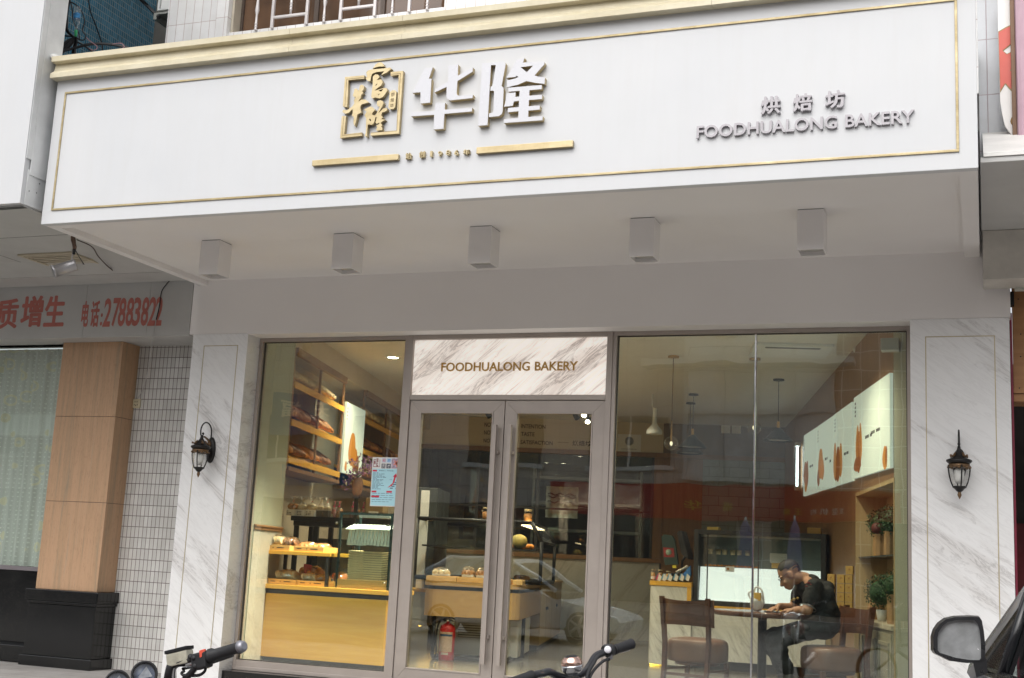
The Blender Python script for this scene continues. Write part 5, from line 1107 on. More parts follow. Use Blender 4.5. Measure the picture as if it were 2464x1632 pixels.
packet("bag of pale sliced bread in the upper left tray, its left half", (tx[0]+.10, YCN+.16, sz+.022), 7, .19, .125, M_BREADL, G_); packet("bag of dark striped bread in the upper left tray, its right half", (tx[0]+.26, YCN+.17, sz+.02), 4, .13, .115, M_BREADD, G_)
packet("flat bag of brown buns in the upper right tray, left half", (tx[2]+.08, YCN+.17, sz+.012), 3, .15, .085, M_BREAD, G_); packet("flat bag of brown buns in the upper right tray, right half", (tx[2]+.22, YCN+.18, sz+.012), 3, .15, .08, M_BREAD, G_)
packet("bag of pale sliced bread in the lower left tray", (ux[0]+.14, YCN+.17, .895), 8, .21, .12, M_BREADL, G_); packet("bag of cream rolls in the lower right tray, left half", (ux[2]+.07, YCN+.17, .892), 5, .15, .105, M_BREADL, G_); packet("bag of brown rolls in the lower right tray, right half", (ux[2]+.21, YCN+.17, .892), 4, .14, .10, M_BREAD, G_)
packet("big bag of round buns behind the lower trays", (mid(ux[0], ux[3])-.02, YCN+.36, .888), 3, .26, .17, M_BREAD, G_)
o = packet("orange-labelled bag at the lower right behind the shelf leg", (ux[3]-.03, YCN+.36, .885), 3, .15, .13, pm("orange_label", (.60, .16, .03), .5, 0, .5, 14), G_)
q = MB(); p = C2(490, 650); q.hexa([(p.x-.035, YCN+.30, p.z-.045), (p.x+.035, YCN+.30, p.z-.05), (p.x+.045, YCN+.31, p.z+.035), (p.x-.045, YCN+.31, p.z+.045)], [(p.x-.035, YCN+.303, p.z-.045), (p.x+.035, YCN+.303, p.z-.05), (p.x+.045, YCN+.313, p.z+.035), (p.x-.045, YCN+.313, p.z+.045)]); o = q.build("price_card", M_RED); tag(o, "tilted red card sticking up behind the lower left bread tray", "card")
# glass tray cabinet
ga, gb = C2(855, 178), C2(1325, 200); gx0, gx1 = C2(840, 800).x, C2(1300, 850).x; gz1 = (ga.z+gb.z)/2
tc_ = thing("tray_cabinet", "glass tray cabinet on the bread counter with steel studs, holding tongs and trays", "cabinet", ((gx0+gx1)/2, YCN+.2, .877))
q = MB(); q.box((gx0, YCN-.004, .878), (gx1, YCN+.006, gz1)); q.box((gx0, YCN+.008, .878), (gx0+.008, YCN+.44, gz1)); q.box((gx1-.008, YCN+.008, .878), (gx1, YCN+.44, gz1)); q.box((gx0, YCN-.004, gz1+.001), (gx1, YCN+.44, gz1+.01)); q.build("glass_panel", glass("cabinet_glass", (.95, .975, .965), 0, .8), tc_)
q = MB()
for x in (gx0+.012, gx1-.03): q.box((x, YCN+.01, .878), (x+.018, YCN+.03, gz1-.002)); q.box((x, YCN+.41, .878), (x+.018, YCN+.43, gz1-.002))
q.box((gx0+.03, YCN+.012, gz1-.02), (gx1-.032, YCN+.028, gz1-.002)); q.build("dark_edge", pm("cabinet_edge", (.025, .05, .055), .3, .2), tc_)
q = MB()
for x, z in ((870, 272), (1300, 295), (835, 748), (1270, 775)): 
    p = C2(x, z); q.lathe([(.012, 0), (.012, .006), (.009, .010)], (p.x, YCN-.005, p.z), 14, (0, -1, 0))
q.build("steel_stud", M_CHROME, tc_)
MB().box((gx0+.02, YCN+.012, .878), (gx1-.02, YCN+.03, C2(1000, 745).z), .003).build("wood_front", M_WOODP, tc_)
q = MB(); p0, p1 = C2(1040, 208), C2(1300, 225); q.box((p0.x, YCN+.03, p1.z-.01), (p1.x, YCN+.05, p0.z+.01), .004); q.build("lamp_tube", M_PAPER, tc_)
q = MB(); q.tube([(gx0+.03, YCN+.16, C2(1000, 300).z), (gx1-.03, YCN+.16, C2(1000, 300).z)], .006, 8); q.build("hanging_rail", M_CHROME, tc_)
tl0, tl1 = C2(935, 310), C2(1300, 460); i = 0
random.seed(4)
tg0 = None
for k in range(13):
    x = gx0+.075+k*(gx1-gx0-.12)/13
    q = MB(); w_ = .012; zt = tl0.z+.01; zb_ = C2(1000, 455).z+random.uniform(-.004, .006); lean = -.022
    q.hexa([(x, YCN+.10, zt), (x+.024, YCN+.10, zt), (x+.024+lean, YCN+.11, zb_), (x+lean-.006, YCN+.11, zb_)], [(x, YCN+.104, zt), (x+.024, YCN+.104, zt), (x+.024+lean, YCN+.114, zb_), (x+lean-.006, YCN+.114, zb_)])
    q.hexa([(x+.004, YCN+.10, zt+.001), (x+.024, YCN+.10, zt+.001), (x+.034, YCN+.16, zt+.03), (x+.014, YCN+.16, zt+.03)], [(x+.004, YCN+.104, zt+.001), (x+.024, YCN+.104, zt+.001), (x+.034, YCN+.164, zt+.03), (x+.014, YCN+.164, zt+.03)])
    q.hexa([(x-.018, YCN+.05, zt-.022), (x+.012, YCN+.05, zt-.022), (x+.03, YCN+.10, zt+.012), (x+.004, YCN+.10, zt+.012)], [(x-.018, YCN+.053, zt-.026), (x+.012, YCN+.053, zt-.026), (x+.03, YCN+.103, zt+.008), (x+.004, YCN+.103, zt+.008)])
    o = q.build("bread_tongs", pm("tongs_white", (.62, .70, .66), .35)); tag(o, "white bread tongs hanging in the row inside the glass tray cabinet", "tongs", "tongs in the tray cabinet")
tz0, tz1 = C2(1000, 752).z, C2(1000, 500).z; wx0, wx1 = C2(935, 600).x, C2(1262, 600).x
for k in range(13):
    z = tz0-.0+(tz1-tz0)*k/13; q = MB(); xx0, xx1 = wx0+random.uniform(-.002, .002), wx1+random.uniform(-.003, .003)
    q.hexa([(xx0+.02, YCN+.06, z+.004), (xx1-.06, YCN+.06, z+.004), (xx1-.06, YCN+.35, z+.004), (xx0+.02, YCN+.35, z+.004)], [(xx0+.02, YCN+.06, z+.009), (xx1-.06, YCN+.06, z+.009), (xx1-.06, YCN+.35, z+.009), (xx0+.02, YCN+.35, z+.009)])
    q.box((xx0+.02, YCN+.055, z), (xx1-.06, YCN+.059, z+.0165)); q.hexa([(xx1-.0595, YCN+.055, z), (xx1, YCN+.09, z+.012), (xx1, YCN+.09, z+.02), (xx1-.0595, YCN+.055, z+.0165)], [(xx1-.0595, YCN+.35, z), (xx1, YCN+.33, z+.012), (xx1, YCN+.33, z+.02), (xx1-.0595, YCN+.35, z+.0165)]); q.hexa([(xx0+.0195, YCN+.055, z), (xx0, YCN+.055, z+.014), (xx0, YCN+.055, z+.022), (xx0+.0195, YCN+.055, z+.0165)], [(xx0+.0195, YCN+.35, z), (xx0, YCN+.35, z+.014), (xx0, YCN+.35, z+.022), (xx0+.0195, YCN+.35, z+.0165)])
    o = q.build("serving_tray", pm("tray_straw", (.52, .43, .24), .5, 0, .15, 20)); tag(o, "straw-coloured serving tray in the stack inside the glass tray cabinet", "tray", "stacked serving trays")
# black side table with bagged gift bread
YK = 1.9
def K2(x, y): return PY(*z2(x, y), YK)
kx0, kx1, kz = -6.98, K2(1392, 205).x, 1.57
bt_ = thing("black_side_table", "long black side table behind the bread counter carrying gift bread", "table", ((kx0+kx1)/2, YK+.2, FZ))
MB().box((kx0, YK, kz-.05), (kx1, YK+.42, kz), .004).build("table_top", M_BLACK, bt_); MB().box((kx0+.02, YK+.03, kz-.10), (kx1-.02, YK+.39, kz-.0505)).build("table_apron", M_BLACK, bt_)
for x in (kx0+.03, K2(660, 400).x, kx1-.07):
    for y in (YK+.03, YK+.35): MB().box((x, y, FZ), (x+.045, y+.04, kz-.1005), .002).build("leg", M_BLACK, bt_)
MB().box((kx0, YK+.43, FZ), (kx1-.3, YK+.46, 1.35)).build("back_board", pm("grey_board", (.16, .165, .15), .6), bt_)
box_w = M_PAPER
for i, (x0, x1, nm, m) in enumerate(((437, 512, "leftmost white box", box_w), (520, 592, "second white box", box_w), (597, 672, "third white box", box_w), (686, 732, "first narrow dark box", pm("box_dark", (.08, .07, .06), .5)), (740, 786, "second narrow dark box", pm("box_dark", (.08, .07, .06), .5)))):
    a = K2(x0, 205).x; b = K2(x1, 208).x; t = thing("gift_bread", "%s of gift bread in tied cellophane on the black side table" % nm, "packaged bread", ((a+b)/2, YK+.08, kz), "gift bread on the black table")
    MB().box((a, YK+.02, kz+.001), (b, YK+.02+(b-a), kz+.068), .002).build("card_box", m, t)
    q = MB(); random.seed(i); c = ((a+b)/2, YK+.06, kz+.085)
    for k in range(3): q.ball((c[0]+(k-1)*(b-a)*.25, c[1], c[2]+random.uniform(0, .02)), (b-a)*.32, (1, 1, .9), 2, .05)
    q.build("bread_piece", M_BREADL if i != 0 else M_BREAD, t)
    q = MB(); w2 = (b-a)/2; q.lathe([(w2*1.0, kz+.068), (w2*1.1, kz+.10), (w2*.8, kz+.135), (.010, kz+.155), (.008, kz+.165), (.035, kz+.205), (.04, kz+.215)], (c[0], c[1], 0), 18, flute=.14, caps=False); q.build("cellophane", film, t)
    q = MB(); q.lathe([(.010, 0), (.011, .004), (.010, .008)], (c[0], c[1], kz+.155), 10); q.build("tie", M_GOLD if i % 2 else M_RED, t)
    if i < 3:
        q = MB()
        for r_ in range(3):
            for k in range(3):
                if random.random() < .8: q.box((a+.010+k*.020, YK+.0185, kz+.045-r_*.016), (a+.024+k*.020, YK+.0195, kz+.053-r_*.016))
        q.build("box_print", pm("poster_black", (.03, .03, .03), .6), t)
for i, x in enumerate((812, 850, 965, 1000, 1055)):
    c = K2(x, 215); t = thing("ribboned_bag", ["pink-ribboned cellophane bag, %s on the black side table" % k for k in ("fourth in line after the dark boxes", "beside the glass cabinet's left edge", "seen above the cabinet, left of three", "seen above the cabinet, middle of three", "seen above the cabinet, right of three")][i], "packaged bread", (c.x, YK+.1, kz), "ribboned bags on the black table")
    q = MB(); random.seed(30+i)
    for k in range(4): q.ball((c.x+random.uniform(-.02, .02), YK+.1, kz+.02+k*.018), .022, sub=2, jit=.1)
    q.build("biscuits", M_BREAD if i % 2 else pm("pink_biscuit", (.50, .18, .16), .6, 0, .4, 30), t)
    q = MB(); q.lathe([(.035, kz+.002), (.04, kz+.05), (.03, kz+.10), (.008, kz+.12), (.022, kz+.17), (.03, kz+.18)], (c.x, YK+.1, 0), 16, flute=.15, caps=False); q.build("cellophane", film, t)
    q = MB(); q.box((c.x-.012, YK+.075, kz+.112), (c.x+.012, YK+.087, kz+.126), .003); q.hexa([(c.x-.002, YK+.08, kz+.12), (c.x+.004, YK+.08, kz+.12), (c.x+.014, YK+.08, kz+.175), (c.x+.004, YK+.08, kz+.178)], [(c.x-.002, YK+.083, kz+.12), (c.x+.004, YK+.083, kz+.12), (c.x+.014, YK+.083, kz+.175), (c.x+.004, YK+.083, kz+.178)]); q.build("ribbon", pm("ribbon_pink", (.60, .06, .16), .5), t)
wk = thing("woven_box", "straw woven box with a white label on the black side table", "box", K2(1175, 170)); a, b = K2(1092, 172), K2(1250, 62); a.z = kz+.001
MB().box((a.x, YK+.03, a.z), (b.x, YK+.16, b.z), .006).build("box_body", tiles("woven_straw", .012, .012, (.42, .31, .17), (.16, .10, .05), .5, .003, bump=.6), wk); MB().box((a.x+.045, YK+.026, a.z+.02), (b.x-.05, YK+.0295, a.z+.075), .001).build("label_card", M_PAPER, wk)
# dried flowers in a brown pot
fv = thing("flower_pot", "purple dried flowers in a brown pot beside the recruitment poster", "flowers", PY(*z1(1055, 1440), 1.5))
YF_ = 1.5; pc = PY(*z1(1060, 1450), YF_); pt = PY(*z1(1050, 1345), YF_); pc.z = kz-.35
q = MB(); q.lathe([(.03, pt.z-.20), (.055, pt.z-.12), (.06, pt.z-.05), (.045, pt.z-.01), (.048, pt.z)], (pt.x, YF_, 0), 20); q.build("pot", pm("pot_brown", (.20, .09, .035), .4), fv)
q = MB(); q.lathe([(.07, FZ), (.07, FZ+.02), (.02, FZ+.03), (.02, pt.z-.205), (.06, pt.z-.2)], (pt.x, YF_, 0), 20); q.build("pot_stand", M_BLACK, fv)
qs, qa, qb, qc = MB(), MB(), MB(), MB(); random.seed(14)
for k in range(34):
    e = PY(*z1(random.uniform(975, 1200), random.uniform(1165, 1330)), YF_)
    if k > 26: e = PY(*z1(random.uniform(965, 1010), random.uniform(1330, 1425)), YF_)
    e.y += random.uniform(-.1, .1); m_ = (e+pt)/2+Vector((random.uniform(-.02, .02), 0, .02)); qs.tube([pt, m_, e], .0015, 5)
    for j in range(9):
        (qa, qb, qb, qc)[random.randrange(4)].ball(e+Vector((random.gauss(0, .016), random.gauss(0, .016), random.gauss(0, .018))), random.uniform(.005, .011), sub=1)
qs.build("stem", pm("stem_green", (.10, .12, .06), .7), fv); qa.build("cream_blossom", pm("blossom_cream", (.60, .55, .38), .7), fv); qb.build("purple_blossom", pm("blossom_purple", (.25, .10, .30), .7, 0, .4, 40), fv); qc.build("pink_blossom", pm("blossom_pink", (.48, .24, .42), .7), fv)
# chair rail on the left pier
rl_ = RB(); a, b = RT(*z2(170, 325), 0), RT(*z2(418, 290), 0); rl_.rbox((.001, .06, a.z), (.02, .918, a.z+.05), .006); rl_.rbox((.021, .06, a.z+.03), (.03, .918, a.z+.046), .003); o = rl_.build("dado_rail", M_WOODB); tag(o, "short brown wood rail on the pale pier above the bread counter's left end", "rail")
q = RB(); q.rbox((.001, .06, FZ), (.008, .918, a.z-.002)); o = q.build("pier_marble", M_MARBI); tag(o, "pale veined marble facing on the pier beside the bread counter", "wall cladding")
# ---------------------------------------------------------------- island with bread inside the doors
S0, T1 = 2.385, 2.241
def I4(x, y, s=S0): return RS(*z4(x, y), s)
T0 = I4(266, 950).x; il = thing("bread_island", "long light-wood bread island on black tube legs inside the double door", "display table", RP((T0+T1)/2, 3.6, FZ))
zb0, zb1, zt0, zt1 = I4(600, 1062).z, I4(600, 838).z, I4(600, 806).z, I4(600, 770).z
def rprism(t0, t1, s0, s1, z0, z1, rad, bev=0):
    """room-space slab with rounded near corners"""
    pts = []
    for (cx, cy, a0) in ((t0+rad, s0+rad, 180), (t1-rad, s0+rad, 270), ):
        for k in range(7): a = R(a0+15*k); pts.append((cx+rad*math.cos(a), cy+rad*math.sin(a)))
    pts += [(t1, s1), (t0, s1)]
    q = RB(); q.hexa([RP(x, y, z0) for x, y in pts], [RP(x, y, z1) for x, y in pts]); return q
rprism(T0, T1, S0, 4.9, zb0, zb1, .14).build("island_body", M_WOODC if 0 else wood("island_oak", (.46, .27, .09), (.56, .35, .13), .4, 'x', .8), il)
rprism(T0+.02, T1-.02, S0+.02, 4.88, zb1+.001, zt0-.001, .12).build("dark_recess", M_BLACK, il); rprism(T0-.01, T1+.012, S0-.012, 4.9, zt0, zt1, .15).build("island_top", bpy.data.materials["island_oak"], il)
for t_ in (T0+.12, T1-.14):
    q = MB(); q.tube([RP(t_, S0+.10, zb0-.001), RP(t_, S0+.10, FZ+.06), RP(t_, S0+.14, FZ+.025), RP(t_, S0+.3, FZ+.022), RP(t_, 4.6, FZ+.022), RP(t_, 4.74, FZ+.06), RP(t_, 4.75, zb0-.001)], .022, 10); q.build("leg", M_BLACK, il)
q = MB(); q.tube([RP(T0+.12, S0+.2, FZ+.022), RP(T1-.14, S0+.2, FZ+.022)], .02, 10); q.tube([RP(T0+.28, S0+.75, zb0-.001), RP(T0+.28, S0+.75, FZ+.03)], .022, 10); q.tube([RP(T1-.02, S0+.75, zb0-.001), RP(T1-.02, S0+.75, FZ+.03)], .022, 10); q.build("cross_bar", M_BLACK, il)
q = RB(); q.rbox((1.15, 4.92, FZ+.06), (T1, 8.3, .93), .004); q.build("tall_cabinet", bpy.data.materials["island_oak"] if 0 else M_WOODC, il); q = RB(); q.rbox((1.12, 4.91, .931), (T1+.015, 8.3, .965), .004); q.build("cabinet_top", bpy.data.materials["island_oak"], il)
q = RB()
for s_ in (5.75, 6.6, 7.45): q.rbox((T1-.001, s_, FZ+.08), (T1+.0008, s_+.008, .92))
q.rbox((1.2, 4.93, FZ+.001), (T1-.03, 8.28, FZ+.059)); q.build("door_gap", M_DGREY, il); q = RB()
for s_ in (5.68, 5.86, 7.38): q.rbox((T1+.001, s_-.012, .60), (T1+.02, s_+.012, .64), .003)
q.build("cabinet_knob", M_DGREY, il)
st = emit("floor_light", (1, .55, .10), 5); q = RB(); q.rbox((T1-.06, 5.1, FZ+.045), (T1-.04, 8.2, FZ+.055)); q.build("floor_glow_strip", st, il)
lx = thing("cooling_unit", "white louvred cooling unit standing under the bread island", "appliance", RP(1.7, 3.4, FZ))
a = RS(*z4(540, 1075), 3.0); b = RS(*z4(1130, 1385), 3.0)
q = RB(); q.rbox((a.x, 3.0, FZ+.03), (T1-.06, 4.3, zb0-.03), .008); q.build("unit_case", M_PAPER, lx); q = RB(); l0 = RS(*z4(568, 1105), 2.99); l1 = RS(*z4(1000, 1250), 2.99)
q.rbox((l0.x, 2.992, l1.z), (l0.x+.50, 2.9985, l0.z)); q.build("grille_back", M_DGREY, lx); q = RB()
for k in range(6): z = l1.z+.006+k*(l0.z-l1.z)/6; q.rbox((l0.x+.005, 2.975, z), (l0.x+.495, 2.991, z+.018), .002)
q.build("louvre", M_PAPER, lx)
# extinguisher
ep = PZ(*z4(462, 1418), FZ); ex = thing("fire_extinguisher", "red fire extinguisher with a paper label standing by the bread island", "fire extinguisher", ep)
hx_ = (PY(*z4(462, 1120), ep.y).z-FZ); rr = (PY(*z4(525, 1300), ep.y)-PY(*z4(405, 1300), ep.y)).length/2
MB().lathe([(rr*.94, 0), (rr, .008), (rr, hx_-.04), (rr*.85, hx_-.01), (rr*.4, hx_+.012), (rr*.25, hx_+.02), (rr*.25, hx_+.035)], ep, 32).build("cylinder", M_RED, ex)
q = MB(); q.lathe([(rr*.35, hx_+.03), (rr*.35, hx_+.06), (.012, hx_+.065), (.012, hx_+.08)], ep, 16); q.build("valve", M_CHROME, ex)
q = MB(); zt = ep.z+hx_+.075; q.tube([(ep.x-.05, ep.y-.0, zt-.012), (ep.x, ep.y, zt), (ep.x+.05, ep.y-.03, zt+.004), (ep.x+.095, ep.y-.04, zt-.012)], .007, 8); q.tube([(ep.x-.01, ep.y, zt-.03), (ep.x+.05, ep.y-.03, zt-.028), (ep.x+.08, ep.y-.04, zt-.034)], .006, 8); q.build("squeeze_handle", M_BLACK, ex)
q = MB(); q.tube(bz([(ep.x-.01, ep.y, zt-.035), (ep.x-.07, ep.y-.02, zt-.03), (ep.x-.11, ep.y-.02, zt-.10), (ep.x-.125, ep.y-.02, ep.z+hx_*.5), (ep.x-.115, ep.y-.02, ep.z+.12), (ep.x-.112, ep.y-.02, ep.z+.05)]), .010, 8); q.build("hose", M_RUB, ex)
def arc_label(z0, z1, a0, a1, m, nm, lift=.0012):
    q = MB(); n = 10; r_ = rr+lift; lo = [q.bm.verts.new((ep.x+r_*math.cos(a0+(a1-a0)*k/n), ep.y+r_*math.sin(a0+(a1-a0)*k/n), ep.z+z0)) for k in range(n+1)]; hi = [q.bm.verts.new((v.co.x, v.co.y, ep.z+z1)) for v in lo]
    for k in range(n): q.bm.faces.new((lo[k], lo[k+1], hi[k+1], hi[k])).smooth = True
    q.build(nm, m, ex)
A0, A1 = -math.pi/2-.8, -math.pi/2+1.1
arc_label(hx_*.24, hx_*.80, A0, A1, pm("label_buff", (.55, .40, .30), .6, 0, .25, 60), "paper_label"); arc_label(hx_*.68, hx_*.735, A0+.05, A1-.05, pm("label_navy", (.03, .09, .20), .5, 0, .4, 60), "blue_band", .002); arc_label(hx_*.16, hx_*.225, A0+.45, A1-.5, pm("label_pale", (.55, .50, .45), .6, 0, .2, 60), "small_label")
# trays, loaves, glass case on the island
zt = zt1+.002
for i, (xa, xb, lb) in enumerate(((292, 545, "low wooden bread board at the left of the island's front edge"), (549, 1000, "long low wooden bread board behind the door handles on the island"), (1018, 1100, "small wooden card stand at the island's right corner"))):
    a, b = I4(xa, 740).x, I4(xb, 740).x; q = RB(); q.rbox((a, S0+.02, zt), (b, S0+.32, zt+.05), .004); q.rbox((a+.01, S0+.03, zt+.0505), (b-.01, S0+.31, zt+.056)); o = q.build("bread_board", M_WOODP); tag(o, lb, "board")
random.seed(2)
def bun_pack(label, x0, x1, n, h, m):
    a, b = I4(x0, 715).x, I4(x1, 715).x; c = RP((a+b)/2, S0+.13, zt+.058); t = thing("wrapped_loaf", label, "bread", c, "wrapped loaves on the island")
    q = RB()
    for k in range(n): q.ball(RP(a+(b-a)*(k+.5)/n, S0+.13, zt+.058+h*.45), 1, ((b-a)/n*.55, .07, h*.5), 2, .04)
    q.build("loaf", m, t); q = RB(); q.rbox((a, S0+.07, zt+.057), (b, S0+.19, zt+.057+h*.32), .004); q.build("paper_case", M_PAPER, t)
    q = MB(); q.ball(RP((a+b)/2, S0+.13, zt+.058+h*.6), 1, ((b-a)*.6, .09, h*.75), 3, .08)
    for v in q.bm.verts: v.co.z = max(v.co.z, zt+.058)
    q.build("clear_bag", film, t)
bun_pack("bag of pale round buns with a dark label at the island's left end", 335, 475, 3, .07, M_BREADL); bun_pack("golden wrapped loaf at the island, left of two", 585, 680, 3, .085, M_BREAD); bun_pack("golden wrapped loaf at the island, nearer the door handle", 706, 790, 3, .085, M_BREAD)
gc = thing("glass_bread_case", "black-framed glass bread case with a sloping front on the island", "display case", RP(1.6, 4, zt1))
gs0, gs1 = 3.05, 4.85
def G(x, y, s): p = RS(*z4(x, y), s); return (p.x, p.z)
tR = T1-.04; tL = .95; zt_ = G(900, 262, gs0)[1]; zm_ = G(1280, 430, gs0)[1]; tm = G(1262, 430, gs0)[0]; tt = G(1178, 268, gs0)[0]
prof_ = [(tL, zt1+.03), (tL, zt_), (tt, zt_), (tm, zm_), (tm, zt1+.03)]
q = RB()
for s_ in (gs0, gs1):
    P = [RP(t_, s_, z) for t_, z in prof_]
    for i in range(5): q.tube([P[i], P[(i+1) % 5]], .022, 6)
for (t_, z) in prof_: q.tube([RP(t_, gs0, z), RP(t_, gs1, z)], .016, 6)
q.build("black_frame", M_BLACK, gc)
q = MB()
for i in range(1, 4):
    (ta, za1), (tb, zb1_) = prof_[i], prof_[i+1]; q.face([RP(ta, gs0, za1), RP(tb, gs0, zb1_), RP(tb, gs1, zb1_), RP(ta, gs1, za1)])
q.face([RP(t_, gs0+.005, z) for t_, z in prof_]); q.build("glass_panel", M_CLEAR, gc)
zs1 = G(1150, 492, gs0)[1]; q = RB(); q.rbox((tL+.05, gs0+.1, zs1-.02), (tm-.06, gs1-.1, zs1)); q.rbox((tL, gs0, zt1+.001), (tm+.01, gs1, zt1+.029), .003); q.build("case_shelf", M_BLACK, gc)
q = RB(); a = G(1090, 252, gs0)[0]; b = G(1172, 268, gs0)[0]; q.rbox((a, gs0+.05, zt_-.03), (b, gs1-.1, zt_-.015)); q.build("case_lamp", emit("case_lamp", (1, .72, .42), 6), gc)
random.seed(6)
for i in range(16):
    z = zs1+.001 if i < 10 else zt1+.031; t_ = random.uniform(tm-.62, tm-.12); s_ = random.uniform(gs0+.18, gs0+1.0)
    o = loaf(RP(t_, s_, z+.035), (random.uniform(-1, 1), random.uniform(-1, 1), 0), random.uniform(.11, .16), .038, M_BREAD).build("bread_roll", pm("orange_crust", (.62, .23, .035), .5, 0, .4, 20, .3, 40)); tag(o, "glazed orange roll in the heap on the glass bread case's %s" % ("upper shelf" if i < 10 else "floor"), "bread", "rolls in the glass case, %s" % ("upper shelf" if i < 10 else "floor"))
q = RB(); p = G(1070, 455, gs0+.3); q.ball(RP(p[0], gs0+.3, zs1+.085), .10, (1, 1, .85), 3, .02); o = q.build("round_loaf", pm("olive_loaf", (.36, .29, .08), .6, 0, .2, 15)); tag(o, "big round yellowish loaf on the upper shelf of the glass bread case", "bread")
for i, (x, y, lb) in enumerate(((800, 170, "glass jar of brown biscuits with a gold lid, behind the left door's handle"), (1148, 175, "glass jar of biscuits with a gold lid on top of the glass bread case"))):
    p = RS(*z4(x, 218), 3.4); c = RP(p.x, 3.4, zt_+.025); t = thing("biscuit_jar", lb, "jar", c, "biscuit jars on the glass case")
    MB().lathe([(.052, 0), (.055, .01), (.055, .11), (.045, .125)], c, 20).build("jar_glass", M_BULB, t); MB().lathe([(.046, .003), (.048, .09), (.001, .1)], c, 16).build("biscuits", M_BREAD, t); MB().lathe([(.047, .126), (.047, .145), (.001, .147)], c, 20).build("lid", M_GOLD, t)
wbx = RS(*z4(232, 400), 3.6); wb2 = RS(*z4(300, 400), 3.6); z0_, z1_ = RS(*z4(260, 820), 3.6).z, RS(*z4(270, 0), 3.6).z
q = RB(); q.rbox((wbx.x, 3.6, z0_), (wb2.x, 3.64, z1_), .004); o = q.build("white_upright_board", M_PAPER); tag(o, "tall narrow white board seen at the left edge of the left door leaf", "board")
sc_ = thing("marble_side_counter", "low marble side counter with a wood top left of the bread island", "counter", RP(.4, 4, FZ)); a = RS(*z4(188, 1000), 3.4); b = RS(*z4(272, 1000), 3.4)
q = RB(); q.rbox((a.x-.35, 3.4, RS(*z4(230, 1130), 3.4).z), (b.x+.05, 5.2, RS(*z4(230, 850), 3.4).z), .004); q.build("counter_body", M_MARBI, sc_); q = RB(); q.rbox((a.x-.36, 3.39, RS(*z4(230, 848), 3.4).z), (b.x+.06, 5.21, RS(*z4(230, 824), 3.4).z), .004); q.build("counter_top", M_WOODY, sc_)
for s_ in (3.5, 5.0): q = RB(); q.rbox((a.x-.1, s_, FZ), (a.x-.05, s_+.05, RS(*z4(230, 1131), 3.4).z)); q.build("leg", M_BLACK, sc_)
q = RB(); q.rbox((b.x-.1, 3.7, RS(*z4(230, 1145), 3.4).z), (b.x-.08, 5.1, RS(*z4(230, 1133), 3.4).z)); q.build("glow_strip", st, sc_)
q = RB(); q.rbox((a.x-.3, 4.0, RS(*z4(230, 822), 3.4).z), (a.x+.1, 4.9, 2.05), .005); q.build("dark_cupboard", M_DARK, sc_)
# ---------------------------------------------------------------- cashier counter and cold display, right half of the room
YA = 4.3
def A7(x, y, Y=YA): return PY(*z7(x, y), Y)
ca = thing("cashier_counter", "white marble cashier counter with rounded end and wood top, left of the display cabinet", "counter", (-3.4, YA+.4, FZ))
ax0, ax1, az = A7(352, 1000).x, A7(735, 1000).x, A7(500, 722).z
def roundbox(x0, x1, y0, y1, z0, z1, r):
    pts = [(x0+r+r*math.cos(R(180+15*k)), y0+r+r*math.sin(R(180+15*k))) for k in range(7)]+[(x1, y0), (x1, y1), (x0, y1)]
    q = MB(); q.hexa([(x, y, z0) for x, y in pts], [(x, y, z1) for x, y in pts]); return q
M_MARBC = marble("counter_marble", R(-58), (.74, .73, .69), (.38, .37, .35), 6.6, 1.0, .9)
roundbox(ax0, ax1, YA, YA+.9, FZ+.02, az-.05, .14).build("marble_body", M_MARBC, ca); roundbox(ax0-.012, ax1, YA-.012, YA+.9, az-.049, az, .15).build("wood_top", M_WOODY, ca)
MB().box((ax1-.05, YA-.006, FZ+.6), (ax1, YA-.0005, az-.0495)).build("wood_edge", M_WOODY, ca)
MB().tube([(ax0+.015, YA+.16, FZ+.012), (ax0+.015, YA+.85, FZ+.012)], .01, 6).build("floor_glow_strip", emit("floor_glow", (1, .62, .06), 6), ca)
YD = 4.36
dp = thing("display_counter", "white marble counter with a wood strip carrying the black-framed cold display cabinet", "counter", (-2.4, YD+.4, FZ))
dx1 = PY(*z8(752, 500), YD).x; dz = A7(1000, 965, YD).z; dzw = A7(1000, 940, YD).z
q = MB(); q.box((ax1+.002, YD, FZ+.10), (dx1, YD+.8, dz-.002), .006); q.build("marble_body", M_MARBC, dp); MB().box((ax1+.002, YD-.01, dz), (dx1+.01, YD+.8, dzw), .003).build("wood_strip", M_WOODY, dp)
MB().box((ax1+.03, YD+.05, FZ+.001), (dx1-.05, YD+.75, FZ+.099)).build("plinth", M_BLACK, dp)
dc = thing("cold_display_cabinet", "black-framed glass cold display cabinet with a bright white lower deck behind the table", "display case", (-2.4, YD+.4, dzw))
z1_ = A7(900, 272, YD).z; z0_ = dzw+.001; zwh = A7(785, 590, YD).z
q = MB(); W = .055
q.box((ax1+.003, YD, z0_), (ax1+.003+W, YD+.06, z1_), .004); q.box((dx1-W, YD, z0_), (dx1, YD+.06, z1_), .004); q.box((ax1+.0035+W, YD+.001, z1_-.05), (dx1-W-.0005, YD+.06, z1_), .004); q.box((ax1+.0035+W, YD+.001, z0_), (dx1-W-.0005, YD+.06, z0_+.055), .004)
q.box((ax1+.003, YD+.0605, z1_-.03), (dx1, YD+.70, z1_), .004); q.box((ax1+.003, YD+.0605, z0_), (ax1+.02, YD+.7, z1_-.0305)); q.box((dx1-.017, YD+.0605, z0_), (dx1, YD+.7, z1_-.0305)); q.box((ax1+.021, YD+.69, z0_), (dx1-.018, YD+.7, z1_-.0305))
for x in (A7(872, 700, YD).x, A7(1318, 700, YD).x): q.box((x-.006, YD+.02, z0_+.056), (x+.006, YD+.04, z1_-.051))
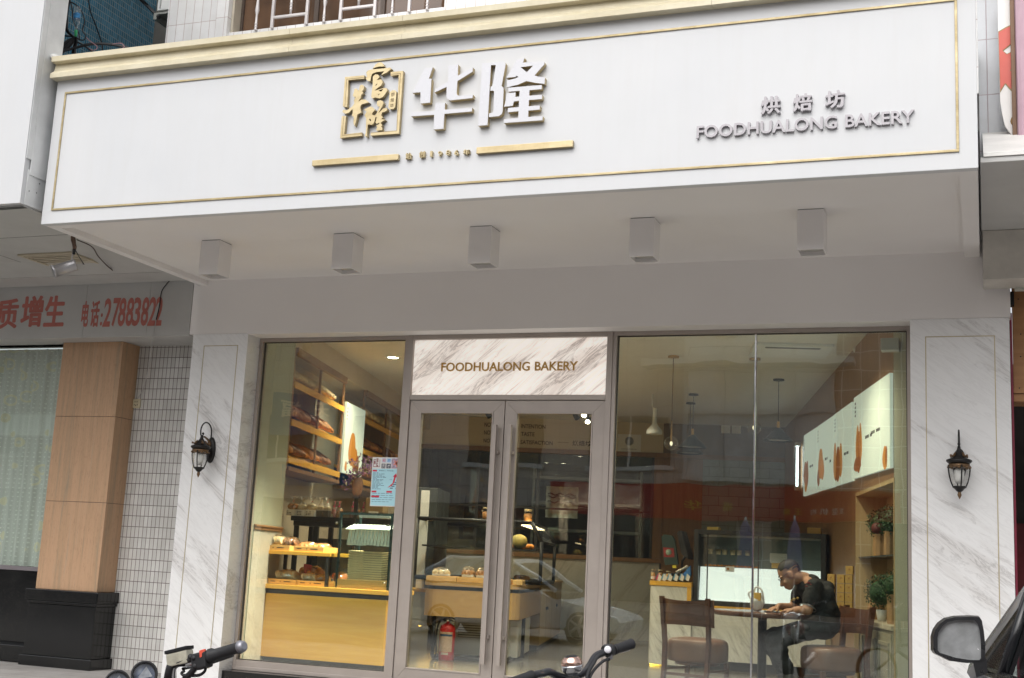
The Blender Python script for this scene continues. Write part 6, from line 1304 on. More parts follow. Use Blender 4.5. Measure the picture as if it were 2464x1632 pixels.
q.build("black_frame", M_DGREY, dc)
MB().box((ax1+.06, YD+.025, z0_+.055), (dx1-.056, YD+.032, z1_-.05)).build("glass_pane", M_CLEAR, dc)
q = MB(); q.hexa([(ax1+.06, YD+.06, z0_+.056), (dx1-.056, YD+.06, z0_+.056), (dx1-.056, YD+.26, zwh+.01), (ax1+.06, YD+.12, zwh)], [(ax1+.06, YD+.07, z0_+.056), (dx1-.056, YD+.07, z0_+.056), (dx1-.056, YD+.27, zwh+.01), (ax1+.06, YD+.13, zwh)]); q.build("white_deck", emit("deck_reflection_glow", (.82, .84, .84), .75), dc)  # glow stands in for sky reflected on the slanted deck
q = MB(); q.box((ax1+.06, YD+.10, z1_-.075), (dx1-.06, YD+.12, z1_-.052)); q.build("lamp_tube", M_PAPER, dc)
MB().box((ax1+.06, YD+.20, zwh+.14), (dx1-.06, YD+.62, zwh+.146)).build("glass_shelf", M_CLEAR, dc); MB().box((ax1+.03, YD+.665, z0_+.06), (dx1-.03, YD+.685, z1_-.06)).build("case_back", pm("case_back", (.16, .20, .18), .4), dc)
q = MB(); random.seed(8)
for i in range(14): q.ball((ax1+.12+i*.045, YD+.15, zwh+.02), .02, (1.4, 1, .6), 1, .1)
o = q.build("cake_strip", pm("orange_crust", (.62, .23, .035), .5)); tag(o, "long strip of orange pastry along the top of the display cabinet's white deck", "pastry")
for i, (x, y, w_, lb) in enumerate(((885, 610, 0, "left price card on the display cabinet's glass"), (1075, 615, .03, "second price card on the display cabinet's glass, with a printed loaf"))):
    if not w_: continue
    p = A7(x, y, YD); q = MB(); q.box((p.x-.05, YD-.004, p.z-.03), (p.x+.05, YD-.001, p.z+.03), .001); o = q.build("price_card", M_PAPER); tag(o, lb, "card"); r_ = MB(); r_.prism([[Vector((p.x-.022+.016*math.cos(a), YD-.005, p.z+.002+.014*math.sin(a)*(1+.4*math.cos(a)))) for a in [k*math.pi/6 for k in range(12)]]], (0, .0008, 0)); r_.build("printed_loaf", M_BREAD, o)
# drinks and cups faintly in the cabinet
cup = None
for i in range(6):
    if cup is None:
        cup = thing("clear_cup", "clear plastic cup standing on the display cabinet's glass shelf", "cup", (0, 0, 0), "cups in the cold display")
        MB().lathe([(.028, 0), (.036, .09), (.038, .092)], (0, 0, 0), 18, caps=False).build("cup_body", M_BULB, cup); MB().lathe([(.026, .002), (.032, .06), (.001, .061)], (0, 0, 0), 16).build("pudding", M_BREADL, cup); c_ = cup
    else: c_ = copy_tree(cup)
    c_.location = (ax1+.12+.085*i, YD+.35+(i % 2)*.06, zwh+.1475)
hp = thing("white_sign_stand", "small white sign stand lit inside the display cabinet behind the man's head", "sign", PY(*z8(340, 600), YD+.3)); a, b = PY(*z8(262, 560), YD+.3), PY(*z8(413, 482), YD+.3); MB().box((a.x, YD+.30, a.z), (b.x, YD+.31, b.z), .01).build("sign_face", M_PAPER, hp); MB().box((a.x+.02, YD+.30, zwh+.02), (b.x-.02, YD+.34, a.z-.001), .004).build("sign_foot", M_WOODP, hp)
for (x0, y0, x1, y1, zf, m, lb) in ((880, 275, 975, 250, z7, pm("yellow_card", (.62, .45, .12), .6), "small yellow box lying on top of the display cabinet"), (590, 318, 710, 258, z8, pm("gift_kraft", (.50, .30, .08), .6, 0, .1), "kraft gift box standing on top of the display cabinet's right end")):
    a, b = PY(*zf(x0, y0), YD+.15), PY(*zf(x1, y1), YD+.15); o = MB().box((a.x, YD+.12, z1_+.001), (b.x, YD+.28, max(b.z, z1_+.03)), .003).build("gift_box", m); tag(o, lb, "box")
# till, monitor, jars and leaflets on the cashier counter
tl = thing("till_terminal", "dark green till terminal seen from behind on the cashier counter", "till", A7(550, 580, YA+.3))
def slab(y, pts, th, zf=z7): q = MB(); q.prism([[PY(*zf(*p), y) for p in pts]], (0, th, 0)); return q
slab(YA+.35, [(478, 330), (500, 312), (568, 322), (592, 360), (622, 575), (508, 578), (488, 470)], .06).build("till_case", pm("till_green", (.03, .06, .055), .4, .1), tl); slab(YA+.345, [(490, 425), (585, 432), (590, 512), (498, 510)], .004).build("till_label", pm("till_red", (.30, .03, .03), .5, 0, .3, 30), tl); q = MB(); c = PY(*z7(540, 468), YA+.344); q.lathe([(.001, .002), (.035, .002), (.035, 0)], c, 20, (0, -1, 0)); q.build("till_badge", pm("till_badge", (.30, .40, .34), .5, 0, .4, 40), tl)
MB().box((A7(505, 575).x, YA+.30, az+.001), (A7(625, 575).x, YA+.50, az+.10), .01).build("till_base", M_BLACK, tl)
mo = thing("till_monitor", "thin black monitor tilted beside the till on the cashier counter", "monitor", A7(680, 560, YA+.4)); slab(YA+.40, [(612, 300), (628, 280), (648, 282), (705, 480), (710, 530), (690, 515), (650, 480)], .30).build("monitor_panel", M_DGREY, mo); q = MB(); q.tube([A7(690, 500, YA+.5), A7(660, 545, YA+.5), (A7(650, 560, YA+.5).x, YA+.5, az+.01)], .015, 8); q.lathe([(.09, 0), (.08, .012), (.02, .02)], (A7(650, 560, YA+.5).x, YA+.5, az+.001), 20); q.build("monitor_stand", M_BLACK, mo)
for i, (x, lb) in enumerate(((403, "biscuit jar at the cashier counter's rounded end"), (465, "second biscuit jar from the cashier counter's rounded end"), (536, "third biscuit jar on the cashier counter, with a yellow card before it"))):
    c = A7(x, 720, YA+.2); c.z = az+.001; h = .11 if i < 2 else .10; t = thing("cookie_jar", lb, "jar", c, "cookie jars on the cashier counter"); r_ = .026 if i < 2 else .032
    MB().lathe([(r_, 0), (r_*1.05, .004), (r_*1.05, h), (r_*.9, h+.006)], c, 20).build("jar_glass", M_BULB, t); MB().lathe([(r_*.92, .003), (r_*.92, h*.85), (.001, h*.86)], c, 14).build("cookies", pm("cookie_tan", (.56, .33, .12), .6, 0, .35, 40), t); MB().lathe([(r_*.95, h+.0065), (r_*.95, h+.016), (.001, h+.017)], c, 18).build("lid", M_GOLD, t); MB().lathe([(r_*1.07, .018), (r_*1.07, .05)], c, 20, caps=False).build("paper_band", M_PAPER, t)
for i, (x, m, nm) in enumerate(((428, "leaflet_pink", "pink-edged leaflet at the left of the leaning row"), (472, "leaflet_blue", "blue and white leaflet, first after the pink one"), (522, "leaflet_blue", "blue and white leaflet, second after the pink one"), (574, "leaflet_blue", "blue and white leaflet, third after the pink one"), (626, "leaflet_blue", "blue and white leaflet, fourth after the pink one"), (676, "leaflet_blue", "blue and white leaflet at the right end of the leaning row"))):
    mm = pm("leaflet_pink", (.62, .05, .20), .5) if i == 0 else pm("leaflet_blue", (.16, .42, .66), .5, 0, .1)
    t = thing("leaflet", nm+" on the cashier counter", "leaflet", A7(x+20, 715), "leaflets on the cashier counter"); slab(YA+.06, [(x, 705), (x+20, 655), (x+26, 655), (x+12, 708)], .10).build("leaflet_edge", mm, t); slab(YA+.055, [(x+13, 712), (x+27, 655), (x+52, 682), (x+38, 722)], .004).build("leaflet_face", M_PAPER, t)
o = slab(YA+.12, [(655, 670), (728, 585), (733, 665), (720, 690)], .05).build("snack_carton", pm("carton_blue", (.05, .20, .50), .5, 0, .5, 40)); tag(o, "tilted blue dotted carton of snacks by the display cabinet", "carton")
q = MB(); random.seed(12)
for k in range(10): q.ball(A7(612+k*10, 640-k*5, YA+.16), .017, (1, 1, 1.1), 1, .15)
o = q.build("wrapped_sweets", pm("foil_silver", (.55, .50, .42), .25, .6, .4, 40)); tag(o, "heap of foil-wrapped sweets beside the blue carton on the cashier counter", "sweets")
o = slab(YA+.10, [(573, 582), (603, 580), (605, 605), (575, 607)], .02).build("yellow_card", pm("card_yellow", (.75, .60, .04), .5)); tag(o, "small yellow card on the cashier counter before the till", "card")
# kraft gift boxes stacked at the right
gb = None; YB_ = 1.95
cols = [(762, 845), (847, 915), (917, 998)]; rowsy = [(655, 740), (745, 828), (830, 912), (914, 985), (987, 1060)]
bxl = ["%s gift box in the %s row of the kraft box stack" % (c, r_) for r_ in ("top full", "second", "third", "fourth", "lowest") for c in ("left", "middle", "right")]
k = 0
shf = thing("box_shelf", "low shelf carrying the stack of kraft gift boxes behind chair and man", "shelf", PY(*z8(880, 1070), YB_))
a, b = PY(*z8(755, 1062), YB_), PY(*z8(1000, 1062), YB_); MB().box((a.x-.02, YB_-.02, a.z-.03), (b.x+.01, YB_+.16, a.z-.003), .003).build("shelf_board", M_WOODC, shf)
for x in (a.x, b.x): MB().box((x, YB_, FZ), (x+.04, YB_+.12, a.z-.031)).build("leg", M_WOODC, shf)
mk = pm("gift_kraft", (.50, .30, .08), .6, 0, .1)
bw = (PY(*z8(915, 700), YB_)-PY(*z8(847, 700), YB_)).length-.004; bh = .0
zrow = [PY(*z8(880, y1), YB_).z for _, y1 in rowsy]; hrow = (zrow[0]-zrow[4])/4
def gift(label, x, z, w_, h, y=YB_):
    t = thing("kraft_gift_box", label, "box", (x+w_/2, y+.1, z), "stacked kraft gift boxes"); MB().box((x, y, z), (x+w_, y+.13, z+h), .003).build("box_body", mk, t)
    q = MB(); q.lathe([(.001, .001), (.008, .001), (.008, 0)], (x+w_*.5, y-.0005, z+h*.6), 14, (0, -1, 0)); q.build("box_seal", pm("seal_brown", (.35, .15, .05), .5), t); MB().box((x-.0015, y+.02, z+.003), (x+.001, y+.12, z+h-.003)).build("box_side", pm("box_side", (.20, .035, .025), .5, 0, .3, 30), t)
for r_ in range(5):
    for c in range(3): x = PY(*z8(cols[c][0], 700), YB_).x; gift(bxl[r_*3+c], x+.002, zrow[4]+(4-r_)*hrow+.001, bw, hrow-.004)
x = PY(*z8(920, 600), YB_).x; gift("single gift box standing on top of the kraft box stack", x+.004, zrow[0]+hrow+.001, bw, hrow-.006)
# oak niche with plants on the right wall
sR = lambda x, y: RT(*z8(x, y), TW)
nc_ = thing("oak_niche", "light oak niche cabinet with panelled doors and a glass shelf on the right wall", "cabinet", RP(TW+.2, .3, FZ))
zt = sR(1345, 1112).z; zsh = sR(1340, 484).z
q = RB(); q.rbox((TW+.29, -.70, zt), (TW+.329, 1.31, 2.02)); q.build("back_panel", M_WOODC, nc_)
q = RB(); q.rbox((TW-.004, 1.292, zt), (TW+.289, 1.318, 2.019), .002); q.rbox((TW-.006, -.745, FZ), (TW+.02, -.71, 2.019), .003); q.rbox((TW-.004, -.709, 1.985), (TW+.289, 1.29, 2.019)); q.build("niche_frame", M_WOODC, nc_)
q = RB(); q.rbox((TW-.03, -.70, zt-.04), (TW+.288, 1.31, zt-.001), .003); q.build("cabinet_top", pm("oak_pale", (.50, .44, .32), .5, 0, .06), nc_)
q = RB(); q.rbox((TW-.01, -.70, FZ), (TW+.28, 1.31, zt-.041)); q.build("cabinet_body", pm("cabinet_khaki", (.34, .31, .22), .5, 0, .06), nc_)
for s0, s1 in ((-.66, -.05), (-.02, .62), (.65, 1.28)):
    q = RB(); q.rbox((TW-.022, s0, FZ+.04), (TW-.0105, s1, zt-.07), .002)
    for (a0, a1, b0, b1) in ((s0+.07, s1-.07, zt-.17, zt-.14), (s0+.07, s1-.07, FZ+.12, FZ+.15), (s0+.07, s0+.10, FZ+.151, zt-.171), (s1-.10, s1-.07, FZ+.151, zt-.171)): q.rbox((TW-.034, a0, b0), (TW-.0225, a1, b1), .003)
    q.build("cabinet_door", pm("cabinet_khaki", (.34, .31, .22), .5, 0, .06), nc_)
q = RB(); q.rbox((TW+.02, -.70, zsh-.01), (TW+.288, 1.29, zsh), .001); q.build("glass_shelf", pm("shelf_glass_edge", (.05, .06, .055), .2), nc_)
random.seed(17)
def topiary(label, t_, s_, z, bag_h, ball_r, pot="bag", lift=0):
    c = RP(t_, s_, z); t = thing("topiary_plant", label, "plant", c, "topiary plants in the oak niche")
    if pot == "bag":
        q = MB(); w_ = .075; M = Matrix.Rotation(random.uniform(0, 1), 3, 'Z'); n = 12; rings = []
        for j, (k, h) in enumerate(((1, .002), (1.02, .3), (.97, .7), (1.05, 1))):
            rings.append([q.bm.verts.new(c+M @ Vector((w_*k*(1 if abs(math.cos(a)) > .7 else math.cos(a)*1.35)*(math.copysign(1, math.cos(a)) if abs(math.cos(a)) > .7 else 1), w_*.7*k*math.sin(a)*1.2, bag_h*h+random.uniform(-.004, .004)))) for a in [2*math.pi*i/n for i in range(n)]])
        for j in range(3):
            for i in range(n): q.bm.faces.new((rings[j][i], rings[j][(i+1) % n], rings[j+1][(i+1) % n], rings[j+1][i]))
        q.bm.faces.new(rings[0][::-1]); q.build("kraft_bag", M_KRAFT, t)
        q = MB()
        for sg in (-1, 1):
            o_ = M @ Vector((0, w_*.72*sg, 0)); q.tube(bz([c+o_+M @ Vector((-.035, 0, bag_h*.9)), c+o_+M @ Vector((-.03, 0, bag_h*.55)), c+o_+M @ Vector((0, 0, bag_h*.42)), c+o_+M @ Vector((.03, 0, bag_h*.55)), c+o_+M @ Vector((.035, 0, bag_h*.9))], 4), .004, 6)
        q.build("bag_handle", pm("twine", (.30, .18, .08), .8), t); top = c+Vector((0, 0, bag_h+ball_r*.55+lift))
    else:
        q = MB(); q.lathe([(.035, .002), (.05, bag_h), (.046, bag_h), (.03, bag_h*.9)], c, 18); q.build("white_pot", M_PAPER, t); top = c+Vector((0, 0, bag_h+ball_r*.85+lift))
    q = MB(); q.ball(top, ball_r*.8, sub=2)
    for k in range(700):
        d = Vector((random.gauss(0, 1), random.gauss(0, 1), random.gauss(0, 1))).normalized(); p = top+d*ball_r*random.uniform(.78, 1.10); u = d.orthogonal().normalized(); u.rotate(Matrix.Rotation(random.uniform(0, 6.28), 3, d)); v = d.cross(u); l = random.uniform(.010, .019)
        q.face([p-u*l*.5, p+v*l*.5+d*l*.5, p+u*l*.5+d*l, p-v*l*.5+d*l*.4])
    q.build("leaf_ball", M_LEAF, t)
topiary("leafy ball in a kraft bag at the left of the niche's glass shelf", TW+.13, .62, zsh+.001, .20, .13, lift=.02); topiary("leafy ball in a kraft bag at the right of the niche's glass shelf", TW+.10, -.12, zsh+.001, .20, .13, lift=.02)
topiary("leafy ball over a small white pot on the niche's lower top", TW+.08, .36, zt+.001, .10, .14, "pot", .03); topiary("leafy ball in a tall kraft bag at the niche's lower right end", TW+.10, -.25, zt+.001, .24, .13, lift=.0)
c = RP(TW+.12, .90, zt); kb = thing("kraft_bag", "tapering kraft paper bag with a red ball at the left of the niche's lower top", "bag", c); q = MB(); q.lathe([(.085, .001), (.075, .12), (.055, .2), (.045, .22)], c, 4, caps=False); q.build("bag_body", M_KRAFT, kb); q = MB(); q.ball(c+Vector((0, 0, .24)), .05, sub=2, jit=.06); q.build("red_ball", pm("ball_maroon", (.11, .022, .018), .6, 0, .4, 30), kb)
c = RP(TW+.05, .40, zsh+.001); o = MB().ball(c+Vector((0, 0, .245)), .055, sub=2, jit=.06).build("maroon_ball", pm("ball_maroon", (.11, .022, .018), .6, 0, .4, 30)); tag(o, "dark red woven ball resting between the kraft bags on the glass shelf", "ornament")
# ---------------------------------------------------------------- table and chairs by the window
TC = Vector((-1.86, 1.45, FZ)); TZ = .87
tb = thing("round_table", "round dark wood table on one black post where the man sits", "table", TC)
MB().lathe([(.42, TZ-.045), (.44, TZ-.03), (.44, TZ-.008), (.432, TZ)], (TC.x, TC.y, 0), 48).build("table_top", M_WOODD, tb); MB().lathe([(.04, FZ+.04), (.04, TZ-.06), (.12, TZ-.05), (.12, TZ-.046)], (TC.x, TC.y, 0), 20).build("table_post", M_BLACK, tb); MB().lathe([(.26, FZ), (.26, FZ+.015), (.06, FZ+.03), (.045, FZ+.06)], (TC.x, TC.y, 0), 32).build("table_base", M_BLACK, tb)
def make_chair(label):
    t = thing("dining_chair", label, "chair", (0, 0, 0), "brown dining chairs by the window")
    q = MB(); n = 28; out = []
    for k in range(n):
        a = 2*math.pi*k/n; out.append((.24*math.copysign(abs(math.cos(a))**.75, math.cos(a)), .225*math.copysign(abs(math.sin(a))**.75, math.sin(a))+.01))
    rings = [[q.bm.verts.new((x*s, y*s, z)) for x, y in out] for s, z in ((1.0, .30), (1.03, .305), (1.05, .33), (1.05, .44), (1.02, .47), (.93, .488), (.7, .497), (.3, .5))]
    for j in range(len(rings)-1):
        for i in range(n): q.bm.faces.new((rings[j][i], rings[j][(i+1) % n], rings[j+1][(i+1) % n], rings[j+1][i])).smooth = True
    q.bm.faces.new(rings[0][::-1]); q.bm.faces.new(rings[-1]); q.build("seat", M_LEATHER, t)
    q = MB(); q.lathe([(.19, .27), (.20, .299)], (0, .005, 0), 28); q.build("seat_rail", M_WOODD, t)
    q = MB(); nb_ = 14; f0, f1 = [], []
    for k in range(nb_+1):
        u = -1+2*k/nb_; x = .255*u; y = -.275+.075*u*u; zt = .835-.018*(1-u*u); zb_ = .60+.012*(1-u*u); f0.append(((x, y-.009, zb_), (x, y-.018-.012, zt))); f1.append(((x, y+.009, zb_), (x, y-.012+.006, zt)))
    for F in (f0, f1):
        for k in range(nb_):
            q.bm.faces.new([q.bm.verts.new(v) for v in (F[k][0], F[k+1][0], F[k+1][1], F[k][1])])
    for k in range(nb_):
        q.bm.faces.new([q.bm.verts.new(v) for v in (f0[k][1], f0[k+1][1], f1[k+1][1], f1[k][1])]); q.bm.faces.new([q.bm.verts.new(v) for v in (f0[k][0], f0[k+1][0], f1[k+1][0], f1[k][0])])
    for k in (0, nb_): q.bm.faces.new([q.bm.verts.new(v) for v in (f0[k][0], f0[k][1], f1[k][1], f1[k][0])])
    bmesh.ops.remove_doubles(q.bm, verts=q.bm.verts[:], dist=1e-5); q.build("backrest", M_WOODD, t)
    for sx in (-1, 1):
        q = MB(); P = [(sx*.205, -.25, 0), (sx*.205, -.215, .25), (sx*.21, -.205, .45), (sx*.215, -.225, .62), (sx*.222, -.262, .845)]
        for i in range(4):
            (xa, ya, za1), (xb, yb, zb1_) = P[i], P[i+1]; w_ = .016; d_ = .022
            q.hexa([(xa-w_, ya-d_, za1), (xa+w_, ya-d_, za1), (xa+w_, ya+d_, za1), (xa-w_, ya+d_, za1)], [(xb-w_, yb-d_, zb1_), (xb+w_, yb-d_, zb1_), (xb+w_, yb+d_, zb1_), (xb-w_, yb+d_, zb1_)])
        bmesh.ops.remove_doubles(q.bm, verts=q.bm.verts[:], dist=1e-4); lg = q.build("back_leg", M_WOODD, t)
        q = MB()
        for z, y in ((.42, -.235), (.56, -.245), (.70, -.262), (.78, -.275)): q.ball((sx*.222, y+.02, z), .006, (1, .6, 1), 1)
        q.build("stud", M_CHROME, lg)
        q = MB(); q.hexa([(sx*.19-.019, .17, .30), (sx*.19+.019, .17, .30), (sx*.19+.019, .208, .30), (sx*.19-.019, .208, .30)], [(sx*.195-.014, .178, 0), (sx*.195+.014, .178, 0), (sx*.195+.014, .206, 0), (sx*.195-.014, .206, 0)]); q.build("front_leg", M_WOODD, t)
    q = MB(); q.box((-.19, -.225, .18), (.19, -.205, .205), .003); q.box((-.205, -.2, .22), (-.19, .18, .24), .003); q.box((.19, -.2, .22), (.205, .18, .24), .003); q.build("stretcher", M_WOODD, t); return t
c1 = make_chair("empty brown dining chair with its back to the window, left of the round table"); c2 = copy_tree(c1); c2["label"] = "brown dining chair the man sits on, right of the round table"
c1.location = (-2.37, 1.13, FZ); c1.rotation_euler.z = R(-15)
c2.location = (-1.24, 1.30, FZ); f = Vector((-.82, -.57)); c2.rotation_euler.z = math.atan2(-f.x, f.y)
# carrier bag, phone on the table
cb = thing("carrier_bag", "knotted white plastic carrier bag with a yellow box on the round table", "bag", PY(*z8(150, 965), 1.42)); c = Vector((PY(*z8(150, 900), 1.42).x, 1.42, TZ+.001))
q = MB(); q.ball(c+Vector((0, 0, .075)), 1, (.062, .055, .08), 3, .10)
for v in q.bm.verts: v.co.z = max(v.co.z, c.z)
q.build("bag_body", pm("film_white", (.66, .66, .64), .35, 0, .06, 12, .4, 30), cb)
q = MB(); q.box((c.x-.02, c.y-.05, c.z+.09), (c.x+.04, c.y+.0, c.z+.16), .003); q.build("yellow_box", pm("card_amber", (.66, .40, .06), .5), cb)
q = MB(); q.tube(bz([c+Vector((-.055, 0, .10)), c+Vector((-.075, .0, .15)), c+Vector((-.035, 0, .17)), c+Vector((-.02, 0, .12))]), .008, 6); q.tube(bz([c+Vector((-.03, -.02, .13)), c+Vector((-.01, -.02, .205)), c+Vector((.04, -.02, .19)), c+Vector((.058, -.01, .12)), c+Vector((.062, 0, .06))]), .008, 6); q.build("bag_handle", pm("film_white", (.66, .66, .64), .35), cb)
# ---------------------------------------------------------------- the seated man
# He faces left along -X, bent over a phone; his left side is towards the street.
def B8(x, y, Y): return PY(*z8(x, y), Y)
pe = thing("person", "man in black T-shirt and glasses bent over a phone at the round table", "person", (-1.2, 1.33, FZ+.48))
from mathutils import noise
def solid(name, q, mat, vox, parent, sm=6, fac=.5, fold=0):
    o = q.build(name, mat, parent); md = o.modifiers.new("remesh", 'REMESH'); md.mode = 'VOXEL'; md.voxel_size = vox; md.use_smooth_shade = True
    s = o.modifiers.new("smooth", 'SMOOTH'); s.factor = fac; s.iterations = sm
    dg = bpy.context.evaluated_depsgraph_get(); me = bpy.data.meshes.new_from_object(o.evaluated_get(dg)); o.modifiers.clear(); old = o.data; o.data = me; bpy.data.meshes.remove(old)
    if fold:
        for v in me.vertices:
            c = v.co; k = noise.noise(Vector((c.x*9, c.y*9, c.z*16)))*.6+noise.noise(Vector((c.x*22+3, c.y*22, c.z*34)))*.4; v.co += v.normal*k*fold
    for p in me.polygons: p.use_smooth = True
    return o
HC = B8(428, 655, 1.30)                                           # middle of the skull
neck = B8(570, 705, 1.34); shN = B8(655, 772, 1.18); shF = B8(560, 740, 1.52); chest = B8(612, 778, 1.35); belly = B8(700, 905, 1.34); pel = B8(735, 1055, 1.34)
elN = B8(588, 985, 1.10); elN.z = TZ+.045; wrN = B8(478, 975, 1.19); wrN.z = TZ+.035; elF = B8(470, 905, 1.60); elF.z = TZ+.045; wrF = B8(345, 935, 1.40); wrF.z = TZ+.055
fd_ = Vector((-.80, -.12, -.62)).normalized()                      # where the face points: down and left
up_ = Vector((-.52, -.02, .66)); up_ = (up_-fd_*up_.dot(fd_)).normalized(); sd_2 = fd_.cross(up_).normalized()
HM = Matrix((fd_, sd_2, up_)).transposed()                          # head axes: x = face, y = side, z = crown
H = lambda x, y, z: HC+HM @ Vector((x, y, z))
def hb_(q, c, r, sq): q.ball(H(*c), r, sq, 3, 0, HM)
q = MB()
hb_(q, (-.012, 0, .018), .1, (.98, .76, .92)); hb_(q, (.045, 0, -.045), .07, (.80, .84, 1.0)); hb_(q, (.058, 0, -.098), .035, (.95, 1.15, .75)); hb_(q, (-.02, 0, -.05), .075, (.8, .85, .9))
q.cap(H(.088, 0, -.012), .011, H(.110, 0, -.045), .015); hb_(q, (.092, 0, -.078), .018, (.7, 1.35, .45)); hb_(q, (.090, 0, -.089), .016, (.7, 1.2, .45))
for sg in (-1, 1):
    hb_(q, (-.005, sg*.078, -.02), .03, (.75, .28, 1.15)); hb_(q, (.075, sg*.035, .008), .022, (.7, 1.3, .5)); hb_(q, (.07, sg*.045, -.045), .025, (.7, .8, .8))
q.cap(H(-.045, 0, -.07), .058, neck, .062); q.cap(neck, .06, chest, .09); q.cap(shN, .05, shF, .05); q.cap(chest, .10, pel, .11)
q.cap(neck, .045, shN, .05); q.cap(neck, .045, shF, .05)
q.cap(shN, .056, elN, .045); q.cap(elN, .046, wrN, .029); q.cap(shF, .056, elF, .045); q.cap(elF, .044, wrF, .029)
def hand(q, w, d, pn, th_side, curl, spread_):
    """palm + five unequal bent fingers; d = towards the fingertips, pn = palm normal, th_side = side the thumb leaves"""
    d = Vector(d).normalized(); pn = Vector(pn); pn = (pn-d*pn.dot(d)).normalized(); s = d.cross(pn).normalized()*th_side
    k0 = w+d*.02; 
    for j in (-.024, -.008, .008, .024): q.cap(w+d*.012+s*j*.6, .016, w+d*.085+s*j, .0125)
    for j, (off, L) in enumerate(((.029, .068), (.010, .078), (-.010, .072), (-.028, .056))):
        b = w+d*.088+s*off; a0 = curl*.6; dd = (d+s*off*spread_*6).normalized(); p1 = b+(dd*math.cos(a0)+pn*math.sin(a0))*L*.48; a1 = curl*1.5; p2 = p1+(dd*math.cos(a1)+pn*math.sin(a1))*L*.30; a2 = curl*2.2; p3 = p2+(dd*math.cos(a2)+pn*math.sin(a2))*L*.24
        q.cap(b, .0098, p1, .0088); q.cap(p1, .0088, p2, .0078); q.cap(p2, .0078, p3, .0066)
    b = w+d*.03+s*.026; p1 = b+(d*.55+s*.75+pn*.25).normalized()*.042; p2 = p1+(d*.9+s*.25+pn*.35).normalized()*.036; q.cap(w+d*.015+s*.01, .017, b, .0145); q.cap(b, .0135, p1, .0108); q.cap(p1, .0105, p2, .0082)
hand(q, wrF, B8(262, 975, 1.34)-wrF, (-.1, 0, -1), 1, .50, .35)
hand(q, wrN, Vector((-.9, .28, -.10)), (0, .25, -1), 1, .42, .2)
q.cap(elN, .046, elN+Vector((.004, 0, 0)), .046)
body = solid("body", q, M_SKIN, .0062, pe, 4, .5)
# clothes
q = MB(); q.cap(chest, .115, belly, .130); q.cap(belly, .130, pel+Vector((.0, 0, .05)), .14); q.cap(shN+Vector((0, .02, 0)), .074, shF-Vector((0, .02, 0)), .074); q.cap(neck+Vector((.055, 0, -.03)), .078, chest, .115)
back = B8(668, 790, 1.34); q.cap(back, .085, B8(735, 930, 1.34), .10)
mN = shN+(elN-shN)*.60; q.cap(shN, .074, mN, .070); mF = shF+(elF-shF)*.60; q.cap(shF, .074, mF, .070)
for wv in range(10):
    a = Vector((random.uniform(-.1, .1), random.uniform(-.12, .12), random.uniform(-.15, .12))); q.cap(belly+a*.7, .07, belly+a*.8+Vector((random.uniform(-.05, .05), 0, .05)), .065)
shirt = solid("t_shirt", q, M_SHIRT, .012, pe, 5, .5, .016)
q = MB(); dn = (elN-shN).normalized(); q.lathe([(.0735, -.004), (.075, .002), (.072, .006)], mN+dn*.068, 22, dn, caps=False); q.build("sleeve_hem", pm("hem_grey", (.16, .16, .17), .8), shirt)
q = MB()
for p, r_ in ((B8(475, 880, 1.205), .014), (B8(505, 870, 1.2), .012), (B8(450, 890, 1.21), .010)): q.ball(p, r_, (1.2, .5, 1), 1, .2)
hipN = pel+Vector((-.02, -.10, -.06)); hipF = pel+Vector((-.02, .10, -.06)); knN = B8(300, 1235, 1.14); knF = B8(262, 1215, 1.42); anN = B8(420, 1500, 1.22); anF = B8(360, 1490, 1.45); anN.z = max(anN.z, FZ+.09); anF.z = max(anF.z, FZ+.09)
q2 = MB(); q2.cap(pel+Vector((0, -.06, -.04)), .135, pel+Vector((0, .06, -.04)), .135); q2.cap(hipN, .105, knN, .075); q2.cap(hipF, .105, knF, .075); q2.cap(knN, .074, anN, .056); q2.cap(knF, .074, anF, .056)
q.build("shirt_print", pm("print_ochre", (.30, .20, .05), .8), shirt); q = MB()
for p, r_ in ((B8(600, 735, 1.10), .013), (B8(585, 765, 1.105), .010), (B8(620, 750, 1.098), .009)): q.ball(p, r_, (1.3, .4, .7), 1, .2)
q.build("shirt_print", pm("print_maroon", (.16, .03, .035), .8), shirt); random.seed(33)
for L_ in ((hipN, knN), (knN, anN), (hipF, knF), (knF, anF)):
    for k in range(5): u = random.uniform(.1, .95); p = L_[0].lerp(L_[1], u); q2.ball(p+Vector((random.uniform(-.03, .03), random.uniform(-.03, .03), random.uniform(-.03, .03))), .07*(1.15-.25*u), sub=2, jit=.05)
solid("trousers", q2, M_TROUS, .012, pe, 4, .5, .014)
for an, nm in ((anN, "shoe"), (anF, "shoe")):
    q = MB(); a = Vector((an.x+.04, an.y, FZ+.045)); b = Vector((an.x-.13, an.y-.02, FZ+.035)); q.cap(a, .042, b, .036); q.cap(an, .045, a, .042); q.box((b.x-.04, an.y-.05, FZ+.001), (a.x+.045, an.y+.045, FZ+.02), .006); solid(nm, q, pm("shoe_grey", (.16, .15, .15), .6, 0, .3, 20), .008, pe, 3)
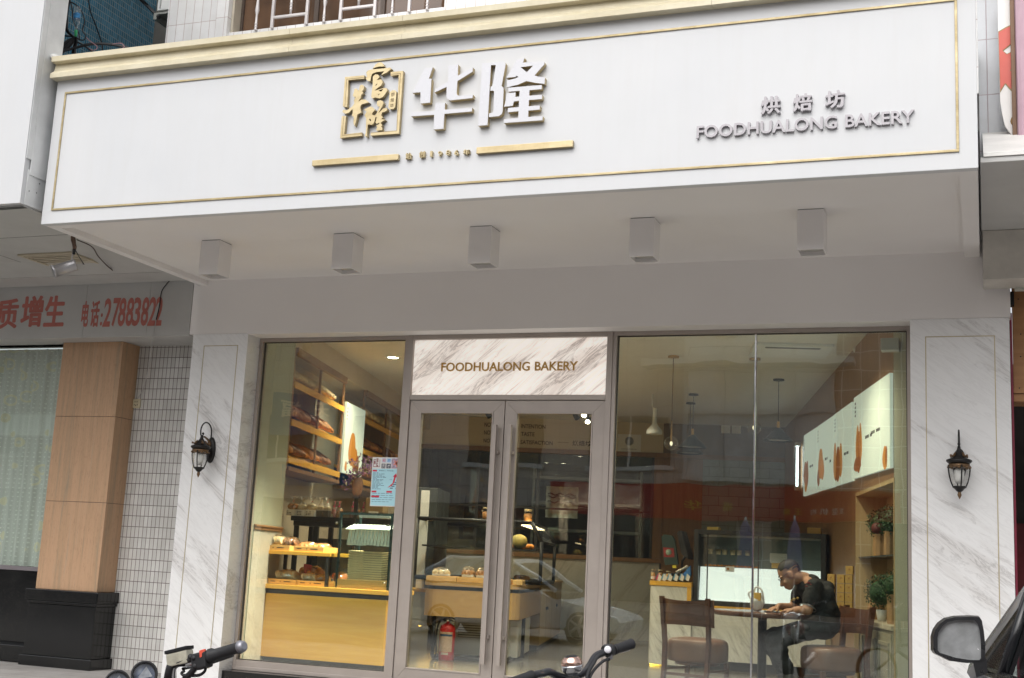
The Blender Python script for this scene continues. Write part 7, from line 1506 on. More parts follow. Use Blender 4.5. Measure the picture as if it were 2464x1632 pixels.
# hair, eyebrows, glasses, eyes
q = MB(); hb_(q, (-.018, 0, .026), .1, (1.0, .80, .93)); hb_(q, (-.045, 0, -.015), .08, (.8, .93, .95))
for v in list(q.bm.verts):
    l = HM.inverted() @ (v.co-HC)
    if l.x > .062-.0*l.z and l.z < .06 or l.z < -.075 or (l.x > .005 and l.z < .030) or l.z < -.045 or (abs(l.y) > .055 and l.z < .004): q.bm.verts.remove(v)
for v in q.bm.verts: v.co += Vector((random.uniform(-1, 1), random.uniform(-1, 1), random.uniform(-1, 1)))*.0012
q.build("hair", M_HAIR, pe)
q = MB()
for sg in (-1, 1):
    q.tube([H(.091, sg*.018, .022), H(.088, sg*.034, .027), H(.076, sg*.05, .022)], .0035, 6)
q.build("eyebrow", M_HAIR, pe)
gl_ = MB()
for sg in (-1, 1):
    c = (.104, sg*.033, -.006); pts = [H(c[0]-.006*abs(math.cos(a)), c[1]+.025*math.cos(a), c[2]+.017*math.sin(a)) for a in [2*math.pi*k/16 for k in range(17)]]; gl_.tube(pts, .0019, 6)
    gl_.tube([H(.098, sg*.058, .0), H(.05, sg*.079, .004), H(.0, sg*.083, .004), H(-.012, sg*.083, -.012)], .0018, 6)
gl_.tube([H(.104, -.008, -.003), H(.108, 0, .0), H(.104, .008, -.003)], .0018, 6); gl_.build("spectacles", M_BLACK, pe)
q = MB()
for sg in (-1, 1): q.ball(H(.083, sg*.032, -.008), .011, (.8, 1.1, .7), 2, 0, HM)
q.build("eye", pm("eye_dark", (.05, .035, .03), .3), pe)
ph = thing("phone", "dark mobile phone lying under the man's fingers on the table", "phone", B8(290, 975, 1.30)); pc_ = B8(292, 975, 1.32); q = MB(); M = Matrix.Translation((pc_.x, pc_.y, TZ+.006)) @ Matrix.Rotation(R(20), 4, 'Z'); q.box((-.075, -.036, -.0045), (.075, .036, .0045), 0, M=M); bmesh.ops.bevel(q.bm, geom=q.bm.edges[:], offset=.003, segments=2, affect='EDGES'); q.build("phone_body", M_BLACK, ph); q = MB(); q.box((-.066, -.032, .0046), (.066, .032, .0052), 0, M=M); q.build("phone_screen", pm("screen_grey", (.12, .13, .15), .1), ph)
wl = thing("wallet", "pinkish leather wallet on the table beside the man's left hand", "wallet", B8(465, 972, 1.28)); c = B8(440, 972, 1.36); q = MB(); q.box((c.x-.06, c.y-.04, TZ+.001), (c.x+.06, c.y+.04, TZ+.022), .006); q.build("wallet_body", pm("wallet_pink", (.42, .25, .24), .5), wl); q = MB(); q.box((c.x-.058, c.y-.0415, TZ+.010), (c.x+.058, c.y-.0402, TZ+.013)); q.build("wallet_seam", M_DGREY, wl)
# ---------------------------------------------------------------- motorcycle, bicycle and car in front of the shop
RZ = -.14
Mz = zm(240, 1520, 380/2368)
YM = -6.85
def MO(x, y, Y=YM): return PY(*Mz(x, y), Y)
gR, gL = MO(668, 640), MO(262, 770)
ctr = (gR+gL)/2; mo_ = thing("motorcycle", "parked motorcycle with twin round gauges and a chrome right handlebar, at the lower left", "motorcycle", (ctr.x, YM, RZ))
nrm = (Vector((EYE.x, EYE.y, EYE.z+.5))-ctr).normalized()
gauge_face = NT("gauge_face"); gn = gauge_face.noise(gauge_face.co((1, 1, 1)), 30, 3); gauge_face.done(gauge_face.ramp(gn, [(.35, (.05, .06, .10)), (.55, (.16, .19, .30)), (.7, (.40, .42, .46))]), .25)
for c, r in ((gR, .034), (gL, .033)):
    g = MB().lathe([(r*.55, -.045), (r*1.0, -.03), (r*1.12, 0), (r*1.12, .006), (r*.96, .008), (r*.9, -.006), (r*.88, -.012)], c, 36, nrm).build("gauge", M_RUB, mo_); MB().lathe([(.001, -.011), (r*.87, -.012)], c, 28, nrm, caps=False).build("gauge_dial", gauge_face.m, g)
    u = nrm.orthogonal().normalized(); v = nrm.cross(u); q = MB(); P = c+nrm*-.010; q.hexa([P+u*r*.5-v*r*.12, P+u*r*.5+v*r*.12, P-u*r*.5+v*r*.5, P-u*r*.5-v*r*.5], [k+nrm*.0006 for k in (P+u*r*.5-v*r*.12, P+u*r*.5+v*r*.12, P-u*r*.5+v*r*.5, P-u*r*.5-v*r*.5)]); q.build("gauge_card", pm("gauge_card", (.36, .37, .42), .4, 0, .3, 60), g)
    MB().lathe([(.001, .004), (r*.9, .002)], c, 28, nrm, caps=False).build("gauge_glass", M_CLEAR, g)
bend, low = MO(1120, 500, YM+.02), MO(1085, 900, YM+.05); bar1, g0, g1, g2 = MO(1395, 465, YM+.0), MO(1660, 365, YM-.02), MO(2080, 240, YM-.05), MO(2165, 215, YM-.056)
ctrx = ctr.x; mir = lambda p: Vector((2*ctrx-p.x+.35*(p.x-ctrx), p.y-.85*(p.x-ctrx), p.z-.55*(p.x-ctrx)))    # bars turned, bike on its side stand
stem = Vector((ctrx, YM+.12, low.z-.06))
q = MB(); q.tube(bz([stem, Vector(((stem.x+low.x)/2, YM+.1, stem.z)), low, bend+Vector((-.004, 0, -.012)), bend+Vector((.012, 0, .004)), bar1, g0], 6), .0115, 12); q.tube(bz([mir(p) for p in (stem, Vector(((stem.x+low.x)/2, YM+.1, stem.z)), low, bend, bar1, g0, g1)], 6), .0115, 12); q.build("handlebar", M_CHROME, mo_)
for f in (lambda p: p, mir):
    a, b, c = f(g0), f(g1), f(g2); q = MB(); q.tube([a, a.lerp(b, .06), a.lerp(b, .1), a.lerp(b, .9), b, b.lerp(c, .3)], [.021, .021, .0165, .0155, .0165, .0185], 16); gr_ = q.build("grip", M_RUB, mo_); q = MB(); q.tube([b.lerp(c, .3), b.lerp(c, .6), b.lerp(c, .9), c+(c-b)*.06], [.0185, .0165, .0150, .010], 16); q.build("bar_end", pm("bar_end_alloy", (.30, .30, .33), .4, .6), gr_)
a, b = MO(1430, 440, YM-.01), MO(1640, 385, YM-.02); sw_ = rbox((a+b)/2+Vector((0, 0, -.004)), (b-a)*.52, Vector((0, .02, 0)), Vector((-.004, 0, .023)), .006).build("switch_box", M_RUB, mo_)
p = MO(1545, 325, YM-.034); rbox(p, Vector((.009, 0, .003)), Vector((0, .004, 0)), Vector((-.002, 0, .010)), .002).build("red_switch", pm("switch_red", (.65, .09, .05), .45), sw_)
a = MO(1205, 400, YM+.0); q = rbox(a, Vector((.034, 0, .009)), Vector((0, .018, 0)), Vector((-.004, 0, .018)), .004); rs = q.build("brake_reservoir", pm("reservoir_amber", (.42, .40, .32), .35, 0, .3, 25), mo_); rbox(a+Vector((-.006, 0, .023)), Vector((.036, 0, .010)), Vector((0, .02, 0)), Vector((-.001, 0, .005)), .002).build("reservoir_lid", M_BLACK, rs)
q = MB(); q.tube(bz([MO(1090, 520, YM+.0), MO(1160, 480, YM-.01), MO(1300, 430, YM-.01), MO(1400, 420, YM-.01)]), .008, 8); q.ball(MO(1365, 380, YM-.02), .009); q.ball(MO(1415, 395, YM-.03), .008); q.ball(MO(1430, 520, YM-.03), .009); q.build("lever_clamp", M_RUB, mo_)
q = MB(); q.tube(bz([MO(1250, 560, YM+.02), MO(1290, 540, YM+.03), MO(1400, 520, YM+.05), MO(1640, 470, YM+.07), MO(2000, 350, YM+.08)]), .006, 8); q.build("brake_lever", pm("lever_black", (.04, .04, .042), .3, .4), mo_)
q = MB(); q.tube(bz([MO(1060, 505, YM-.01), MO(1045, 560, YM-.01), MO(1020, 680, YM), MO(1000, 900, YM+.05)]), .011, 8); q.tube(bz([MO(1420, 560, YM-.01), MO(1350, 640, YM), MO(1270, 720, YM+.02), MO(1200, 900, YM+.06)]), .009, 8); q.tube(bz([MO(1590, 550, YM-.01), MO(1570, 600, YM-.01), MO(1500, 650, YM-.01), MO(1400, 660, YM), MO(1260, 655, YM), MO(1230, 620, YM), MO(1270, 590, YM)]), .0045, 6); q.tube(bz([MO(1400, 540, YM), MO(1380, 640, YM), MO(1300, 720, YM+.03)]), .005, 6); q.build("control_cable", M_RUB, mo_)
MB().lathe([(.06, 0), (.085, .04), (.09, .10), (.07, .12)], (ctrx, YM+.14, gR.z-.13), 24, (0, 1, -.1)).build("headlamp", M_CHROME, mo_)
q = MB()
for sx in (-.085, .085): q.tube([(ctrx+sx, YM+.16, low.z-.03), (ctrx+sx, YM+.38, RZ+.30)], .021, 12)
q.box((ctrx-.11, YM+.13, low.z-.085), (ctrx+.11, YM+.2, low.z-.055), .006); q.build("front_fork", M_CHROME, mo_)
def wheel(y, par):
    c = (ctrx, y, RZ+.29); q = MB(); n = 40; rings = []
    for k in range(n):
        a = 2*math.pi*k/n; ring = []
        for j in range(10): b_ = 2*math.pi*j/10; rr_ = .255+.035*math.cos(b_); ring.append(q.bm.verts.new((c[0]+.04*math.sin(b_), c[1]+rr_*math.cos(a), c[2]+rr_*math.sin(a))))
        rings.append(ring)
    for k in range(n):
        for j in range(10): q.bm.faces.new((rings[k][j], rings[(k+1) % n][j], rings[(k+1) % n][(j+1) % 10], rings[k][(j+1) % 10])).smooth = True
    w_ = q.build("wheel", M_RUB, par); q = MB()
    for k in range(18): a = 2*math.pi*k/18; q.tube([c, (c[0]+(.02 if k % 2 else -.02), c[1]+.225*math.cos(a), c[2]+.225*math.sin(a))], .003, 5)
    q.lathe([(.045, -.04), (.05, 0), (.045, .04)], c, 16, (1, 0, 0)); q.build("spokes", M_CHROME, w_)
wheel(YM+.42, mo_); wheel(YM-.85, mo_)
q = MB(); q.ball((ctrx, YM-.22, RZ+.66), .2, (.62, 1.25, .55), 3); q.build("fuel_tank", pm("tank_maroon", (.16, .012, .015), .25, .1), mo_); q = MB(); q.ball((ctrx, YM-.75, RZ+.66), .2, (.6, 1.6, .28), 3); q.build("seat", M_RUB, mo_); q = MB(); q.box((ctrx-.12, YM-.45, RZ+.2), (ctrx+.12, YM-.05, RZ+.52), .04); q.tube([(ctrx, YM+.08, RZ+.72), (ctrx, YM-.1, RZ+.3), (ctrx, YM-.85, RZ+.29)], .03, 8); q.tube([(ctrx+.13, YM-.1, RZ+.2), (ctrx+.13, YM-1.1, RZ+.3)], .04, 10); q.build("engine_block", M_STEEL, mo_)
# electric bicycle
Ez = zm(1260, 1520, 300/2368)
YE2 = -6.65
def E_(x, y, d=0): return PY(*Ez(x, y), YE2+d)
eb2 = thing("bicycle", "dark bicycle handlebar with a shiny copper bell, at the bottom centre", "bicycle", (E_(900, 900).x, YE2, RZ))
hp_ = [E_(60, 900, -.20), E_(240, 815, -.17), E_(340, 800, -.14), E_(480, 765, -.11), E_(620, 830, -.07), E_(800, 880, -.03), E_(950, 860, 0), E_(1150, 775, .04), E_(1260, 640, .08), E_(1360, 480, .11), E_(1500, 405, .14), E_(1640, 370, .17), E_(1760, 340, .19)]
MB().tube(bz(hp_, 6), .0105, 14).build("handlebar", pm("bar_graphite", (.05, .05, .055), .32, .5, .1), eb2)
for a, b in ((E_(1705, 350, .18), E_(2050, 232, .25)), (E_(160, 838, -.185), E_(-250, 990, -.27))):
    q = MB(); d = b-a; q.tube([a, a+d*.06, a+d*.08, a+d*.12, a+d*.14, a+d*.96, b], [.0145, .0145, .0125, .0145, .0135, .0145, .0155], 14); q.build("grip", M_RUB, eb2)
q = MB(); q.tube([E_(1545, 385, .15), E_(1580, 365, .155), E_(1680, 345, .17)], [.017, .019, .017], 14); cl_ = q.build("control_clamp", M_DGREY, eb2); q = MB(); p = E_(1598, 342, .14); q.lathe([(.001, .003), (.0095, .003), (.0105, 0)], p, 18, (EYE-p)); q.build("white_button", pm("button_white", (.85, .83, .88), .3), cl_)
q = MB(); q.hexa([E_(1590, 430, .15), E_(1680, 420, .15), E_(1700, 525, .15), E_(1625, 530, .15)], [E_(1590, 430, .175), E_(1680, 420, .175), E_(1700, 525, .175), E_(1625, 530, .175)]); q.build("brake_bracket", pm("bracket_grey", (.20, .20, .22), .35, .5), eb2); q = MB(); q.tube([E_(1690, 400, .19), E_(1850, 375, .22), E_(2005, 335, .25)], .005, 8); q.build("brake_lever", M_STEEL, eb2)
q = MB(); q.tube(bz([E_(1625, 528, .15), E_(1540, 545, .12), E_(1440, 620, .08), E_(1330, 740, .05), E_(1260, 870, .03), E_(1240, 1050, .03)]), .0042, 8); q.tube(bz([E_(1500, 425, .13), E_(1400, 480, .1), E_(1330, 600, .06), E_(1220, 800, .02), E_(1190, 1000, 0)]), .005, 8); q.build("brake_cable", M_RUB, eb2)
bc = E_(935, 790, -.04); ax_ = Vector((-.12, -.12, 1)).normalized(); be = MB().lathe([(.020, 0), (.027, .006), (.029, .018), (.0285, .022)], bc, 30, ax_).build("bicycle_bell", M_CHROME, eb2); MB().lathe([(.0286, .0222), (.029, .026), (.026, .037), (.019, .0435)], bc, 30, ax_, caps=False).build("copper_ring", pm("copper_pale", (.80, .52, .42), .18, 1, .05), be); MB().lathe([(.019, .0435), (.012, .047), (.001, .048)], bc, 24, ax_, caps=False).build("bell_cap", M_BLACK, be)
q = MB(); q.lathe([(.026, -.05), (.026, .0), (.018, .01)], bc+Vector((.0, 0, -.02)), 18, ax_); q.tube([bc+Vector((0, 0, -.03)), bc+Vector((.02, .02, -.25)), bc+Vector((.04, .03, -.42))], .019, 12); q.build("bar_stem", M_DGREY, eb2)
hd = Vector((-.86, .5, 0)); b0 = bc+Vector((.04, .03, -.42)); fw_ = Vector((b0.x, b0.y, 0))+hd*.32; fw_.z = RZ+.27; rw_ = Vector((b0.x, b0.y, 0))-hd*.78; rw_.z = RZ+.27; bbk = Vector((b0.x, b0.y, 0))-hd*.32; bbk.z = RZ+.28; sst = bbk-hd*.12+Vector((0, 0, .45))
q = MB(); q.tube([b0, b0+hd*.05-Vector((0, 0, .1)), bbk], .022, 10); q.tube([bbk, sst], .018, 10); q.tube([b0-Vector((0, 0, .04)), sst-Vector((0, 0, .12))], .018, 10); q.tube([bbk, rw_], .012, 8); q.tube([sst-Vector((0, 0, .12)), rw_], .010, 8); q.tube([b0-Vector((0, 0, .08)), fw_], .014, 8); q.build("frame", pm("bike_black", (.025, .025, .028), .3, .2), eb2)
q = MB(); q.ball(sst+Vector((0, 0, .03)), .12, (1.0, .7, .3), 2); q.build("saddle", M_RUB, eb2)
sdv_ = Vector((.5, .86, 0))
for c in (fw_, rw_):
    q = MB(); n = 36; pts = [c+(hd*math.cos(2*math.pi*k/n)+Vector((0, 0, 1))*math.sin(2*math.pi*k/n))*.25 for k in range(n+1)]; q.tube(pts, .022, 8, caps=False); w_ = q.build("wheel", M_RUB, eb2); q = MB()
    for k in range(16): q.tube([c, pts[(k*36)//16]], .0018, 4)
    q.build("spokes", M_CHROME, w_)
# the car at the right edge, nose towards the shop
Cz = zm(2230, 1360, 234/1349)
M_CAR = pm("car_silver", (.40, .40, .42), .25, .35, .01, 1); M_CTRIM = pm("car_trim_black", (.012, .012, .014), .22, 0, .1, 4); M_CARG = glass("car_glass", (.70, .76, .74), 0, 1.3)
def make_car(label, cat_group=None):
    t = thing("parked_car", label, "car", (0, 0, 0))
    # side profile in (y, z), x = 0 the left flank, car 1.66 wide, road at z = 0, nose towards +y
    low_ = [(1.98, .22), (2.02, .42), (1.95, .50), (1.70, .56), (.95, .70), (.74, .80), (.50, .91), (-1.50, .93), (-2.02, .90), (-2.10, .60), (-2.06, .22)]
    q = MB(); q.hexa([(.0, y, z) for y, z in low_], [(1.66, y, z) for y, z in low_]); bmesh.ops.bevel(q.bm, geom=[e for e in q.bm.edges if abs(e.verts[0].co.x-e.verts[1].co.x) < 1e-4], offset=.05, segments=3, affect='EDGES', profile=.5); q.build("body", M_CAR, t, smooth=False)
    cab = [(.80, .905), (.02, 1.34), (-.25, 1.385), (-1.25, 1.375), (-1.95, .935)]; tum = lambda z: .05+(z-.9)*.34
    def P(y, z, x=None, s=0): k = tum(z); return Vector((k if s == 0 else 1.66-k, y, z))
    q = MB()
    for s in (0, 1):
        for (a, b, wd) in ((0, 1, .035), (3, 4, .05)):
            q.tube([P(*cab[a], s=s), P(*cab[b], s=s)], wd, 8)
        q.tube([P(*cab[1], s=s), P(*cab[2], s=s), P(*cab[3], s=s)], .035, 8); q.tube([P(-.42, .92, s=s), P(-.40, 1.37, s=s)], .04, 8)
    q.hexa([P(.02, 1.345), P(-.25, 1.395), P(-1.25, 1.385), P(-1.3, 1.35)], [P(.02, 1.345, s=1), P(-.25, 1.395, s=1), P(-1.25, 1.385, s=1), P(-1.3, 1.35, s=1)]); q.build("roof_and_pillars", M_CAR, t)
    q = MB()
    for s in (0, 1):
        sg = -1 if s == 0 else 1; o = Vector((.012*sg, 0, 0))
        q.tube([P(.70, .925, s=s)+o, P(.0, 1.318, s=s)+o, P(-.25, 1.36, s=s)+o, P(-.36, 1.35, s=s)+o], .016, 6); q.tube([P(.55, .925, s=s)+o*2, P(-1.75, .95, s=s)+o*2], .014, 6); q.tube([P(-.36, 1.35, s=s)+o, P(-.38, .93, s=s)+o], .018, 6)
        # quarter triangle between the pillar and the side glass, window frame, rain visor
        a, b, c = P(.74, .91, s=s)+o*1.5, P(.34, 1.145, s=s)+o*1.5, P(.33, .92, s=s)+o*1.5; q.hexa([a, b, c], [k+Vector((-.02*sg, 0, 0)) for k in (a, b, c)]); q.tube([P(.33, .92, s=s)+o*2, P(.34, 1.15, s=s)+o*2], .014, 6)
        p0, p1 = P(.30, 1.17, s=s)+o*2.2, P(-.02, 1.31, s=s)+o*2.2; q.hexa([p0, p1, p1-Vector((0, .03, .07)), p0-Vector((0, .03, .06))], [k+Vector((-.006*sg, 0, 0)) for k in (p0, p1, p1-Vector((0, .03, .07)), p0-Vector((0, .03, .06)))])
    q.build("window_trim", M_CTRIM, t)
    q = MB()
    for s in (0, 1):
        q.face([P(.33, .925, s=s), P(.34, 1.15, s=s), P(.0, 1.325, s=s), P(-.25, 1.37, s=s), P(-.38, 1.36, s=s), P(-.40, .93, s=s)]); q.face([P(-.46, .93, s=s), P(-.44, 1.365, s=s), P(-1.2, 1.36, s=s), P(-1.78, .95, s=s)])
    q.face([P(.80, .905), P(.02, 1.34), P(.02, 1.34, s=1), P(.80, .905, s=1)]); q.face([P(-1.25, 1.375), P(-1.95, .935), P(-1.95, .935, s=1), P(-1.25, 1.375, s=1)]); q.build("window_glass", M_CARG, t)
    q = MB(); q.box((.12, -.75, .5), (.62, -.2, .62), .05); q.box((.14, -.85, .62), (.60, -.70, 1.12), .05); q.box((1.04, -.75, .5), (1.54, -.2, .62), .05); q.box((1.06, -.85, .62), (1.52, -.70, 1.12), .05); q.box((.10, .50, .72), (1.56, .80, .895), .04); q.build("seat_and_dash", pm("car_interior", (.05, .048, .046), .8), t)
    q = MB()
    for x in (.0, 1.48):
        for y in (1.28, -1.32): q.lathe([(.22, 0), (.30, .01), (.305, .05), (.305, .14), (.30, .18), (.2, .18)], (x-.005, y, .30), 32, (1, 0, 0))
    q.build("tyre", M_RUB, t); q = MB()
    for x, sg in ((.0, -1), (1.66, 1)):
        for y in (1.28, -1.32):
            for k in range(5): a = 2*math.pi*k/5; q.tube([(x+sg*.012, y, .30), (x+sg*.008, y+.19*math.cos(a), .30+.19*math.sin(a))], [.03, .022], 6)
            q.lathe([(.20, -.02), (.21, 0), (.19, .004)], (x+sg*.01, y, .30), 28, (sg, 0, 0), caps=False)
    q.build("wheel_rim", M_STEEL, t)
    q = MB(); q.box((-.004, .30, .86), (.004, -.36, .875)); q.box((-.02, -.28, .80), (.0, -.14, .83), .006); q.build("door_handle", M_CAR, t)
    return t
car = make_car("silver car at the lower right edge with a dark door mirror facing the camera")
# place it so that pillar foot and belt line fall where the photograph has them
foot = PY(*Cz(800, 1060), -6.12); CA = R(9); car.rotation_euler.z = CA; car.location = PY(*Cz(850, 1500), -6.1)-Matrix.Rotation(CA, 3, 'Z') @ Vector((.055, .66, .915))
cm = (Matrix.Translation(car.location) @ Matrix.Rotation(CA, 4, 'Z')).inverted()
# door mirror, built on the car
YR = -6.35
def RM(x, y, d=0): return cm @ PY(*Cz(x, y), YR+d)
out = [(88, 1000), (92, 1180), (120, 1225), (330, 1330), (560, 1360), (770, 1350), (812, 1310), (812, 1100), (790, 900), (765, 770), (735, 724), (620, 716), (400, 722), (270, 750), (180, 815), (120, 900)]
inn = [(150, 1010), (150, 1180), (180, 1215), (400, 1285), (600, 1315), (730, 1318), (752, 1290), (752, 1100), (735, 920), (710, 820), (660, 765), (560, 758), (400, 765), (290, 790), (215, 850), (165, 930)]
q = MB(); F = [q.bm.verts.new(RM(*p)) for p in out]; I = [q.bm.verts.new(RM(*p)) for p in inn]; I2 = [q.bm.verts.new(RM(*p, .016)) for p in inn]
n = len(out); c0 = (RM(440, 1010)); back = []
for k, p in enumerate(out):
    v = RM(*p); back.append([q.bm.verts.new(c0+(v-c0)*s+Vector((.01*(1-s), d, -.02*(1-s)))) for s, d in ((1.04, .035), (.93, .09), (.6, .13))])
for k in range(n):
    j = (k+1) % n; q.bm.faces.new((F[k], F[j], I[j], I[k])); q.bm.faces.new((I[k], I[j], I2[j], I2[k])); q.bm.faces.new((F[j], F[k], back[k][0], back[j][0]))
    for i in (0, 1): q.bm.faces.new((back[j][i], back[k][i], back[k][i+1], back[j][i+1])).smooth = True
q.bm.faces.new([b[2] for b in back])
ORGM = ORG[car.name]
mh = q.build("door_mirror", pm("mirror_housing", (.018, .018, .020), .30, 0, .15, 8), car)
q = MB(); P = [RM(*p, .013) for p in inn]; c = RM(440, 1030, .013)
q.prism([P], (0, .003, 0)); mgl = NT("mirror_glass"); f = mgl.noise(mgl.co((1, 1, 1)), 22, 5, .65); mgl.done(mgl.ramp(f, [(.35, (.50, .52, .53)), (.65, (.66, .68, .69))]), mgl.ramp(f, [(.4, (.05,)*3), (.7, (.28,)*3)]), .6); q.build("mirror_glass", mgl.m, mh)
q = MB(); q.hexa([RM(640, 1345), RM(830, 1300), RM(850, 1500), RM(690, 1560)], [RM(640, 1345, .06), RM(830, 1300, .06), RM(850, 1500, .06), RM(690, 1560, .06)]); q.build("mirror_arm", pm("mirror_housing", (.035, .035, .038), .42), mh)
# ---------------------------------------------------------------- the street behind the camera, seen only as reflections in the glass
YO = -26.0
def REF(x, y): p = PY(x, y, -YO); p.y = YO; return p
M_OT = tiles("far_facade_tile", .5, .5, (.58, .54, .50), (.40, .36, .33), 0, .02, rough=.5)
ob = thing("opposite_building", "beige tiled building across the street, reflected in the shop glass", "building", (-20, YO-4, 0))
MB().box((-45, YO-8, 0), (-6.5, YO, 8.2)).build("wall", M_OT, ob); q = MB(); q2 = MB(); q3 = MB()
for x in range(-43, -8, 4):
    for z in (4.2,): q.box((x, YO+.0, z), (x+2.4, YO+.06, z+1.5)); q2.box((x-.1, YO+.0, z-.14), (x+2.5, YO+.16, z-.01)); q3.box((x+1.17, YO+.061, z), (x+1.23, YO+.08, z+1.5))
q.build("window", pm("far_window", (.05, .06, .065), .15), ob); q2.build("sill", M_PAPER, ob); q3.build("window_bar", M_PAPER, ob)
MB().box((-44, YO+.001, .3), (-6.6, YO+.12, 3.0)).build("shutter_front", pm("far_shop", (.09, .075, .065), .4, 0, .4, 1), ob)
ob2 = thing("opposite_building", "brown tiled building with a white-framed window bay, reflected in the right window", "building", (6, YO-4, 0))
MB().box((-6.4, YO-8, 0), (30, YO, 8.4)).build("wall", tiles("far_brown_tile", .54, .54, (.48, .37, .31), (.85, .82, .78), 0, .03, rough=.5), ob2); q = MB()
bay0, bay1 = REF(1652, 1000).x, REF(2004, 1000).x; bz0 = REF(1800, 1160).z
for x in (-5.6, -2.9, -.2, 2.5, 5.2, 7.9): q.box((x, YO+.001, .2), (x+2.3, YO+.05, bz0-1.1))
q.build("shop_opening", pm("far_opening", (.03, .03, .032), .3), ob2); q = MB(); q2 = MB(); xs_ = [bay0+(bay1-bay0)*k/4 for k in range(5)]
zc_ = REF(1800, 893).z
MB().box((bay0, YO+.001, bz0), (bay1, YO+.05, 8.35)).build("window", pm("far_pane_sky_tone", (.80, .84, .80), .2, 0, .35, .5), ob2)  # pale pane colour stands in for the sky reflected there
for x in xs_: q2.box((x-.06, YO+.051, bz0), (x+.06, YO+.14, 8.35))
for z in (bz0, zc_-1.2, zc_): q2.box((bay0-.06, YO+.141, z-.05), (bay1+.06, YO+.2, z+.05))
q2.build("white_mullion", M_PAPER, ob2); MB().box((REF(1560, 900).x, YO+.21, zc_+.06), (REF(2060, 900).x, YO+1.1, zc_+.24)).build("awning", M_PAPER, ob2)
MB().box((bay0, YO+.051, zc_+.7), (bay1, YO+.13, zc_+1.5)).build("pale_panel", M_PAPER, ob2)
a, b = REF(*z1(300, 955)), REF(*z1(905, 592)); sg = thing("blue_shop_sign", "blue shop sign with two white characters across the street, reflected in the left window", "sign", ((a.x+b.x)/2, YO+.2, a.z))
MB().box((a.x, YO+.13, a.z), (b.x, YO+.25, b.z)).build("sign_board", pm("far_blue", (.03, .16, .34), .4), sg)
for ch, xa, ya, xb, yb in (("天", 680, 672, 850, 798), ("福", 395, 660, 572, 798)):
    p, r_ = REF(*z1(xa, yb)), REF(*z1(xb, ya)); lay(MB(), ch, (r_.x, YO+.252, p.z), (p.x-r_.x, 0, 0), (0, 0, r_.z-p.z), (0, .02, 0), .02).build("white_character", M_PAPER, sg)
a, b = REF(*z1(395, 1400)), REF(*z1(1000, 1260)); o = MB().box((a.x, YO+.13, a.z), (b.x, YO+.2, b.z)).build("blue_banner", pm("far_blue", (.03, .16, .34), .4)); tag(o, "long blue banner under the blue sign across the street", "banner")
a, b = REF(1640, 1247), REF(2075, 1178); rb = thing("red_banner", "long red banner with yellow characters across the street, reflected in the right window", "banner", ((a.x+b.x)/2, YO+.1, a.z)); MB().box((a.x-4, YO+.10, a.z), (b.x+1, YO+.16, b.z)).build("banner_cloth", pm("far_red", (.42, .03, .03), .6), rb)
for ch, x0, x1, y0, y1, m in (("王", 1908, 1928, 1224, 1240, "y"), ("喜", 1882, 1902, 1224, 1240, "y"), ("发", 2018, 2032, 1226, 1241, "w"), ("型", 2000, 2014, 1226, 1241, "w"), ("机", 1978, 1993, 1226, 1241, "w"), ("构", 1955, 1970, 1226, 1241, "w"), ("福", 1742, 1764, 1206, 1226, "y"), ("华", 1650, 1690, 1204, 1222, "y")):
    p, r_ = REF(x0, y1), REF(x1, y0); lay(MB(), ch, (r_.x, YO+.162, p.z), (p.x-r_.x, 0, 0), (0, 0, r_.z-p.z), (0, .01, 0), .01).build("banner_character", pm("far_yellow", (.60, .45, .06), .6) if m == "y" else M_PAPER, rb)
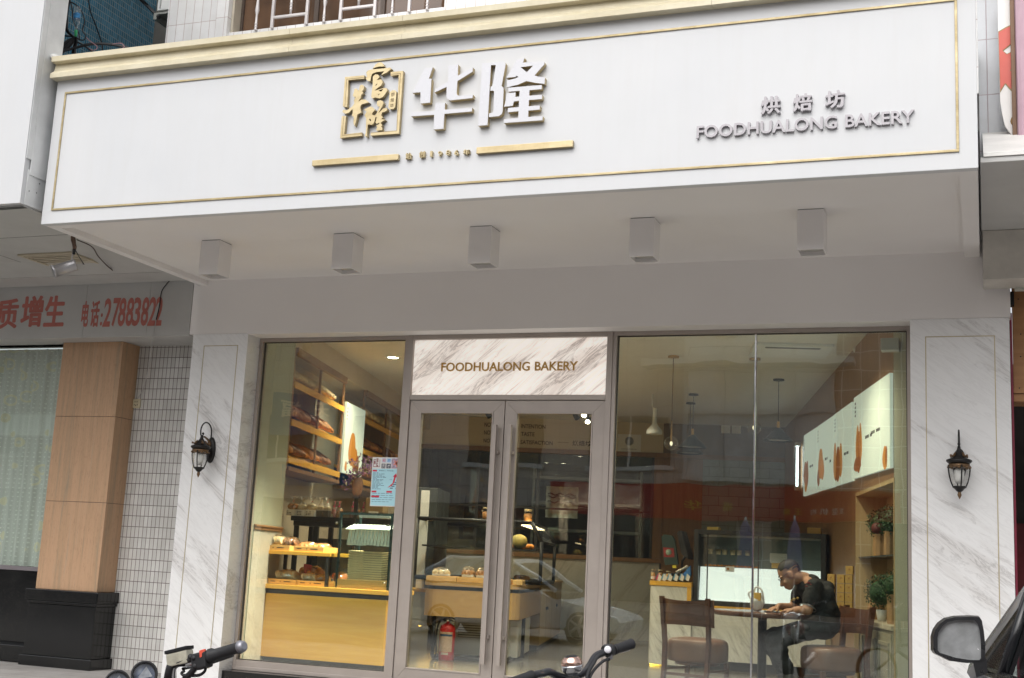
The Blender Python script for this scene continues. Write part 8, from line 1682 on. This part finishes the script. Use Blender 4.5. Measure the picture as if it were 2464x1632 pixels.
for (x, lb) in ((1795, "left folded purple parasol across the street, reflected in the glass"), (1908, "right folded purple parasol across the street, reflected in the glass")):
    p = PY(x, 1255, 18); p.y = -18; t = thing("folded_parasol", lb, "parasol", (p.x, -18, RZ), "folded parasols across the street"); MB().lathe([(.012, 1.3), (.10, 1.1), (.17, .6), (.22, .1), (.2, .0), (.02, .02)], (p.x, -18, -.05+p.z-1.2), 14, flute=.25).build("canopy", pm("far_purple", (.20, .18, .36), .6), t); MB().tube([(p.x, -18, RZ), (p.x, -18, p.z+.12)], .02, 8).build("pole", M_PAPER, t)
rc = copy_tree(car); rc["label"] = "pale blue-grey car parked on the road beside the camera, reflected in the doors"; rc.location = (-7.9, -11.3, RZ); rc.rotation_euler.z = R(-90)
for c in children(rc):
    if c.data.materials[0] == M_CAR: c.data = c.data.copy(); c.data.materials[0] = pm("car_slate", (.56, .63, .70), .22, .1, .03, 3)
random.seed(77)
tr_ = thing("street_tree", "leafy street tree across the road, reflected in the right window", "tree", (4.6, -23, 0))
q = MB(); q.tube([(4.6, -23, 0), (4.55, -23, 1.6), (4.7, -22.9, 2.8)], [.16, .12, .09], 10)
for k in range(7): a = k*.9; q.tube([(4.65, -22.95, 2.2+.1*k), (4.6+math.cos(a)*.7, -23+math.sin(a)*.7, 3.2+.18*k), (4.6+math.cos(a)*1.3, -23+math.sin(a)*1.3, 3.9+.2*k)], [.06, .04, .015], 6)
q.build("trunk", pm("bark", (.10, .075, .055), .9, 0, .3, 8, .4), tr_); q = MB()
cl2 = [(4.6+random.gauss(0, .85), -23+random.gauss(0, .7), 4.3+random.gauss(0, .8), random.uniform(.35, .7)) for _ in range(16)]
for x, y, z, r_ in cl2:
    for k in range(170):
        d = Vector((random.gauss(0, 1), random.gauss(0, 1), random.gauss(0, 1))).normalized()*r_*random.uniform(.5, 1); p = Vector((x, y, z))+d; u = Vector((random.uniform(-1, 1), random.uniform(-1, 1), random.uniform(-1, 1))).normalized(); v = u.orthogonal().normalized(); l = random.uniform(.05, .09); q.face([p-u*l, p+v*l*.5, p+u*l, p-v*l*.5])
q.build("crown", pm("far_leaf", (.05, .11, .035), .6, 0, .5, 3), tr_)
